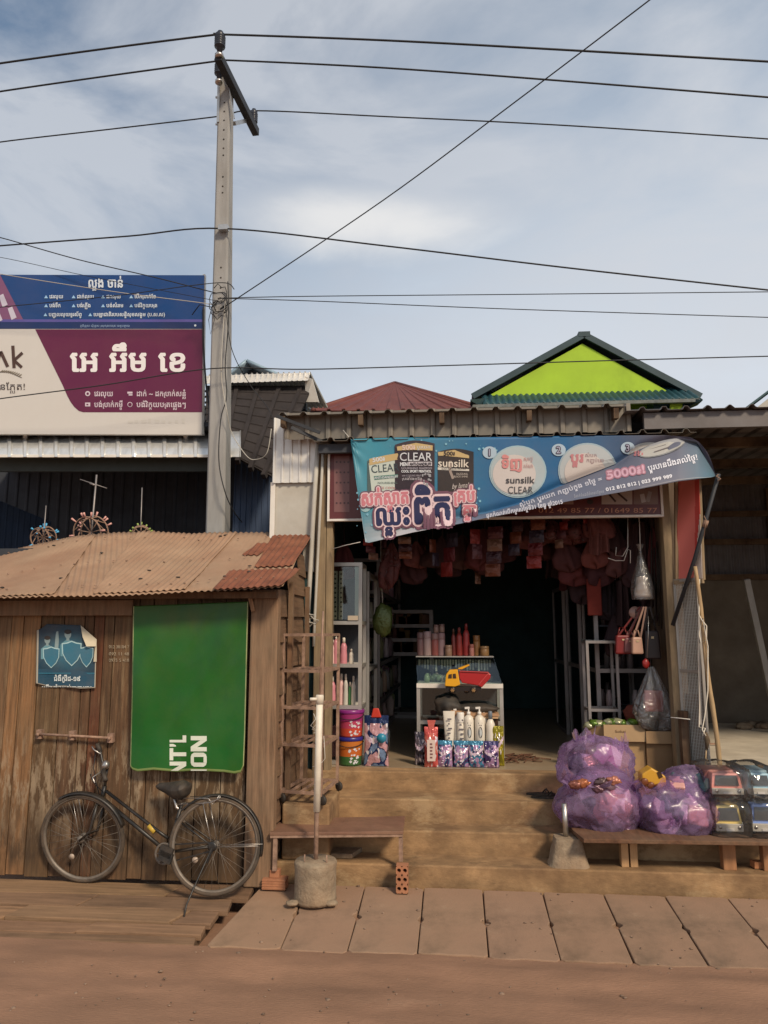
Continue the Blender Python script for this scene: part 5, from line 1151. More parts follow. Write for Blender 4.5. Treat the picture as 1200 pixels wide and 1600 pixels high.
def bcol(x, y):
    l, m_, r = s2l(62, 138, 158), s2l(28, 92, 138), s2l(64, 66, 84)
    c = tuple(lerp(l[i], m_[i], min(1, max(0, (x-580)/200))) for i in range(3))
    k = min(1, max(0, (x-880)/150)); c = tuple(lerp(c[i], r[i], k) for i in range(3))
    if y > bcre(x):  # flap below the crease: glare put into the sheet colour as a paler grey
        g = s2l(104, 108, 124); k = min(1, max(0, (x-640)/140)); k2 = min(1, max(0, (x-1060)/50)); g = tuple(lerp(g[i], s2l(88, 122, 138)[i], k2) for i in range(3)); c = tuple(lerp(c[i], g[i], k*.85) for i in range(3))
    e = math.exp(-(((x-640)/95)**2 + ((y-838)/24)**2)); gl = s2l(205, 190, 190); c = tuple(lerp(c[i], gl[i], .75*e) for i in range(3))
    return c
b = MB()
def bx_(u): return lerp(548, 1118, u)
def bfn(u, v):
    x = bx_(u); t, c, o = btop(x), max(btop(x)+.2, min(bcre(x), bbot(x)-.2)), bbot(x)
    y = lerp(t, c, v/.6) if v < .6 else lerp(c, o, (v-.6)/.4)
    xx = x + (pl([(686, 0), (848, 12)], y) if x < 700 else 0)*(1-(x-548)/152 if x < 700 else 0)
    return fbn(xx, y)
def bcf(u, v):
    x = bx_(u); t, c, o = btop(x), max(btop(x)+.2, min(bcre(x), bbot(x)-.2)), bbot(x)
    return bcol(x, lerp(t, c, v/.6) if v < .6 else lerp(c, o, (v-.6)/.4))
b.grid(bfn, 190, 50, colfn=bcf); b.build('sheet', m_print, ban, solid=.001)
pr = MB()
L = [lambda x, y, k=k: fbn(x, y, .006+.0025*k) for k in range(7)]
WHb, CRM, DKB, PNK, NVB = s2l(205, 208, 212), s2l(190, 165, 115), s2l(34, 30, 38), s2l(196, 120, 130), s2l(24, 34, 78)
# pouches
def pouch(x0, y0, x1, y1, sk, body, fn, n=8, arch=5):
    pts = [(lerp(x0, x1, i/n), y0 - arch*math.sin(math.pi*i/n) + sk*(1-i/n)) for i in range(n+1)]
    for (a, c), (d, e) in zip(pts, pts[1:]): [polyp(pr, [(a, lerp(c, y1, q/5)), (d, lerp(e, y1, q/5)), (d, lerp(e, y1, (q+1)/5)), (a, lerp(c, y1, (q+1)/5))], body, fn) for q in range(5)]
pouch(574, 716, 624, 775, 4, s2l(70, 92, 92), L[0]); 
polyp(pr, [(576, 724), (622, 713), (622, 770), (581, 772)], s2l(190, 200, 190), L[1]); polyp(pr, [(577, 717), (604, 711), (622, 708), (622, 718), (577, 727)], CRM, L[2])
text(pr, '500៛', 582, 722, 6.5, WHb, L[3], ang=-.12, w=20, bold=.03); text(pr, 'CLEAR', 580, 739, 12, s2l(35, 60, 70), L[3], ang=-.08, w=44)
polyp(pr, [(584, 744), (622, 741), (622, 746), (585, 750)], s2l(70, 120, 110), L[2]); text(pr, 'ANTI-DANDRUFF', 585, 748.5, 3.6, WHb, L[3], ang=-.06, w=37, bold=.02); text(pr, 'NOURISHING', 590, 756, 3.2, s2l(90, 110, 105), L[3], w=31)
text(pr, 'ICE COOL', 592, 764, 3.6, s2l(190, 110, 110), L[3], w=26)
pouch(684, 706, 740, 770, 0, s2l(40, 34, 34), L[0]); polyp(pr, [(684, 707), (710, 703), (733, 712), (733, 716), (685, 711)], CRM, L[1])
polyp(pr, [(685, 706), (712, 706), (712, 712), (685, 712)], CRM, L[1]); polyp(pr, [(712, 706), (732, 711), (732, 716), (712, 712)], CRM, L[1])
text(pr, '500៛', 693, 711.5, 6, DKB, L[2], w=18, bold=.035); text(pr, 'sunsilk', 684, 729, 12, s2l(215, 205, 190), L[2], w=48, bold=.012, ang=.02)
polyp(pr, [(684, 730), (733, 733), (733, 736), (684, 734)], s2l(205, 200, 190), L[1]); text(pr, 'CO-CREATIONS', 690, 733.6, 2.6, DKB, L[2], w=38)
text(pr, 'DAZZLING', 713, 742, 3, s2l(190, 180, 170), L[2], w=18); text(pr, 'BLACK SHINE', 709, 746, 3, s2l(190, 180, 170), L[2], w=22); text(pr, 'by Jamal', 706, 764, 8, s2l(200, 190, 185), L[2], w=26, shear=.3, ang=-.1)
linep(pr, [(704, 720), (703, 735), (708, 748)], 4, s2l(150, 135, 125), L[1])
pouch(617, 693, 679, 776, 2, s2l(38, 28, 40), L[2], arch=6); pouch(617, 693, 679, 700, 2, s2l(52, 42, 50), L[3], arch=6)
polyp(pr, [(620, 698), (650, 692), (676, 696), (676, 704), (650, 703), (621, 704)], CRM, L[4])
text(pr, '500៛', 628, 703, 7.5, s2l(215, 190, 180), L[5], ang=-.04, w=21, bold=.03); text(pr, 'ប្តូរយក', 651, 701, 5, WHb, L[5], w=22)
text(pr, 'CLEAR', 624, 720, 13, WHb, L[5], w=51, bold=.004)
rectp(pr, 638, 721.5, 675, 728, s2l(200, 195, 200), L[4]); text(pr, 'MEN', 625, 728, 5.6, WHb, L[5], w=12, bold=.045); text(pr, 'ANTI-DANDRUFF', 640, 727.2, 4.6, DKB, L[5], w=34, bold=.02)
text(pr, 'NOURISHING SHAMPOO', 627, 733, 2.9, s2l(170, 165, 175), L[5], w=48, bold=.015); text(pr, 'COOL SPORT MENTHOL', 627, 738.2, 3.9, WHb, L[5], w=47, bold=.04)
text(pr, 'with COOLING MINT', 628, 744.5, 2.8, s2l(170, 165, 175), L[5], w=30); text(pr, 'ប្រឆាំងអង្គែ', 628, 750, 4, s2l(190, 185, 190), L[5], w=32)
for k in range(14): discp(pr, 668+rnd.uniform(-9, 6), 752+rnd.uniform(-12, 8), rnd.uniform(1, 2.4), rnd.uniform(1, 2.4), s2l(150, 150, 155), L[5], 8)
# pale drops
for k in range(60):
    x, y = rnd.choice([(rnd.uniform(556, 590), rnd.uniform(770, 835)), (rnd.uniform(600, 780), rnd.uniform(688, 712)), (rnd.uniform(735, 752), rnd.uniform(760, 800))]); r_ = rnd.uniform(.5, 2.2)
    if y < bcre(x)-2: discp(pr, x, y, r_, r_, s2l(120, 175, 195), L[0], 8)
discp(pr, 571, 790, 9, 10, s2l(150, 185, 190), L[0], 16)
# big words: dark halo, white outline, colour
def bigtext(s, x, y, h, col, w, sy=1.0, ang=0.0):
    text(pr, s, x, y, h, s2l(108, 70, 88), L[3], w=w, sy=sy, ang=ang, bold=.15); text(pr, s, x, y, h, s2l(222, 196, 200), L[4], w=w, sy=sy, ang=ang, bold=.085); text(pr, s, x, y, h, col, L[5], w=w, sy=sy, ang=ang, bold=.035)
bigtext('សក់ស្អាត', 564, 790, 21, PNK, 76, ang=-.05); bigtext('គ្រប់', 709, 784, 20, PNK, 34); bigtext('គ្នា', 722, 804, 17, PNK, 24); bigtext('ឈ្នះ', 586, 821, 31, NVB, 56, ang=-.04)
bigtext('ពិត', 645, 818, 47, NVB, 62, ang=-.03)
# numbered bubbles
def bub(x, y, rx, ry, fn, c1, c2, ang=0):
    discp(pr, x, y, rx, ry, s2l(150, 178, 188), L[0], ang=ang); discp(pr, x, y, rx*.95, ry*.95, c1, L[1], ang=ang); discp(pr, x-rx*.12, y+ry*.1, rx*.75, ry*.75, c2, L[2], ang=ang)
bub(809, 737, 45, 41, None, s2l(165, 178, 182), s2l(196, 188, 184))
def num(x, y, s):
    discp(pr, x, y, 11, 9.5, s2l(165, 185, 200), L[1]); text(pr, s, x-.3, y+5.2, 10.5, s2l(60, 50, 70), L[2], align='c', bold=.09); text(pr, s, x-.3, y+5.2, 10.5, s2l(170, 170, 190), L[3], align='c', bold=0)
num(765, 707, '1'); num(873, 703, '2'); num(981, 700, '3')
text(pr, 'ទិញ', 783, 731, 16, s2l(200, 130, 130), L[4], w=34, bold=.04); text(pr, 'សាប៊ូ', 818, 720, 6, s2l(185, 140, 140), L[4], w=15); text(pr, 'កក់សក់', 818, 731, 6, s2l(185, 140, 140), L[4], w=15)
text(pr, 'sunsilk', 790, 755, 10.5, s2l(55, 55, 60), L[4], w=45, bold=.012); text(pr, 'CLEAR', 793, 771, 11, s2l(65, 65, 70), L[4], w=40)
def clipdisc(x, y, rx, ry, col, fn, ang=0):           # only the part above the crease
    pts = [(x+rx*math.cos(t)*math.cos(ang)-ry*math.sin(t)*math.sin(ang), y+ry*math.sin(t)*math.cos(ang)+rx*math.cos(t)*math.sin(ang)) for t in (2*math.pi*i/40 for i in range(40))]
    pts = [(px, min(py, bcre(px)-1.5)) for px, py in pts]; N = len(pts)
    fan(pr, sum(p_[0] for p_ in pts)/N, sum(p_[1] for p_ in pts)/N, pts, col, fn, 5)
clipdisc(918, 735, 46, 43, s2l(150, 170, 180), L[0]); clipdisc(918, 735, 43.5, 40.5, s2l(172, 178, 180), L[1]); clipdisc(914, 738, 32, 30, s2l(196, 186, 180), L[2])
text(pr, 'ប្តូរ', 891, 722, 14, s2l(185, 120, 125), L[3], w=21, bold=.04); text(pr, 'សំបក', 914, 714, 5.5, s2l(150, 120, 125), L[3], w=19); text(pr, 'កញ្ចប់នៅ', 916, 722, 5.5, s2l(150, 120, 125), L[3], w=28)
clipdisc(1015, 712, 34, 21, s2l(132, 140, 148), L[0]); clipdisc(1013, 713, 31, 18, s2l(158, 156, 154), L[1]); text(pr, 'រង', 990, 712, 8, s2l(185, 120, 125), L[2], w=16, bold=.04)
for rx, ry, c, k in ((38, 11, s2l(150, 152, 156), 0), (36, 9.5, s2l(176, 174, 168), 1)):
    pts = [(1034+rx*math.cos(t)*.95-ry*math.sin(t)*(-.28), 700+ry*math.sin(t)*.95+rx*math.cos(t)*(-.28)) for t in (2*math.pi*i/28 for i in range(28))]
    polyp(pr, [(x, max(y, btop(x)+3)) for x, y in pts], c, L[2+k])
linep(pr, [(1015, 701), (1040, 694)], 2, s2l(90, 80, 80), L[4]); linep(pr, [(1022, 706), (1046, 698)], 1.2, s2l(120, 110, 110), L[4])
# flap lines, slanting with the lower edge
an = math.atan2(745-787, 1112-867)
text(pr, 'សំបក ប្តូរយក កញ្ចប់ក្នុង ១ថ្ងៃ =', 812, 792, 6.5, s2l(205, 205, 215), L[0], ang=math.atan2(750-792, 944-812), w=136, bold=.02)
for sbold, c, k in ((.14, s2l(170, 120, 135), 0), (.03, s2l(205, 165, 180), 1)): text(pr, '5000៛!', 948, 748.5, 12, c, L[k], ang=-.17, w=62, bold=sbold)
text(pr, 'ប្តូរបានរៀងរាល់ថ្ងៃ!', 1013, 736, 8.5, s2l(220, 220, 228), L[0], ang=-.23, w=80, bold=.02)
text(pr, 'ទំនាក់ទំនងព័ត៌មានបន្ថែម៖', 897, 778, 4.5, s2l(165, 168, 180), L[0], ang=-.17, w=48); text(pr, '012 812 812 | 023 999 989', 947, 767.5, 5.2, s2l(215, 215, 222), L[0], ang=-.205, w=106, bold=.045)
text(pr, 'ផុតកំណត់បើកម្ចាស់ថ្ងៃទី31 ខែធ្នូ ឆ្នាំ2015', 760, 809, 6, s2l(200, 200, 210), L[0], ang=-.185, w=122, bold=.03)
text(pr, 'www', 1082, 741, 1, WHb, L[0]) if False else None
pr.build('lettering', m_print, ban, recalc=False)
def cord(name, label, pts, r, mat): m = MB(); m.tube(pts, r, 6); return tag(m.build(name, mat), label, 'cord')
cord('tie_string', 'string from the lower left banner corner to the door post', [fbn(563, 847), PY(540, 852, 6.75), PY(518, 858, 6.90)], .003, m_white)
cord('tie_string', 'string from the upper left banner corner to the canopy edge', [fbn(549, 687), PY(541, 678, 6.72), PY(536, 672, 6.74)], .003, m_white)

# ================================================================ RIGHT POST SIDE: VINYL PANEL, MESH GATE, POLES
b = MB(); b.col = s2l(150, 58, 56)
def vin(u, v):
    y = lerp(742, 906, v); x = lerp(1058, pl([(742, 1092), (906, 1098)], y), u); return PY(x, y, 6.90 - .22*u + .012*math.sin(v*9+u*4))
def vincol(u, v):
    y = lerp(742, 906, v); x = lerp(1058, pl([(742, 1092), (906, 1098)], y), u)
    if x > pl([(742, 1084), (800, 1088), (906, 1072)], y)+4 and v > .25 and x > pl([(742, 1100), (830, 1091), (906, 1084)], y): return s2l(205, 190, 178)
    return s2l(222, 118, 108) if x < 1086 else s2l(200, 72, 66)
vp = thing('vinyl_panel', 'red and white vinyl sheet stretched over a frame beside the right door post', 'panel', (2.05, 6.85, 2.36))
b.grid(vin, 30, 40, colfn=vincol); b.build('sheet', m_print, vp, solid=.002)
pr = MB(); text(pr, 'coca', 1097, 748, 9, s2l(220, 205, 200), lambda x, y: PY(x, y, 6.69-.004), ang=1.45, w=30, bold=.04); 
b = MB(); b.bar(PY(1056, 740, 6.91), PY(1057, 908, 6.91), .025, .04); b.bar(PY(1054, 910, 6.91), PY(1099, 908, 6.69), .03, .035); b.bar(PY(1093, 742, 6.70), PY(1100, 906, 6.70), .02, .02); b.build('frame', m_tan, vp)
mg = thing('mesh_gate', 'narrow wire mesh gate leaf with brown board beside the right door post', 'gate', (2.06, 6.8, ZF))
g0, g1_ = Vector((1.995, 6.92, 0)), Vector((2.125, 6.70, 0)); ztop, zbt = PY(1070, 906, 6.8).z, ZF-.12
b = MB(); n_ = 15
for i in range(n_+1):
    p = g0.lerp(g1_, i/n_); b.bar((p.x, p.y, zbt), (p.x, p.y, ztop), .0062, .0062)
k = 0; z = zbt
while z < ztop: b.bar((g0.x, g0.y, z), (g1_.x, g1_.y, z), .003, .003); z += .028
b.build('wire_mesh', m_greyp, mg)
b = MB()
for p in (g0, g1_): b.bar((p.x, p.y, zbt), (p.x, p.y, ztop), .022, .022)
for z in (zbt, 1.55, ztop): b.bar((g0.x, g0.y, z), (g1_.x, g1_.y, z), .02, .025)
b.build('frame', m_alu, mg)
b = MB(); b.col = (.85, .75, .7); q0, q1 = g0.lerp(g1_, .14)+Vector((.012, .018, 0)), g1_+Vector((.012, .018, 0)); b.bar((lerp(q0.x, q1.x, .5), lerp(q0.y, q1.y, .5), zbt), (lerp(q0.x, q1.x, .5), lerp(q0.y, q1.y, .5), PY(1080, 1085, 6.8).z), .008, .22, (q1-q0)); b.build('board', m_wood, mg)
b = MB(); b.col = (.55, .5, .5); b.box(1.955, 2.02, 6.83, 6.915, .50, PY(1055, 1110, 6.9).z); b.build('kick_post', m_wood, mg)
cord('tie_string', 'white string tied round the mesh gate at knee height', [PY(1048, 1121, 6.8), PY(1060, 1122, 6.78), PY(1078, 1124, 6.68)], .004, m_white)
tp = thing('banner_prop', 'dark metal tube slanting from the door post up to the banner tip', 'prop', PY(1052, 976, 6.86))
b = MB(); b.tube([PY(1051, 977, 6.86), PY(1086, 872, 6.68), PY(1123, 740, 6.42)], .018, 10); b.build('tube', m_iron, tp)
b = MB(); b.lathe([(.023, -.03), (.023, .03)], PY(1102, 818, 6.57), 10, (PY(1123, 740, 6.42)-PY(1051, 977, 6.86))); b.tube([PY(1100, 838, 6.57), PY(1103, 812, 6.53), PY(1100, 806, 6.55)], .004, 5); b.tube([PY(1123, 741, 6.41), PY(1119, 744, 6.41), PY(1126, 748, 6.40), PY(1121, 752, 6.41)], .005, 5); b.build('sleeve', m_rustbar, tp)
b = MB(); t, q = PY(1086, 885, 6.62), PZ(1129, 1238, .50); q = PY(1128, 1225, 6.60)
pts = [t.lerp(q, i/20) + Vector((.006*math.sin(i*.5), 0, 0)) for i in range(21)]; rr = [.0165*(1.12 if i in (4, 9, 13, 17) else 1) + .004*i/20 for i in range(21)]
b.tube(pts, rr, 10); tag(b.build('bamboo_pole', m_bamboo), 'slim bamboo pole leaning against the red and white vinyl panel', 'pole')
loops = [PY(1093, 905, 6.64), PY(1092, 960, 6.6), PY(1096, 968, 6.58), PY(1104, 978, 6.58), PY(1104, 1000, 6.58), PY(1095, 1004, 6.58), PY(1092, 990, 6.58), PY(1098, 966, 6.58), PY(1106, 1010, 6.58), PY(1106, 1080, 6.58), PY(1101, 1120, 6.58), PY(1097, 1140, 6.57), PY(1103, 1150, 6.56)]
cord('looped_cord', 'pale looped cord hanging on the bamboo pole', loops, .005, m_pvc)
cord('pale_cord', 'straight pale cord hanging down the edge of the mesh gate', [PY(1092, 910, 6.66), PY(1091, 1010, 6.66), PY(1093, 1100, 6.66), PY(1092, 1136, 6.66), PY(1102, 1138, 6.64), PY(1098, 1150, 6.63)], .005, m_pvc)
b = MB(); b.bar(PY(1092, 1005, 6.68), PY(1094, 1132, 6.68), .018, .018); tag(b.build('steel_strip', m_alu), 'thin metal strip standing behind the pale cord', 'strip')
br = thing('whisk_broom', 'thin dry broom hanging upside down between gate and bamboo pole', 'broom', PY(1103, 1205, 6.6))
b = MB(); b.tube([PY(1104, 1165, 6.6), PY(1101, 1208, 6.6)], .006, 6); b.build('stick', m_bamboo, br)
b = MB(); b.tube([PY(1103, 1144, 6.6), PY(1105, 1156, 6.6), PY(1104, 1172, 6.6)], [.010, .024, .010], 10); b.build('bristles', M('broom_straw', (.11, .075, .045), .95, var=.4, scale=60, bump=.6), br)

# ================================================================ INSIDE: CABINET, COUNTER, GOODS
def frame_box(mb, x0, x1, y0, y1, z0, z1, t, levels=()):
    for x in (x0+t/2, x1-t/2):
        for y in (y0+t/2, y1-t/2): mb.bar((x, y, z0), (x, y, z1), t, t)
    for z in (z0+t/2, z1-t/2)+tuple(levels):
        for y in (y0+t/2, y1-t/2): mb.bar((x0+t, y, z), (x1-t, y, z), t, t)
        for x in (x0+t/2, x1-t/2): mb.bar((x, y0+t, z), (x, y1-t, z), t, t)
cab = thing('display_cabinet', 'tall aluminium glass display cabinet just inside the left door post', 'cabinet', (-1.06, 7.45, ZF))
cx0, cx1, cy0, cy1, czt = -1.255, PY(566, 900, 7.24).x, 7.24, 7.62, PY(540, 879, 7.24).z
lv = [PY(540, y, 7.24).z for y in (973, 1040, 1105)]
b = MB(); frame_box(b, cx0, cx1, cy0, cy1, ZF, czt, .035, tuple(lv)); b.build('frame', m_alu, cab)
for z in lv: b = MB(); b.box(cx0+.03, cx1-.03, cy0+.03, cy1-.03, z-.006, z+.006); b.build('shelf', m_white, cab)
b = MB(); b.box(cx0+.01, cx1-.01, cy1-.01, cy1-.004, ZF+.1, czt-.03); b.build('back_panel', m_dark, cab)
b = MB(); b.box(cx0+.03, cx1-.035, cy0+.012, cy0+.017, lv[0]+.03, czt-.04); b.build('glass_door', m_glass, cab)
b = MB(); b.box(cx1-.075, cx1-.037, cy0+.02, cy0+.026, lv[0]+.03, czt-.04); b.build('door_stile', m_alu, cab)
for k, px in enumerate((524, 533)):
    c = thing('earring_card', '%s white card strip of dark studs inside the glass cabinet' % ('left' if k == 0 else 'right'), 'card', PY(px, 968, 7.32)); m = MB(); m.col = s2l(205, 190, 165)
    p, q = PY(px-4, 968, 7.32), PY(px+3.4, 892, 7.32); m.box(p.x, q.x, 7.32, 7.325, p.z, q.z); m.build('strip', m_paper, c)
    m = MB()
    for j in range(10): t_ = PY(px, 897+j*7.3, 7.318); m.blob(t_, (.011, .008, .011), j, .2, 2, 1)
    m.build('stud', m_black, c)
b = MB(); b.col = s2l(190, 175, 155); p = PY(550, 966, 7.235); b.box(p.x-.04, p.x+.06, 7.228, 7.232, p.z-.02, p.z+.025); tag(b.build('price_card', m_paper), 'small white card stuck low on the cabinet glass', 'card')
# second narrow frame behind the cabinet, left of the doorway interior
b = MB(); frame_box(b, -1.22, PY(580, 900, 7.9).x, 7.72, 8.6, ZF, PY(575, 895, 7.9).z, .04, (1.5,)); fr2 = thing('aluminium_frame', 'bare aluminium shelf frame standing behind the display cabinet', 'frame', (-1.0, 8.1, ZF)); b.build('frame', m_alu, fr2)
b = MB(); b.box(-1.2, PY(580, 900, 7.9).x-.04, 7.78, 8.55, 2.0, 2.03); b.build('shelf', m_white, fr2)

def bottle(name, label, cat, p, h, r, col, capcol, kind='round', group=None, labelcol=None):
    o = thing(name, label, cat, p, group); m = MB(); m.col = col
    if kind == 'pump':
        m.lathe([(r*.9, 0), (r, h*.02), (r, h*.68), (r*.85, h*.76), (r*.35, h*.81)], p, 16); m.build('body', m_plastic, o)
        m = MB(); m.col = capcol; q = Vector(p); m.lathe([(r*.38, h*.81), (r*.38, h*.88), (r*.15, h*.885), (r*.15, h*.96)], p, 12); m.bar(q+Vector((r*.2, 0, h*.975)), q+Vector((-r*.75, -.0, h*.965)), r*.35, h*.045); m.build('pump', m_plastic, o)
    elif kind == 'jar':
        m.lathe([(r*.92, 0), (r, h*.04), (r, h*.66), (r*.9, h*.72)], p, 14); m.build('body', m_plastic, o)
        m = MB(); m.col = capcol; m.lathe([(r*.97, h*.72), (r*1.0, h*.75), (r*1.0, h*.97), (r*.9, h)], p, 14); m.build('lid', m_plastic, o)
    elif kind == 'tube':
        a, q = Vector((r*.95, 0, 0)), Vector(p)
        m.grid(lambda u, v: q + Vector((math.cos(u*2*math.pi)*r*lerp(.8, 1.15, v), math.sin(u*2*math.pi)*r*lerp(.75, .08, v), lerp(h*.12, h, v))), 16, 8); m.build('body', m_plastic, o)
        m = MB(); m.col = capcol; m.lathe([(r*.6, 0), (r*.62, h*.12)], p, 14); m.build('cap', m_plastic, o)
    else:
        m.lathe([(r*.9, 0), (r, h*.03), (r*1.0, h*.35), (r*.88, h*.5), (r*.95, h*.66), (r*.55, h*.78), (r*.4, h*.8)], p, 16); m.build('body', m_plastic, o)
        m = MB(); m.col = capcol; m.lathe([(r*.45, h*.8), (r*.45, h*.97), (r*.3, h)], p, 12); m.build('cap', m_plastic, o)
    if labelcol:
        m = MB(); m.col = labelcol; q = Vector(p)
        n = 8; m.grid(lambda u, v: q+Vector((math.sin(lerp(-.9, .9, u))*(r*1.012), -math.cos(lerp(-.9, .9, u))*(r*1.012), lerp(h*.2, h*.55, v))), 8, 1); m.build('label', m_plastic, o)
    return o
PK, PL_, WB_, GN = s2l(200, 130, 140), s2l(215, 175, 170), s2l(215, 205, 190), s2l(70, 130, 80)
sh1, sh2 = lv[1]+.007, lv[2]+.007
for i, (px, h, r, c, l) in enumerate(((519, .24, .032, PL_, 'pale pink spray bottle at the left end of the upper cabinet shelf'), (525, .30, .028, PK, 'tall pink bottle second on the upper cabinet shelf'), (537, .26, .034, PK, 'wide pink bottle in the middle of the upper cabinet shelf'), (549, .15, .024, WB_, 'short white bottle at the right end of the upper cabinet shelf'))):
    P_ = PY(px, 1036, 7.36); bottle('bottle', l, 'bottle', (P_.x, 7.36, sh1), h, r, c, WB_, 'pump' if i in (1,) else 'round', 'bottles on the cabinet shelves')
for i, (px, h, r, c, l) in enumerate(((519, .28, .034, PK, 'pink shampoo bottle first on the lower cabinet shelf'), (533, .30, .030, PL_, 'pale pink bottle with white cap on the lower cabinet shelf'), (540, .30, .024, s2l(190, 185, 175), 'slim white bottle between pale pink and green on the lower shelf'), (547, .22, .020, GN, 'small green bottle on the lower cabinet shelf'), (552, .28, .022, WB_, 'white conical bottle at the right end of the lower cabinet shelf'))):
    P_ = PY(px, 1100, 7.36+.03*(i % 2)); bottle('bottle', l, 'bottle', (P_.x, P_.y, sh2), h, r, c, WB_, 'round', 'bottles on the cabinet shelves')
for i, (px, c, l) in enumerate(((514, s2l(120, 90, 85), 'dim brown pack standing left on the bottom cabinet shelf'), (521, s2l(150, 110, 110), 'dim pink pack beside the brown pack on the bottom cabinet shelf'))):
    m = MB(); m.col = c; p = PY(px, 1190, 7.40); m.box(p.x-.03, p.x+.03, 7.38, 7.46, ZF+.04, ZF+.04+.3); tag(m.build('pack', m_foil, bevel=.012), l, 'pack')

def bucket(name, label, p, h, r0, r1, lidc, ca, cb, cc):
    o = thing(name, label, 'bucket', p); m = MB(); n = 14
    prof = [(lerp(r0, r1, k/n), h*.9*k/n) for k in range(n+1)]
    cols = [ca if k < n*.35 else (cb if k < n*.62 else cc) for k in range(n)]
    m.lathe(prof, p, 28, cols=cols); m.build('body', m_plastic, o)
    m = MB(); m.col = lidc; m.lathe([(r1*1.03, h*.86), (r1*1.06, h*.88), (r1*1.06, h*.985), (r1*1.0, h), (r1*.85, h*.985)], p, 28); m.build('lid', m_plastic, o)
    m = MB(); q = Vector(p); m.tube([q+Vector((r1*1.05*math.cos(t), -r1*1.0*math.sin(t)-.012, h*.83-.35*r1*math.sin(t))) for t in [i*math.pi/12 for i in range(13)]], .004, 5); m.build('handle', m_bike if False else m_cable, o)
    m = MB(); m.col = s2l(205, 205, 210); 
    for i in range(22):
        t = rnd.uniform(.05, .95); zz = h*rnd.uniform(.08, .62)*.95; rr_ = lerp(r0, r1, zz/h)+.002; s_ = rnd.uniform(.006, .014)
        def on(dt, dz): a = t+dt; return q+Vector((math.sin(a)*lerp(r0, r1, (zz+dz)/(h*.9))*1.012, -math.cos(a)*lerp(r0, r1, (zz+dz)/(h*.9))*1.012, zz+dz))
        m.add([on(-s_/r0, 0), on(0, -s_), on(s_/r0*1.4, s_*.3), on(.0, s_)], [(0, 1, 2, 3)])
    m.build('print', m_plastic, o, recalc=False); return o
pb = PY(545, 1199, 7.16); hb = PY(545, 1152, 7.16).z-ZF
bucket('paint_bucket', 'blue lidded paint bucket with orange and green body at the bottom of the pair', (pb.x, 7.26, ZF), hb, .108, .122, s2l(40, 38, 120), s2l(50, 95, 50), s2l(185, 95, 40), s2l(190, 110, 45))
bucket('paint_bucket', 'purple lidded paint bucket stacked on top of the blue lidded one', (pb.x+.002, 7.26, ZF+hb), hb*.96, .110, .124, s2l(130, 40, 120), s2l(190, 70, 50), s2l(175, 60, 90), s2l(150, 45, 105))
def sachet(name, label, p, w, h, c1, c2, c3, group=None, seed=0, cat='pouch'):
    o = thing(name, label, cat, p, group); q = Vector(p); m = MB()
    def fn(u, v, s=-1):
        th = .05*math.sin(math.pi*min(1, v*1.0+.02))**.6*math.sin(math.pi*u)**.5*(1-v*.6) if 0 < u < 1 else 0
        crk = .006*noise.noise(Vector((u*7+seed, v*7, seed)))
        return q+Vector(((u-.5)*w*(1-.06*math.sin(v*3.1)), s*(th+.012*(1-v))+crk, v*h))
    def cf(u, v):
        n_ = noise.noise(Vector((u*3.2+seed*3, v*4.2, seed*1.7))); n2 = noise.noise(Vector((u*9, v*9, seed*2.3)))
        if v > .84: return c1
        if n2 > .42: return s2l(225, 215, 215)
        if abs(v-.62+.12*math.sin(u*4)) < .05: return s2l(215, 190, 205)
        return c2 if n_ > .02 else (c3 if n_ < -.14 else c1)
    m.grid(lambda u, v: fn(u, v, -1), 40, 56, colfn=cf); m.grid(lambda u, v: fn(u, v, 1), 14, 18, colfn=cf); m.build('pouch_body', m_foil, o); return o
pd = PY(588, 1189, 7.2)
o = sachet('detergent_pouch', 'glossy multicoloured detergent pouch with red cap beside the paint buckets', (pd.x, 7.2, ZF), .235, .46, s2l(30, 45, 85), s2l(195, 150, 155), s2l(110, 130, 160), None, 3)
m = MB(); m.col = s2l(190, 55, 40); q = Vector((pd.x, 7.18, ZF+.44)); m.prism([q+Vector((-.05, 0, 0)), q+Vector((.05, 0, 0)), q+Vector((.022, 0, .085)), q+Vector((-.03, 0, .085))], (0, .03, 0)); m.build('cap', m_plastic, o, bevel=.008)
m = MB(); m.tube([q+Vector((.055, .0, -.05)), q+Vector((.12, .0, -.12)), q+Vector((.125, 0, -.25)), q+Vector((.09, 0, -.36))], .010, 8); m.build('handle', m_glass, o)
m = MB(); m.col = s2l(40, 130, 160); m.lathe([(.045, 0), (.045, .004)], q+Vector((.055, -.055, -.18)), 18, (0, -1, 0)); m.build('emblem', m_plastic, o)

# counter
cn_ = thing('glass_counter', 'aluminium framed glass counter in the middle of the shop floor', 'counter', (.05, 7.9, ZF))
X0, X1, Y0, Y1 = PY(651, 1075, 7.62).x, PY(786, 1075, 7.62).x, 7.62, 8.12
zc = PY(700, 1070, 7.62).z
b = MB(); frame_box(b, X0, X1, Y0, Y1, ZF, zc, .035, (ZF+.35,)); b.build('frame', m_alu, cn_)
b = MB(); b.box(X0, X1, Y0-.012, Y1, zc-.03, zc+.012); b.build('top_rail', m_white, cn_)
b = MB(); b.box(X0+.035, X1-.035, Y0+.012, Y0+.017, ZF+.04, zc-.04); b.build('front_glass', m_glass, cn_)
b = MB(); b.box(X0+.03, X1-.03, Y0+.03, Y1-.03, ZF+.345, ZF+.355); b.build('shelf', m_glass, cn_)
b = MB(); b.box(X0+.02, X1-.02, Y1-.02, Y1-.012, ZF+.03, zc-.04); b.build('back_panel', m_dark, cn_)
tl, tr, zt2 = PY(650, 1026, 7.8).x, PY(771, 1026, 7.8).x, PY(700, 1027, 7.75).z
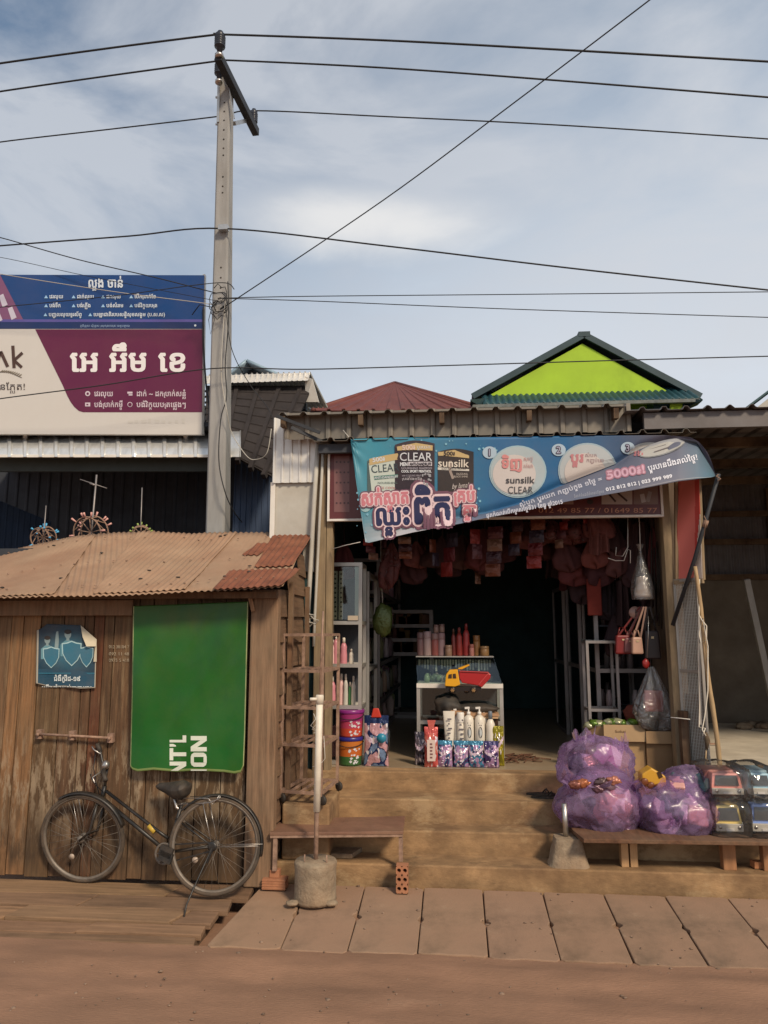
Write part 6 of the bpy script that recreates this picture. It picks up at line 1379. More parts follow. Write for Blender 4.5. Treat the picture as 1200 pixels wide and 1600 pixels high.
b = MB(); b.add([(X0+.01, Y0+.01, zc+.014), (X1-.01, Y0+.01, zc+.014), (tr, 7.75, zt2), (tl, 7.75, zt2)], [(0, 1, 2, 3)]); b.add([(X1-.01, Y0+.01, zc+.014), (X1-.01, Y1, zc+.014), (tr, Y1, zt2), (tr, 7.75, zt2)], [(0, 1, 2, 3)]); b.add([(X0+.01, Y0+.01, zc+.014), (X0+.01, Y1, zc+.014), (tl, Y1, zt2), (tl, 7.75, zt2)], [(0, 1, 2, 3)])
b.build('slanted_glass', m_glass, cn_, solid=.004)
b = MB(); b.box(tl, tr, 7.75, Y1, zt2, zt2+.012); b.build('glass_top', m_alu, cn_)
b = MB()
for k in range(26):
    x = lerp(tl+.03, tr-.03, k/25); h = rnd.uniform(.05, .12); g = rnd.uniform(.3, .9); b.col = (g*.7, g*.66, g*.55); b.box(x-.009, x+.009, 7.9+rnd.uniform(-.03, .03), 7.905+.03, zt2-.03-h, zt2-.03)
tag(b.build('trinket_row', m_plastic), 'row of small shiny trinkets hanging inside the slanted counter glass', 'trinkets', kind='stuff')
b = MB()
for k in range(24):
    x = lerp(X0+.08, X1-.1, rnd.random()); g = rnd.uniform(.1, .5); b.col = (g*.8, g, g*.6) if k % 3 else (g, g*.8, g*.7); b.blob((x, rnd.uniform(7.72, 8.0), zc+.05), (rnd.uniform(.02, .05), .03, rnd.uniform(.02, .06)), k, .3, 2, 2)
tag(b.build('small_wares', m_plastic), 'jumble of small wares lying under the slanted counter glass', 'wares', kind='stuff')
# jars along the top
jl = [(657, .24, .036, s2l(120, 90, 90), s2l(110, 85, 85), 'jar', 'dull mauve jar at the left end of the counter top'), (668, .25, .042, s2l(175, 150, 145), s2l(165, 140, 140), 'jar', 'wide pale jar second from the left on the counter top'), (680, .23, .040, s2l(150, 85, 80), s2l(140, 110, 105), 'jar', 'rose coloured jar with pale lid on the counter top'), (690, .235, .038, s2l(160, 130, 130), s2l(150, 120, 120), 'jar', 'tall pale pink jar on the counter top'), (701, .11, .036, s2l(150, 120, 100), s2l(150, 120, 100), 'jar', 'short beige tub on the counter top'), (709, .28, .024, s2l(120, 50, 45), s2l(90, 60, 50), 'round', 'slim dark red bottle on the counter top'), (718, .29, .034, s2l(150, 55, 50), s2l(120, 50, 45), 'round', 'first of two red bottles in the middle of the counter top'), (729, .33, .036, s2l(160, 55, 55), s2l(120, 40, 40), 'round', 'tallest red bottle on the counter top'), (737, .12, .026, s2l(180, 120, 110), s2l(150, 90, 80), 'jar', 'small pink tub in front of the tallest red bottle'), (745, .21, .036, s2l(140, 100, 60), s2l(130, 90, 50), 'jar', 'ochre jar near the right end of the counter top'), (757, .10, .045, s2l(150, 115, 75), s2l(140, 110, 75), 'jar', 'squat tan tub at the right end of the counter top')]
for px, h, r, c, cc, k, l in jl: P_ = PY(px, 1024, 7.84); bottle('jar' if k == 'jar' else 'bottle', l, 'jar' if k == 'jar' else 'bottle', (P_.x, 7.84-.05*(k == 'jar' and h < .13), zt2+.0125), h, r, c, cc, k, 'jars and bottles on the glass counter')
for px, dz, l in ((682, .235, 'small tub stacked on the rose coloured jar'), (691, .24, 'small pale tub stacked on the tall pale pink jar')):
    P_ = PY(px, 1024, 7.84); bottle('jar', l, 'jar', (P_.x, 7.84, zt2+.0125+dz), .085, .028, s2l(140, 115, 105), s2l(120, 95, 90), 'jar', 'jars and bottles on the glass counter')
# dark crate carrying books and toy truck
b = MB(); b.col = s2l(70, 46, 44); x0, x1 = PY(700, 1110, 7.42).x, PY(778, 1110, 7.42).x; zbx = PY(740, 1122, 7.42).z; b.box(x0, x1, 7.42, 7.60, ZF, zbx); tag(b.build('dark_carton', m_card, bevel=.006), 'dark carton on the shop floor behind the white pump bottles', 'carton')
z0 = zbx
b = MB(); b.col = s2l(196, 160, 120); b.prism([(x0+.02, 7.39, z0), (x1+.0, 7.39, z0), (x1+.0, 7.39, z0+.018), (x0+.02, 7.39, z0+.024)], (0, .18, 0)); tag(b.build('book', m_paper), 'thin tan book at the bottom of the stack under the toy truck', 'book')
b = MB(); b.col = s2l(180, 140, 105); b.prism([(x0-.02, 7.385, z0+.026), (x1+.01, 7.385, z0+.022), (x1+.01, 7.385, z0+.044), (x0-.02, 7.385, z0+.078)], (0, .19, 0)); tag(b.build('book', m_paper), 'thick tan book tilted on top of the thin one under the toy truck', 'book')
b = MB(); b.blob((PY(700, 1080, 7.45).x, 7.47, z0+.10), (.13, .09, .10), 4, .3, 2, 3, crease=.08); tag(b.build('black_bag', m_black), 'crumpled black plastic bag left of the toy dump truck', 'bag')
b = MB(); b.blob((PY(742, 1090, 7.45).x, 7.47, z0+.085), (.22, .08, .05), 5, .25, 2, 3, flat=.7, crease=.05); tag(b.build('dark_bag', m_black), 'flat dark plastic bag under the toy dump truck', 'bag')
# toy dump truck
zt3 = PY(730, 1085, 7.40).z
def TK(x, y, Y=7.37): return PY(x, y, Y)
tt = thing('toy_dump_truck', 'toy dump truck with yellow cab and red tipper standing before the counter', 'toy truck', (PY(733, 1085, 7.4).x, 7.43, zt3))
YL, SR, SK2 = s2l(222, 160, 30), s2l(165, 30, 34), s2l(30, 25, 25)
m = MB(); m.col = YL; m.prism([TK(695, 1072), TK(697, 1054), TK(702, 1047), TK(715, 1046), TK(717, 1058), TK(719, 1070), TK(711, 1073)], (0, .12, 0)); m.prism([TK(715, 1046), TK(716, 1044), TK(733, 1038), TK(734, 1040), TK(722, 1046)], (0, .11, 0)); cabo = m.build('cab', m_plastic, tt, bevel=.006)
m = MB(); m.col = s2l(60, 40, 25); m.prism([TK(700, 1060, 7.366), TK(701, 1054, 7.366), TK(706, 1053, 7.366), TK(706, 1060, 7.366)], (0, .002, 0)); m.prism([TK(707.5, 1060, 7.366), TK(707.5, 1053, 7.366), TK(712, 1052.5, 7.366), TK(713, 1060, 7.366)], (0, .002, 0)); m.build('window', m_plastic, cabo)
m = MB(); m.col = SR; m.prism([TK(717, 1049), TK(762, 1051), TK(767, 1054), TK(766, 1060), TK(753, 1074), TK(746, 1071), TK(722, 1067), TK(718, 1060)], (0, .13, 0)); tb = m.build('tipper', m_plastic, tt, bevel=.006)
m = MB(); m.col = s2l(190, 70, 70); m.bar(TK(718, 1048.5, 7.362), TK(763, 1050.5, 7.362), .008, .008); m.bar(TK(764, 1051, 7.362), TK(748, 1070, 7.362), .008, .008); m.build('rib', m_plastic, tb)
m = MB(); m.col = SK2; m.prism([TK(696, 1073, 7.39), TK(752, 1073, 7.39), TK(752, 1080, 7.39), TK(697, 1080, 7.39)], (0, .09, 0)); m.build('chassis', m_plastic, tt)
for px in (707, 740, 729):
    for yy in (7.365, 7.47):
        if px == 729 and yy < 7.4: continue
        m = MB(); m.col = SK2; c = TK(px, 1078.5, yy); m.lathe([(.024, 0), (.031, .005), (.031, .02), (.024, .025)], c, 18, (0, 1, 0)); w = m.build('wheel', m_plastic, tt); m = MB(); m.col = s2l(180, 140, 90); 
        for k in range(6): t = k*1.047; m.bar(c+Vector((0, -.001, 0)), c+Vector((.019*math.cos(t), -.001, .019*math.sin(t))), .005, .004, (0, 1, 0))
        m.build('hub', m_plastic, w)
# row of white bottles on a low box, sachets in front, pink pouch
b = MB(); b.col = s2l(120, 90, 70); zlow = PY(730, 1172, 7.36).z; b.box(PY(690, 1160, 7.3).x, PY(780, 1160, 7.3).x, 7.30, 7.41, ZF, zlow); tag(b.build('low_carton', m_card, bevel=.004), 'low carton behind the row of purple sachets carrying white bottles', 'carton')
wl_ = [(702, 7.36, 1111, .050, 'tube', 'white squeeze tube at the left of the white bottle row'), (713, 7.40, 1107, .030, 'pump', 'slim white pump bottle half hidden behind the squeeze tube'), (720, 7.36, 1113, .036, 'jar', 'plain white cylinder bottle between squeeze tube and pump bottles'), (733, 7.35, 1104, .048, 'pump', 'left of the two large white pump bottles with dark oval print'), (750, 7.35, 1104, .048, 'pump', 'right of the two large white pump bottles with dark oval print'), (757, 7.41, 1107, .032, 'pump', 'white pump bottle peeping from behind the right large one'), (767, 7.35, 1111, .045, 'round', 'white bottle with grey cap at the right end of the row')]
for px, Y, yt, r, k, l in wl_:
    P_, T_ = PY(px, 1160, Y), PY(px, yt, Y); bo = bottle('bottle', l, 'bottle', (P_.x, Y, zlow), T_.z-zlow, r, s2l(222, 214, 200), s2l(225, 220, 212) if 'grey' not in l else s2l(110, 120, 130), k, 'white bottles before the counter')
    if 'large' in l and 'behind' not in l:
        m = MB(); m.col = s2l(80, 85, 90); q = Vector((P_.x, Y, zlow)); H = T_.z-zlow
        def onb(a, z, r=r, q=q): return q+Vector((math.sin(a)*r*1.015, -math.cos(a)*r*1.015, z))
        ring = [onb(.1+.42*math.cos(t), H*.42+H*.13*math.sin(t)) for t in [i*math.pi/9 for i in range(18)]]; m.add(ring, [tuple(range(18))]); m.col = s2l(190, 195, 195); ring = [onb(.16+.25*math.cos(t), H*.42+H*.08*math.sin(t)) + Vector((0, -.001, 0)) for t in [i*math.pi/9 for i in range(18)]]; m.add(ring, [tuple(range(18))]); m.col = s2l(60, 65, 75)
        for z, w in ((.62, .38), (.57, .26), (.22, .32), (.18, .2)): m.add([onb(.1-w, H*z), onb(.1+w, H*z), onb(.1+w, H*(z+.025)), onb(.1-w, H*(z+.025))], [(0, 1, 2, 3)])
        m.build('label', m_plastic, bo, recalc=False)
    if 'squeeze' in l and 'hidden' not in l:
        m = MB(); m.col = s2l(110, 105, 110); q = Vector((P_.x, Y-.048, zlow)); H = T_.z-zlow
        for i in range(5): m.box(q.x+rnd.uniform(-.02, 0), q.x+rnd.uniform(.005, .03), q.y-.0015+.004*i, q.y+.004*i, q.z+H*(.3+i*.12), q.z+H*(.34+i*.12))
        m.build('label', m_plastic, bo)
for i, px in enumerate((695.5, 720.5, 744, 768)):
    P_ = PY(px, 1190, 7.22); c2, c3 = (s2l(165, 130, 165), s2l(70, 50, 95))
    oo = sachet('fabric_sachet', '%s purple and teal foil sachet from the left in the row on the floor' % words[i], (P_.x, 7.22, ZF), .142, .235, s2l(60, 120, 150) if i < 3 else s2l(60, 55, 100), c2, c3, 'purple sachets before the counter', i+11)
    m = MB(); m.col = s2l(215, 205, 215); q = Vector((P_.x, 7.22-.062, ZF))
    for k in range(7): a = rnd.uniform(-.045, .035); z = rnd.uniform(.03, .17); m.blob(q+Vector((a, .012, z)), (.010, .004, .006), k, .3, 2, 1)
    m.build('print', m_plastic, oo)
P_ = PY(674, 1189, 7.2)
pk_ = sachet('pink_pouch', 'translucent pink refill pouch with white paper label left of the sachets', (P_.x, 7.2, ZF), .13, .36, s2l(200, 90, 85), s2l(205, 110, 95), s2l(190, 80, 75), None, 21)
m = MB(); m.col = s2l(215, 195, 185); m.box(P_.x-.036, P_.x+.04, 7.128, 7.131, ZF+.06, ZF+.25); m.build('paper_label', m_paper, pk_)
m = MB(); m.col = s2l(120, 80, 80)
for k in range(5): m.box(P_.x-.010, P_.x+.012+.004*(k % 2), 7.126, 7.1275, ZF+.085+k*.03, ZF+.10+k*.03)
m.build('lettering', m_paper, pk_)
m = MB(); m.col = s2l(205, 105, 95); m.prism([(P_.x-.02, 7.19, ZF+.34), (P_.x+.02, 7.19, ZF+.34), (P_.x+.045, 7.19, ZF+.42), (P_.x-.035, 7.19, ZF+.42)], (0, .012, 0)); m.build('gathered_neck', m_foil, pk_)
P_ = PY(658, 1186, 7.3); sachet('grey_pouch', 'dim grey pouch standing left of the pink refill pouch', (P_.x, 7.3, ZF), .12, .30, s2l(80, 75, 85), s2l(110, 100, 110), s2l(50, 45, 50), None, 31)
P_ = PY(779, 1186, 7.32); sachet('yellow_pouch', 'yellow green pouch standing at the right end behind the sachets', (P_.x, 7.32, ZF), .11, .36, s2l(130, 120, 20), s2l(150, 135, 30), s2l(110, 100, 20), None, 41)
b = MB()
for k in range(30): p = PZ(rnd.uniform(792, 842), rnd.uniform(1180, 1191), ZF); b.tube([p+Vector((0, 0, .006)), p+Vector((rnd.uniform(-.09, .09), rnd.uniform(-.06, .06), rnd.uniform(.01, .03))), p+Vector((rnd.uniform(-.12, .12), rnd.uniform(-.08, .08), .006))], .006, 5)
tag(b.build('floor_mop', M('reddish_rags', (.13, .06, .035), .95, var=.5, scale=20)), 'flat reddish heap of rags on the floor at the step edge', 'rags')

# shelves and hangings deep inside
ds = thing('back_shelf', 'dim steel shelf with thin rails at the back of the shop', 'shelf', (-.7, 11, ZF))
ls = thing('side_shelf', 'long dim shelf full of stock along the left shop wall', 'shelf', (-1.05, 10, ZF))
b = MB(); frame_box(b, -1.26, -.86, 8.75, 12.2, ZF, 2.75, .04, (1.05, 1.5, 1.95, 2.35)); b.build('frame', m_alud, ls)
b = MB()
for k in range(150): g = rnd.uniform(.15, .7); b.col = (g, g*rnd.uniform(.5, 1), g*rnd.uniform(.45, .95)); zz = rnd.choice([ZF+.05, 1.08, 1.53, 1.98, 2.38]); r_ = rnd.uniform(.03, .06); b.lathe([(r_, 0), (r_, rnd.uniform(.1, .22)), (r_*.6, .24), (r_*.5, .27)], (rnd.uniform(-1.2, -.92), rnd.uniform(8.85, 12.1), zz), 8)
tag(b.build('stock', m_plastic), 'dim mixed bottles and tins standing on the long left wall shelf', 'stock', kind='stuff')
b = MB()
for k in range(46): g = rnd.uniform(.15, .6); b.col = (g, g*rnd.uniform(.5, 1), g*rnd.uniform(.45, .95)); yy = rnd.choice([1000, 1022, 978]); p = PY(rnd.uniform(590, 670), yy, 11.2); b.box(p.x-.05, p.x+.05, 11.12, 11.3, p.z+.03, p.z+rnd.uniform(.12, .24))
tag(b.build('boxes', m_card), 'dim small boxes packed on the back shelf of the shop', 'boxes', kind='stuff')
b = MB(); frame_box(b, PY(585, 950, 11).x, PY(676, 950, 11).x, 11, 11.4, ZF, PY(640, 953, 11).z, .05, (PY(640, 978, 11).z, PY(640, 1000, 11).z, PY(640, 1022, 11).z)); b.build('frame', m_alud, ds)
for i, (y0_, y1_) in enumerate(((7.75, 8.45), (8.55, 9.4), (9.5, 10.4))):
    cb = thing('wall_cabinet', '%s tall glass cabinet along the right shop wall counted from the door' % words[i], 'cabinet', (1.75, (y0_+y1_)/2, ZF), 'glass cabinets along the right wall')
    xf = 1.42-.03*i; zt_ = 2.45
    b = MB(); frame_box(b, xf, 1.96, y0_, y1_, ZF, zt_, .04, (1.5,)); b.build('frame', m_alud, cb)
    b = MB(); b.box(xf+.01, xf+.016, y0_+.04, y1_-.04, ZF+.05, zt_-.05); b.build('glass_door', m_glass, cb)
    b = MB(); b.box(1.94, 1.955, y0_, y1_, ZF, zt_); b.build('back_panel', m_dark, cb)
    for z in (1.1, 1.5, 1.95): b = MB(); b.box(xf+.04, 1.94, y0_+.03, y1_-.03, z-.01, z); b.build('shelf', m_dark, cb)
    b = MB()
    for k in range(16): g = rnd.uniform(.15, .5); b.col = (g*rnd.uniform(.7, 1), g*.7, g*.7); yy = rnd.uniform(y0_+.1, y1_-.1); zz = rnd.choice([ZF+.05, 1.1, 1.5, 1.95]); b.lathe([(.035, 0), (.035, .14), (.02, .17), (.02, .2)], (rnd.uniform(xf+.1, 1.85), yy, zz), 8)
    tag(b.build('goods', m_plastic), 'dim bottles and tins on the shelves of the %s right wall cabinet' % words[i], 'goods', kind='stuff')
st = thing('display_stand', 'small aluminium frame stand before the right wall cabinets', 'stand', (1.5, 7.5, ZF))
xa, xb2, zst = PY(915, 1002, 7.45).x, PY(965, 1002, 7.45).x, PY(940, 1001, 7.45).z
b = MB(); frame_box(b, xa, xb2, 7.45, 7.72, ZF, zst, .026, (ZF+.5,)); b.build('frame', m_alud, st); b = MB(); b.box(xa, xb2, 7.45, 7.72, zst, zst+.008); b.build('glass_top', m_glass, st)
# hanging goods under the ceiling (front rows)
hang = []
red = [s2l(96, 44, 44), s2l(72, 36, 40), s2l(110, 62, 58), s2l(60, 34, 34), s2l(88, 60, 56)]
def hangbag(x, y, Y, w, h, col, label, name='hanging_bag', seed=0, mat=None, cat='bag', group='plastic bags hung under the ceiling'):
    p = PY(x, y, Y); o = thing(name, label, cat, p, group); m = MB(); m.col = col
    sack(m, (p.x, p.y, p.z), w, w*.6, h, seed); m.build('bundle', mat or m_cloth, o)
    m = MB(); m.col = s2l(40, 26, 26); m.tube([(p.x, p.y, p.z-h*.06), (p.x+.01, p.y, p.z+.02), (p.x, p.y, ZC-.01)], [.012, .010, .003], 6); m.build('string', m_cloth, o)
    return o
def sack(m, top, w, d, h, seed=0, folds=5, neck=.12, n=30, nv=16):
    rr = random.Random(seed); ph = [rr.uniform(0, 6.28) for _ in range(4)]; lean_ = rr.uniform(-.06, .06); ex = rr.uniform(.55, 1.1)
    def fn(u, v):
        t = u*2*math.pi; q = v**ex; R_ = lerp(neck, 1, min(1, q*1.5)) if v < .9 else lerp(1, .05, ((v-.9)/.1)**2)
        R_ *= 1 + (.16+.12*(1-v))*math.sin(folds*t+ph[0]) + .10*math.sin(2*t+ph[1]+v*3) + .05*math.sin((folds+4)*t+ph[2]-v*5)
        return Vector((top[0]+math.cos(t)*R_*w/2 + lean_*v, top[1]+math.sin(t)*R_*d/2, top[2]-h*v + .03*math.sin(3*t+ph[3])*v*h/.3))
    m.grid(fn, n, nv)
desc = ['maroon bundle', 'dusty pink bag', 'dark brown bag', 'brick red bag', 'grey rose bundle', 'patterned dark bag', 'deep red bag', 'brown wrapped bag']
hb_ = [(536, 850, 7.5, .20, .34), (612, 848, 7.6, .20, .45), (650, 846, 7.7, .26, .26), (690, 838, 7.6, .28, .30), (722, 836, 7.8, .24, .34), (756, 826, 7.6, .30, .40), (790, 826, 7.9, .28, .34), (822, 816, 7.6, .32, .26), (858, 812, 7.5, .36, .22), (902, 808, 7.5, .34, .26), (900, 850, 7.7, .30, .40), (938, 840, 7.6, .26, .46), (930, 800, 7.4, .26, .26), (960, 818, 7.5, .20, .30), (985, 812, 7.6, .16, .40), (1020, 822, 7.4, .14, .5)]
plc = ['above the display cabinet', 'hanging lowest over the left aisle', 'third from the left under the banner', 'over the left of the counter', 'over the jars', 'over the middle of the counter', 'over the right of the counter', 'right of the counter', 'below the phone number sign', 'over the wall cabinets', 'in front of the first wall cabinet', 'left of the coat hanger', 'above the coat hanger', 'behind the coat hanger', 'above the clear lamp bag', 'beside the right door post']
for i, (x, y, Y, w, h) in enumerate(hb_): hangbag(x, y, Y, w, h, red[i % 5], '%s hung under the ceiling %s' % (desc[i % 8], plc[i]), seed=i+3, mat=m_rbag if i in (1, 8, 9) else m_cloth)
strip_y = [(575, 842, 7.3), (600, 836, 8.3), (632, 838, 7.35), (662, 832, 8.2), (676, 842, 7.4), (706, 832, 7.35), (738, 836, 8.1), (742, 826, 7.4), (774, 822, 7.4), (806, 824, 8.2), (808, 812, 7.4), (840, 808, 7.35), (876, 812, 8.0), (884, 800, 7.35), (918, 806, 7.4), (948, 798, 7.35)]
sc_col = [s2l(130, 44, 40), s2l(90, 50, 54), s2l(120, 88, 72), s2l(64, 36, 42), s2l(110, 60, 40), s2l(60, 50, 62), s2l(100, 34, 36)]
nth = ['first', 'second', 'third', 'fourth', 'fifth', 'sixth', 'seventh', 'eighth', 'ninth', 'tenth', 'eleventh', 'twelfth', 'thirteenth', 'fourteenth', 'fifteenth', 'sixteenth']
for i, (x, y, Y) in enumerate(strip_y):
    p = PY(x, y, Y); o = thing('sachet_strip', '%s hanging strip of foil sachets from the left under the banner' % nth[i], 'sachets', p, 'sachet strips hung under the ceiling'); w = rnd.uniform(.06, .16); sw = rnd.uniform(-.8, .8); hs = rnd.uniform(.06, .15)
    for k in range(rnd.randint(2, 4)):
        m = MB(); m.col = sc_col[(i+k) % 7]; z1 = p.z-.005-k*(hs+.004); sx = sw*.04*k
        m.grid(lambda u, v: Vector((p.x+sx+(u-.5)*w*math.cos(sw), Y+(u-.5)*w*math.sin(sw)-.014*math.sin(math.pi*u)*math.sin(math.pi*v)+.004*noise.noise(Vector((u*5, v*5, i+k))), z1-v*hs)), 8, 8); m.build('sachet', m_foil, o)
    m = MB(); m.col = s2l(60, 50, 46); m.tube([p, (p.x, Y, ZC-.01)], .002, 4); m.build('string', m_cloth, o)
for i, (x, y, Y, w, h, c, l) in enumerate(((880, 838, 7.6, .26, .34, s2l(84, 46, 46), 'maroon bag hung over the gap between counter and wall cabinets'), (905, 880, 7.9, .24, .40, s2l(60, 40, 44), 'plum bag hung low before the first wall cabinet'), (925, 838, 7.45, .22, .30, s2l(112, 58, 50), 'rust red bag hung upper left of the coat hangers'), (945, 900, 7.8, .22, .42, s2l(50, 38, 44), 'near black bag hung between orange cloth and coat hangers'), (966, 845, 7.5, .20, .34, s2l(96, 58, 56), 'dull rose bag hung just behind the coat hangers'), (990, 850, 7.55, .18, .40, s2l(70, 46, 50), 'grey plum bag hung behind the neck of the clear lamp bag'), (1012, 880, 7.4, .16, .42, s2l(54, 36, 40), 'slim dark bag hung between clear lamp bag and door post'), (848, 830, 8.2, .30, .30, s2l(90, 50, 48), 'brownish red bag hung deep behind the sachet strips'), (640, 866, 7.9, .26, .30, s2l(74, 42, 44), 'dark rose bag hung low left of the counter jars'), (700, 862, 8.1, .28, .26, s2l(66, 38, 40), 'dark wine bag hung low above the counter jars'), (765, 856, 8.0, .28, .28, s2l(80, 44, 44), 'wide wine red bag hung low right of the counter jars'), (960, 960, 7.75, .18, .40, s2l(58, 40, 44), 'dusky bag hung behind the dark red handbag'))):
    hangbag(x, y, Y, w, h, c, l, seed=i+40)
b = MB(); p = PY(598, 945, 7.7); o = thing('green_bag', 'hanging green and white plastic pack left of the back shelf', 'bag', p); b.col = s2l(84, 96, 50); b.blob((p.x, p.y, p.z-.16), (.10, .05, .17), 8, .25, 2, 3, crease=.1); b.build('pack', m_foil, o); m = MB(); m.tube([p+Vector((0, 0, -.02)), (p.x-.02, p.y, 2.6), (p.x-.02, p.y, ZC-.01)], .003, 5); m.build('string', m_white, o)
ch = thing('coat_hanger', 'two white wire coat hangers hung near the right door post', 'hanger', PY(968, 870, 7.2))
for d in (0, 1): b = MB(); b.tube([PY(950+d*22, 872+d*0, 7.2), PY(962+d*14, 876-d*2, 7.22), PY(975+d*4, 876, 7.2), PY(981, 858, 7.18), PY(985, 860, 7.18), PY(985, 880, 7.18)] if d == 0 else [PY(963, 855, 7.2), PY(962, 868, 7.2), PY(973, 869, 7.2), PY(981, 855, 7.2), PY(981, 800, 7.2)], .004, 5); b.build('wire', m_white, ch)
# clear bag with a pot, clock, handbags
cbg = thing('lamp_bag', 'clear plastic bag holding a white rimmed bowl beside the right post', 'bag', PY(1003, 940, 7.15))
q = PY(1003, 905, 7.15)
b = MB(); b.lathe([(.10, -.19), (.105, -.10), (.09, .0), (.055, .12), (.02, .24), (.015, .27), (.04, .33)], q, 20, cap=False); b.build('film', m_clear, cbg)
b = MB(); b.col = s2l(165, 150, 140); b.lathe([(.09, -.17), (.094, -.145), (.085, -.14), (.06, -.06), (.05, .02), (.0, .03)], q, 20); b.build('bowl', m_plastic, cbg)
b = MB(); b.tube([q+Vector((0, 0, .27)), q+Vector((.01, .02, .5)), Vector((q.x, q.y, ZC-.01))], .004, 5); b.build('string', m_white, cbg)
ck = thing('wall_clock', 'small round cream clock hanging left of the handbag straps', 'clock', PY(993, 955, 7.22)); q = PY(993, 957, 7.22)
b = MB(); b.col = s2l(150, 120, 110); b.lathe([(.055, 0), (.058, .01), (.058, .025), (.05, .03)], q+Vector((0, .0, 0)), 22, (0, 1, 0)); b.build('face', m_plastic, ck)
b = MB(); b.col = s2l(50, 30, 30); b.bar(q+Vector((0, -.003, -.04)), q+Vector((.004, -.003, .035)), .008, .004, (0, 1, 0)); b.bar(q+Vector((-.002, -.003, 0)), q+Vector((.04, -.003, .012)), .008, .004, (0, 1, 0)); b.build('hand', m_plastic, ck)
def handbag(label, x, y, Y, w, h, col, strapx, seed):
    p = PY(x, y, Y); o = thing('handbag', label, 'handbag', p, 'handbags hung by the right post'); m = MB(); m.col = col
    m.prism([(p.x-w/2, Y-.03, p.z), (p.x+w/2, Y-.03, p.z), (p.x+w*.42, Y-.03, p.z+h), (p.x-w*.42, Y-.03, p.z+h)], (0, .07, 0)); m.build('body', m_plastic, o, bevel=.015)
    m = MB(); m.col = tuple(c*.8 for c in col); m.tube([(p.x-w*.3, Y, p.z+h*.95), (p.x-w*.15, Y, p.z+h*1.4), (p.x+w*.15, Y, p.z+h*1.4), (p.x+w*.3, Y, p.z+h*.95)], .006, 6); m.build('handle', m_plastic, o)
    s = PY(strapx, 948, Y); m = MB(); m.col = tuple(c*.75 for c in col); m.bar((p.x-w*.3, Y+.01, p.z+h*.9), s, .016, .004, (0, 1, 0)); m.bar((p.x+w*.35, Y+.01, p.z+h*.9), s+Vector((.02, 0, 0)), .016, .004, (0, 1, 0)); m.build('strap', m_plastic, o)
    m = MB(); m.col = s2l(190, 170, 130); m.box(p.x-.012, p.x+.012, Y-.036, Y-.029, p.z+h*.72, p.z+h*.8); m.build('clasp', m_plastic, o); return o
handbag('dark red handbag hanging left of the cream handbag', 974, 1022, 7.22, .15, .175, s2l(120, 34, 34), 1000, 1)
handbag('mauve handbag half hidden behind the cream handbag', 985, 1020, 7.20, .12, .14, s2l(120, 72, 72), 1003, 2)
handbag('small cream handbag with two handles by the right post', 996, 1022, 7.12, .105, .155, s2l(190, 150, 128), 1006, 3)
handbag('black handbag hanging right of the chain by the post', 1020, 1030, 7.15, .15, .26, s2l(34, 26, 28), 1012, 4)
cb2 = thing('chain_charm', 'red heart shaped charm hanging on a thin chain', 'charm', PY(1010, 1045, 7.08)); b = MB(); b.tube([PY(1013, 963, 7.08), PY(1013, 990, 7.08), PY(1011, 1028, 7.08)], .004, 5); b.build('chain', m_steel, cb2); b = MB(); b.col = s2l(150, 35, 34); b.blob(PY(1009, 1037, 7.08), (.034, .02, .045), 2, .2, 1.5, 2); b.build('heart', m_plastic, cb2)
hg2 = thing('bagged_handbag', 'pink handbag sealed in a large clear plastic bag near the floor', 'handbag', PY(1015, 1118, 7.1)); q = PY(1022, 1112, 7.12)
b = MB(); b.col = s2l(160, 84, 80); b.box(q.x-.085, q.x+.085, 7.10, 7.16, q.z, q.z+.19); b.build('body', m_plastic, hg2, bevel=.015); b = MB(); q2 = PY(1018, 1042, 7.13); sack(b, q2, .40, .17, .53, 5, 4); b.build('film', m_clear, hg2)
b = MB(); b.col = s2l(120, 44, 34); p = PY(930, 935, 7.6); b.box(p.x-.08, p.x+.06, 7.58, 7.62, p.z-.17, p.z+.2); o = tag(b.build('orange_cloth', m_cloth, bevel=.01), 'orange and dark folded cloth hanging before the wall cabinets', 'cloth')
for i, (x, y, Y, w, h, c, l) in enumerate(((845, 815, 8.9, .34, .34, s2l(44, 70, 66), 'dark teal cloth hung deep in the shop above the wall cabinets'), (935, 812, 7.35, .22, .34, s2l(120, 72, 66), 'faded pink cloth hung in front left of the coat hangers'), (1000, 815, 7.5, .2, .4, s2l(70, 48, 48), 'brown cloth hung behind the clear lamp bag'), (958, 935, 7.9, .24, .5, s2l(72, 40, 40), 'dark red cloth hung behind the display stand'), (893, 842, 8.3, .30, .55, s2l(84, 40, 42), 'dark red shirt hung in front of the second wall cabinet'), (915, 870, 7.9, .26, .45, s2l(110, 62, 58), 'dusty rose cloth hung above the display stand'), (952, 880, 7.75, .22, .50, s2l(46, 36, 40), 'black cloth hung beside the wire coat hangers'), (972, 905, 7.6, .16, .45, s2l(62, 42, 44), 'dark plum cloth hung left of the round clock'), (1030, 850, 7.5, .16, .75, s2l(58, 40, 42), 'long dark cloth hung against the right door post'), (870, 850, 8.6, .3, .4, s2l(70, 50, 50), 'brown cloth hung deep above the wall cabinets'))):
    p = PY(x, y, Y); o = thing('hung_cloth', l, 'cloth', p, 'cloths hung on the right side'); m = MB(); m.col = c; ph = rnd.uniform(0, 6)
    m.grid(lambda u, v: Vector((p.x+(u-.5)*w*(.75+.25*v), Y+.035*math.sin(u*14+ph+v*1.5)*(.4+v), p.z-h*v*(1+.05*math.sin(u*9+ph))-.05*abs(u-.5)*(1-v))), 26, 12); m.build('fabric', m_cloth, o)
    m = MB(); m.col = s2l(40, 30, 30); m.tube([p, (p.x, Y, ZC-.01)], .003, 4); m.build('string', m_cloth, o)
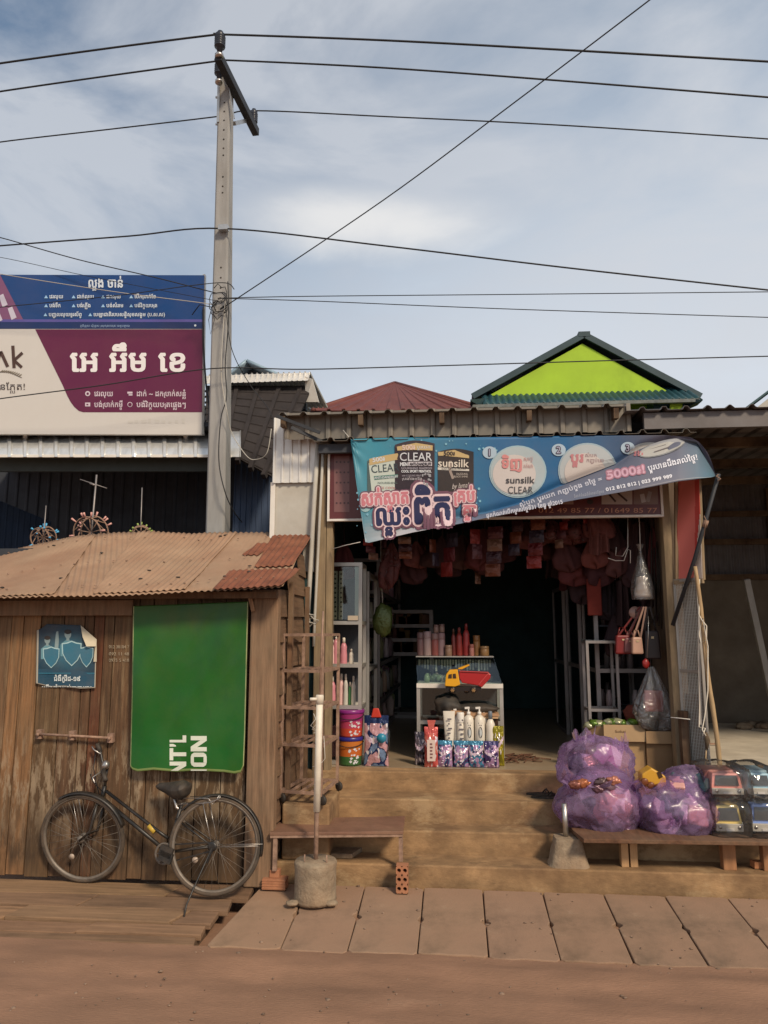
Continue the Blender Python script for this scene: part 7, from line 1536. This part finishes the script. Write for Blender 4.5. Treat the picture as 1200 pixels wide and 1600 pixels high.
b = MB()
for k in range(7):
    x = 1018+k*4; b.tube([PY(x, 845+rnd.uniform(-20, 20), 7.3), PY(x+rnd.uniform(-2, 4), 1010+rnd.uniform(-60, 40), 7.3)], .008, 5)
tag(b.build('hanging_belts', m_black), 'bunch of dark belts hanging along the right door post', 'belts')
b = MB(); b.col = s2l(110, 50, 36); p = PZ(916, 1140, ZF); b.blob((p.x, 7.35, PY(916, 1115, 7.35).z), (.09, .07, .09), 3, .35, 2.5, 3); tag(b.build('orange_doll', m_cloth), 'small rusty orange soft toy behind the purple bags', 'toy')

# cartons
def carton(label, x0, x1, y0, y1, Y, dep, col, flap=True, lab=None):
    p, q = PY(x0, y1, Y), PY(x1, y0, Y); o = thing('carton', label, 'carton', (p.x, Y, ZF)); z0_, z1_ = ZF, q.z; m = MB(); m.col = col; t = .006
    m.box(p.x, q.x, Y, Y+t, z0_, z1_); m.box(p.x, q.x, Y+dep-t, Y+dep, z0_, z1_); m.box(p.x, p.x+t, Y+t, Y+dep-t, z0_, z1_); m.box(q.x-t, q.x, Y+t, Y+dep-t, z0_, z1_); m.box(p.x+t, q.x-t, Y+t, Y+dep-t, z0_, z0_+.01); m.build('box_body', m_card, o)
    if flap:
        m = MB(); m.col = tuple(min(1, c*1.15) for c in col); fh = flap; m.prism([(p.x, Y-.002, z1_), (q.x, Y-.002, z1_), (q.x+.01, Y-.045, z1_-fh), (p.x-.01, Y-.045, z1_-fh)], (0, -.005, 0)); m.build('flap', m_card, o)
    return o
ca_ = carton('open brown carton with printed flap and green packs behind the purple bags', 946, 1006, 1133, 1200, 7.13, .3, (1.15, 1.1, 1.0), .14)
m = MB(); text(m, 'Sokai', 961, 1145, 4.5, s2l(90, 60, 35), lambda x, y: PY(x, y, 7.13-.03), w=17); m.build('lettering', m_paper, ca_, recalc=False)
cside = MB(); cside.col = (.8, .75, .7); pz, qz = PY(915, 1134, 7.2), PY(945, 1200, 7.2); cside.prism([(pz.x, 7.25, ZF), (qz.x, 7.14, ZF), (qz.x, 7.14, pz.z), (pz.x, 7.25, pz.z)], (.004, .006, 0)); cside.build('side_flap', m_card, ca_)
carton('closed brown carton right of the open one under the bagged handbag', 1012, 1052, 1143, 1200, 7.1, .3, (.75, .7, .65), .10)
b = MB()
for k in range(10): b.col = s2l(84, 112, 40) if k % 2 else s2l(150, 150, 120); p = PY(920+k*7.5, 1130+rnd.uniform(-3, 4), 7.22); b.blob(p, (.05, .05, .035), k, .4, 2.5, 2, crease=.1)
tag(b.build('green_packs', m_foil), 'shiny green packs heaped on the open carton', 'packs', kind='stuff')

# ================================================================ LOW TABLE, PURPLE BAGS, PACKED TOYS, FOOT, SANDALS
tb = thing('low_table', 'low plank table on short wooden blocks before the right steps', 'table', (1.7, 6.25, .139))
zT = .385
TL, TF = PZ(897, 1300, zT), PZ(905, 1312, zT)
b = MB(); b.col = (.8, .62, .55)
pts = [PZ(894, 1296, zT), PZ(912, 1311, zT), PZ(1230, 1316, zT), Vector((PZ(1230, 1316, zT).x, 6.52, zT)), Vector((PZ(894, 1296, zT).x+.02, 6.52, zT))]
b.prism(pts, (0, 0, -.028)); b.build('plank_top', m_woodx, tb, bevel=.004)
m_leg = M('fresh_sawn_wood', (.46, .29, .15), .8, var=.3, scale=5, stretch=(10, 10, .7), bump=.2, tint=True, dirt=.25)
for px, w, g in ((978, .055, 1.1), (992, .055, .95), (1137, .095, .8), (1196, .08, .75)):
    p = PZ(px, 1356, .139); b = MB(); b.col = (g, g*(.95 if g > .9 else .75), g*(.9 if g > .9 else .65)); b.box(p.x-w/2, p.x+w/2, 6.06, 6.14, .139, zT-.028); b.build('leg', m_leg, tb, bevel=.004)
for px in (1003, 1150): p = PZ(px, 1356, .139); b = MB(); b.col = (.6, .45, .4); b.box(p.x-.04, p.x+.04, 6.42, 6.5, .313, zT-.028); b.build('leg', m_leg, tb)
b = MB(); b.col = (.9, .6, .5); p = PZ(1193, 1357, .139); b.bar(p+Vector((-.08, .0, .03)), p+Vector((.1, .03, .02)), .07, .05); tag(b.build('timber_offcut', m_leg, bevel=.004), 'reddish timber offcut lying on the kerb at the right table leg', 'timber')
b = MB(); b.bar(PZ(893, 1366, .139)+Vector((-.0, 0, 0)), PZ(893, 1366, .139), .01, .01) if False else None
ft = thing('pipe_foot', 'short metal pipe stub set in a rough concrete block on the kerb', 'post foot', (.86, 6.08, .139))
c = Vector((PZ(888, 1350, .139).x, 6.10, .139)); b = MB()
def foot(u, v):
    t = u*2*math.pi; h = v*.20; sx, sy_ = lerp(.155, .10, v**.8), lerp(.12, .085, v**.8); q = 4.0; cc, ss = math.cos(t), math.sin(t)
    k = 1/((abs(cc)**q+abs(ss)**q)**(1/q)); d = 1+.05*noise.noise(Vector((cc*2, ss*2, v*3))); return c+Vector((cc*k*sx*d, ss*k*sy_*d, h))
b.grid(foot, 40, 14); top = [foot(i/40, 1) for i in range(40)]; b.add(top, [tuple(range(40))]); b.build('concrete_block', m_bconc, ft)
b = MB(); b.tube([c+Vector((-.01, 0, .18)), c+Vector((-.015, 0, .44))], .021, 12); b.build('pipe_stub', m_steel, ft)
sd = [PZ(853, 1247, .492), PZ(845, 1242, .492)]
for i, p in enumerate(sd):
    o = thing('sandal', ('front' if i == 0 else 'rear') + ' dark flip flop of the pair left on the upper step', 'sandal', p); m = MB(); n = 18
    poly = [(p.x+.125*math.cos(t), p.y-.0+.042*math.sin(t)*(1+.25*math.cos(t)), p.z+.002) for t in [2*math.pi*k/n for k in range(n)]]; m.prism(poly, (0, 0, .014)); m.build('sole', m_black, o)
    m = MB(); m.tube([p+Vector((.02, .04, .014)), p+Vector((.05, .02, .05)), p+Vector((.075, 0, .016)), p+Vector((.05, -.02, .05)), p+Vector((.02, -.04, .014))], .006, 6); m.build('strap', m_black, o)

def purple_bag(label, parts, seed, cols, skirts=()):
    o = thing('purple_bag', label, 'bag', (parts[0][0][0], parts[0][0][1], zT), 'purple plastic bags of toys on the low table'); rr = random.Random(seed)
    m = MB()
    for k, (c, rad, kn, fl) in enumerate(parts): m.film(c, rad, seed+k, kn, 5, fl)
    for (c, r_, h_, ph, a0, a1) in skirts:                # loose film standing up round the mouth or knot
        c = Vector(c)
        def sk(u, v): a = lerp(a0, a1, u); q = 1+.10*math.sin(a*7+ph)+.07*math.sin(a*13+ph*2)+v*.28; return c+Vector((math.cos(a)*r_[0]*q, math.sin(a)*r_[1]*q, h_*v*(.6+.55*noise.noise(Vector((a*2.2, ph, 1)))+.3*math.sin(a*5+ph)) + .02*math.sin(a*9)*(1-v)))
        m.grid(sk, 70, 8)
    m.build('film', m_pbag, o)
    for k, (c, rad, kn, fl) in enumerate(parts):
        for q in range(13 if k == 0 else 7):
            a, e = rr.uniform(-2.6, -.5), rr.uniform(-.75, .75); rad_ = rr.uniform(.45, .72)
            p = Vector(c)+Vector((math.cos(a)*math.cos(e)*rad[0]*rad_, math.sin(a)*math.cos(e)*rad[1]*rad_, math.sin(e)*rad[2]*rad_))
            d1 = Vector((rr.uniform(-1, 1), rr.uniform(-.5, .5), rr.uniform(-.6, .6))).normalized()*rr.uniform(.05, .10)
            m = MB(); m.col = rr.choice(cols); m.bar(p-d1, p+d1, rr.uniform(.07, .14), rr.uniform(.08, .15), (rr.uniform(-.5, .5), .3, 1)); m.build('content', m_foil if q % 3 == 0 else m_plastic, o, bevel=.012)
    return o
def PB(x, y, Y): return PY(x, y, Y)
yb_ = 6.30
cA, cA2 = PB(938, 1254, yb_), PB(933, 1196, 6.40)
pal = [s2l(225, 205, 205), s2l(215, 190, 200), s2l(70, 55, 90), s2l(180, 120, 160), s2l(230, 215, 215), s2l(120, 90, 120), s2l(200, 150, 140), s2l(60, 80, 90)]
purple_bag('large bulging purple plastic bag with foil snack packs at the left of the table', [((cA.x, yb_, cA.z), (.335, .25, .27), (-.55, -.8, -.45), .93), ((cA2.x, 6.42, cA2.z), (.305, .22, .235), (-.2, -.6, .8), 1.2)], 3, pal, [((cA.x, 6.27, cA.z+.15), (.25, .19), .10, 1.0, math.pi*1.02, math.pi*1.98), ((cA2.x-.10, 6.38, cA2.z+.19), (.07, .06), .11, 2.0, 0, 6.28), ((cA2.x+.19, 6.38, cA2.z+.12), (.05, .05), .12, 4.0, 0, 6.28)])
b = MB()
for k, (x, y, c) in enumerate(((911, 1224, s2l(165, 100, 66)), (940, 1222, s2l(90, 70, 70)), (950, 1228, s2l(120, 95, 105)), (934, 1232, s2l(100, 70, 80)), (958, 1220, s2l(170, 110, 90)), (900, 1226, s2l(140, 88, 76)))): b.col = c; b.blob(PB(x, y, 6.07), (.05, .025, .032), k, .5, 2.2, 3, crease=.22)
tag(b.build('foil_snacks', m_foil), 'orange and silver foil snack packs poking out of the large purple bag', 'snacks', kind='stuff')
cB = PB(1052, 1262, 6.24)
purple_bag('smaller purple plastic bag tied at the front with toys showing through', [((cB.x, 6.24, cB.z), (.325, .24, .235), (-.12, -.9, -.38), .93), ((cB.x+.11, 6.30, cB.z+.14), (.20, .17, .17), (.1, -.3, .95), 1.2)], 9, pal, [((cB.x-.12, 6.20, cB.z+.15), (.16, .13), .09, 3.0, math.pi*.9, math.pi*2.1), ((cB.x-.05, 6.02, cB.z-.07), (.035, .03), .05, 5.0, 0, 6.28)])
yt_ = thing('yellow_toy_truck', 'yellow toy dump truck lying on top of the smaller purple bag', 'toy truck', PB(1022, 1225, 6.2))
m = MB(); m.col = s2l(200, 150, 50); m.prism([PB(1003, 1210, 6.14), PB(1018, 1200, 6.14), PB(1040, 1213, 6.14), PB(1042, 1226, 6.14), PB(1026, 1236, 6.14), PB(1004, 1226, 6.14)], (0, .14, 0)); cbb = m.build('body', m_plastic, yt_, bevel=.01)
m = MB(); m.col = s2l(60, 40, 20); m.prism([PB(1026, 1207, 6.136), PB(1032, 1205, 6.136), PB(1036, 1214, 6.136), PB(1030, 1217, 6.136)], (0, .004, 0)); m.build('window', m_plastic, cbb)
for x, y in ((1008, 1222), (1018, 1228), (1029, 1231)):
    m = MB(); m.col = s2l(110, 60, 30); m.lathe([(.022, 0), (.028, .006), (.028, .02), (.02, .026)], PB(x, y, 6.115), 14, (0, 1, 0)); m.build('wheel', m_plastic, yt_)
# packed toy trucks seen nose on
def toytruck(label, x0, x1, y0, y1, Y, col, upper=False):
    p, q = PY(x0, y1, Y), PY(x1, y0, Y); w, h = q.x-p.x, q.z-p.z; cx = (p.x+q.x)/2; z0_ = p.z
    o = thing('packed_toy_truck', label, 'toy truck', (cx, Y+.12, z0_), 'toy trucks packed in clear film')
    m = MB(); m.col = col; a = w*.36
    m.prism([(cx-a, Y, z0_+h*.18), (cx+a, Y, z0_+h*.18), (cx+a, Y, z0_+h*.42), (cx+a*.86, Y+.02, z0_+h*.86), (cx-a*.86, Y+.02, z0_+h*.86), (cx-a, Y, z0_+h*.42)], (0, .10, 0)); c_ = m.build('cab', m_plastic, o, bevel=.008)
    m = MB(); m.col = s2l(66, 70, 74); m.add([(cx-a*.78, Y-.002, z0_+h*.48), (cx+a*.78, Y-.002, z0_+h*.48), (cx+a*.68, Y+.013, z0_+h*.80), (cx-a*.68, Y+.013, z0_+h*.80)], [(0, 1, 2, 3)]); m.build('windscreen', m_plastic, c_, solid=.003)
    m = MB(); m.col = s2l(190, 185, 175); m.box(cx-a*1.02, cx+a*1.02, Y-.012, Y+.004, z0_+h*.20, z0_+h*.40); 
    m.build('grille', m_plastic, c_, bevel=.004)
    for s in (-1, 1): m = MB(); m.lathe([(.014, 0), (.012, .006)], (cx+s*a*.72, Y-.012, z0_+h*.31), 12, (0, -1, 0)); m.build('headlight', m_steel, c_)
    m = MB(); m.col = s2l(215, 210, 205); m.box(cx-a*.3, cx+a*.3, Y-.018, Y-.012, z0_+h*.22, z0_+h*.28); m.build('number_plate', m_plastic, c_)
    m = MB(); m.col = tuple(c*.6 for c in col); m.box(cx-a*1.15, cx+a*1.15, Y+.11, Y+.34, z0_+h*.28, z0_+h*.9); m.build('tipper', m_plastic, o, bevel=.01)
    for s in (-1, 1):
        for yy in (.05, .26): m = MB(); m.col = s2l(24, 22, 22); m.lathe([(.03, -.015), (.036, -.008), (.036, .012), (.03, .018)], (cx+s*a*.86, Y+yy, z0_+.037), 14, (1, 0, 0)); m.build('wheel', m_plastic, o)
    m = MB(); m.film((cx, Y+.15, z0_+h*.52), (w*.56, .27, h*.58), int(x0), (0, -.5, 1), 4, .95, 5); m.build('film', m_wrap, o)
    return o
Yt = 6.10
toytruck('yellow fronted packed toy truck at the lower left of the four', 1112, 1166, 1252, 1310, Yt, s2l(240, 212, 130))
toytruck('blue fronted packed toy truck at the lower right of the four', 1168, 1222, 1250, 1311, Yt, s2l(135, 165, 230))
def mb_upper(label, x0, x1, col, seed):
    p, q = PY(x0, 1250, Yt+.03), PY(x1, 1206, Yt+.03); cx = (p.x+q.x)/2; z0_ = zT + (PY(1140, 1252, Yt).z-zT); w = q.x-p.x; h = q.z-p.z
    return toytruck(label, x0, x1, 1203, 1250, Yt+.04, col)
mb_upper('rose red packed toy truck stacked on the yellow fronted one', 1104, 1168, s2l(235, 155, 145), 1)
mb_upper('pale blue packed toy truck stacked on the blue fronted one', 1163, 1212, s2l(170, 210, 228), 2)
# wire wheels with tiny lights, behind the shed roof
def wirewheel(label, x, y, D_, r, col, yt, lean_, tips):
    c = PD(x, y, D_); o = thing('light_ornament', label, 'ornament', (c.x, c.y, c.z-r), 'wire ornaments behind the shed roof'); ax = (HD+CR*lean_+Vector((0, 0, .25))).normalized(); u = Vector((0, 0, 1)); u = (u-ax*u.dot(ax)).normalized(); w = ax.cross(u)
    m = MB(); ring = lambda rr, s: [c+(u*math.cos(t)+w*math.sin(t))*rr+ax*s for t in (2*math.pi*i/28 for i in range(28))]
    m.tube(ring(r*.8, .06), .008, 5, True); m.tube(ring(r*.8, -.06), .008, 5, True)
    for k in range(9): a, d = 2*math.pi*k/9, 2*math.pi*(k+1.5)/9; m.tube([c+(u*math.cos(a)+w*math.sin(a))*r*.8-ax*.06, c+(u*math.cos(d)+w*math.sin(d))*r*.8+ax*.06], .006, 4); m.tube([c, c+(u*math.cos(a)+w*math.sin(a))*r*.8], .006, 4)
    m.build('hoop', m_rustbar, o)
    m = MB(); m.col = col
    for k in range(tips): a = 2*math.pi*k/tips+rnd.uniform(-.1, .1); d = (u*math.cos(a)+w*math.sin(a)); s = rnd.choice([-.06, .06]); m.tube([c+d*r*.78+ax*s, c+d*r*rnd.uniform(.95, 1.12)+ax*s*1.3], [.007, .012], 5)
    m.build('bulb', m_plastic, o)
    m = MB(); m.tube([c-Vector((0, 0, r*1.5)), PD(yt[0], yt[1], D_)], .010 if r > .2 else .006, 6); m.build('mast', m_alud, o); return o
wirewheel('large red wire wheel with pink bulbs on a leaning pole behind the shed roof', 142, 832, 7.7, .21, s2l(215, 160, 150), (151, 742), .3, 26)
wirewheel('small blue wire wheel with pale blue bulbs left of the red one', 68, 840, 7.9, .14, s2l(80, 170, 215), (72, 790), .2, 20)
wirewheel('small green wire wheel right of the red one behind the shed roof', 220, 836, 7.8, .12, s2l(150, 170, 90), (222, 762), -.3, 16)
b = MB(); b.tube([PD(125, 749, 7.7), PD(167, 763, 7.7)], .005, 5); b.tube([PD(141, 755, 7.7), PD(148, 758, 7.68)], .012, 5); tag(b.build('aerial_rod', m_alud), 'thin slanted aerial rod across the leaning pole under the canopy', 'aerial')
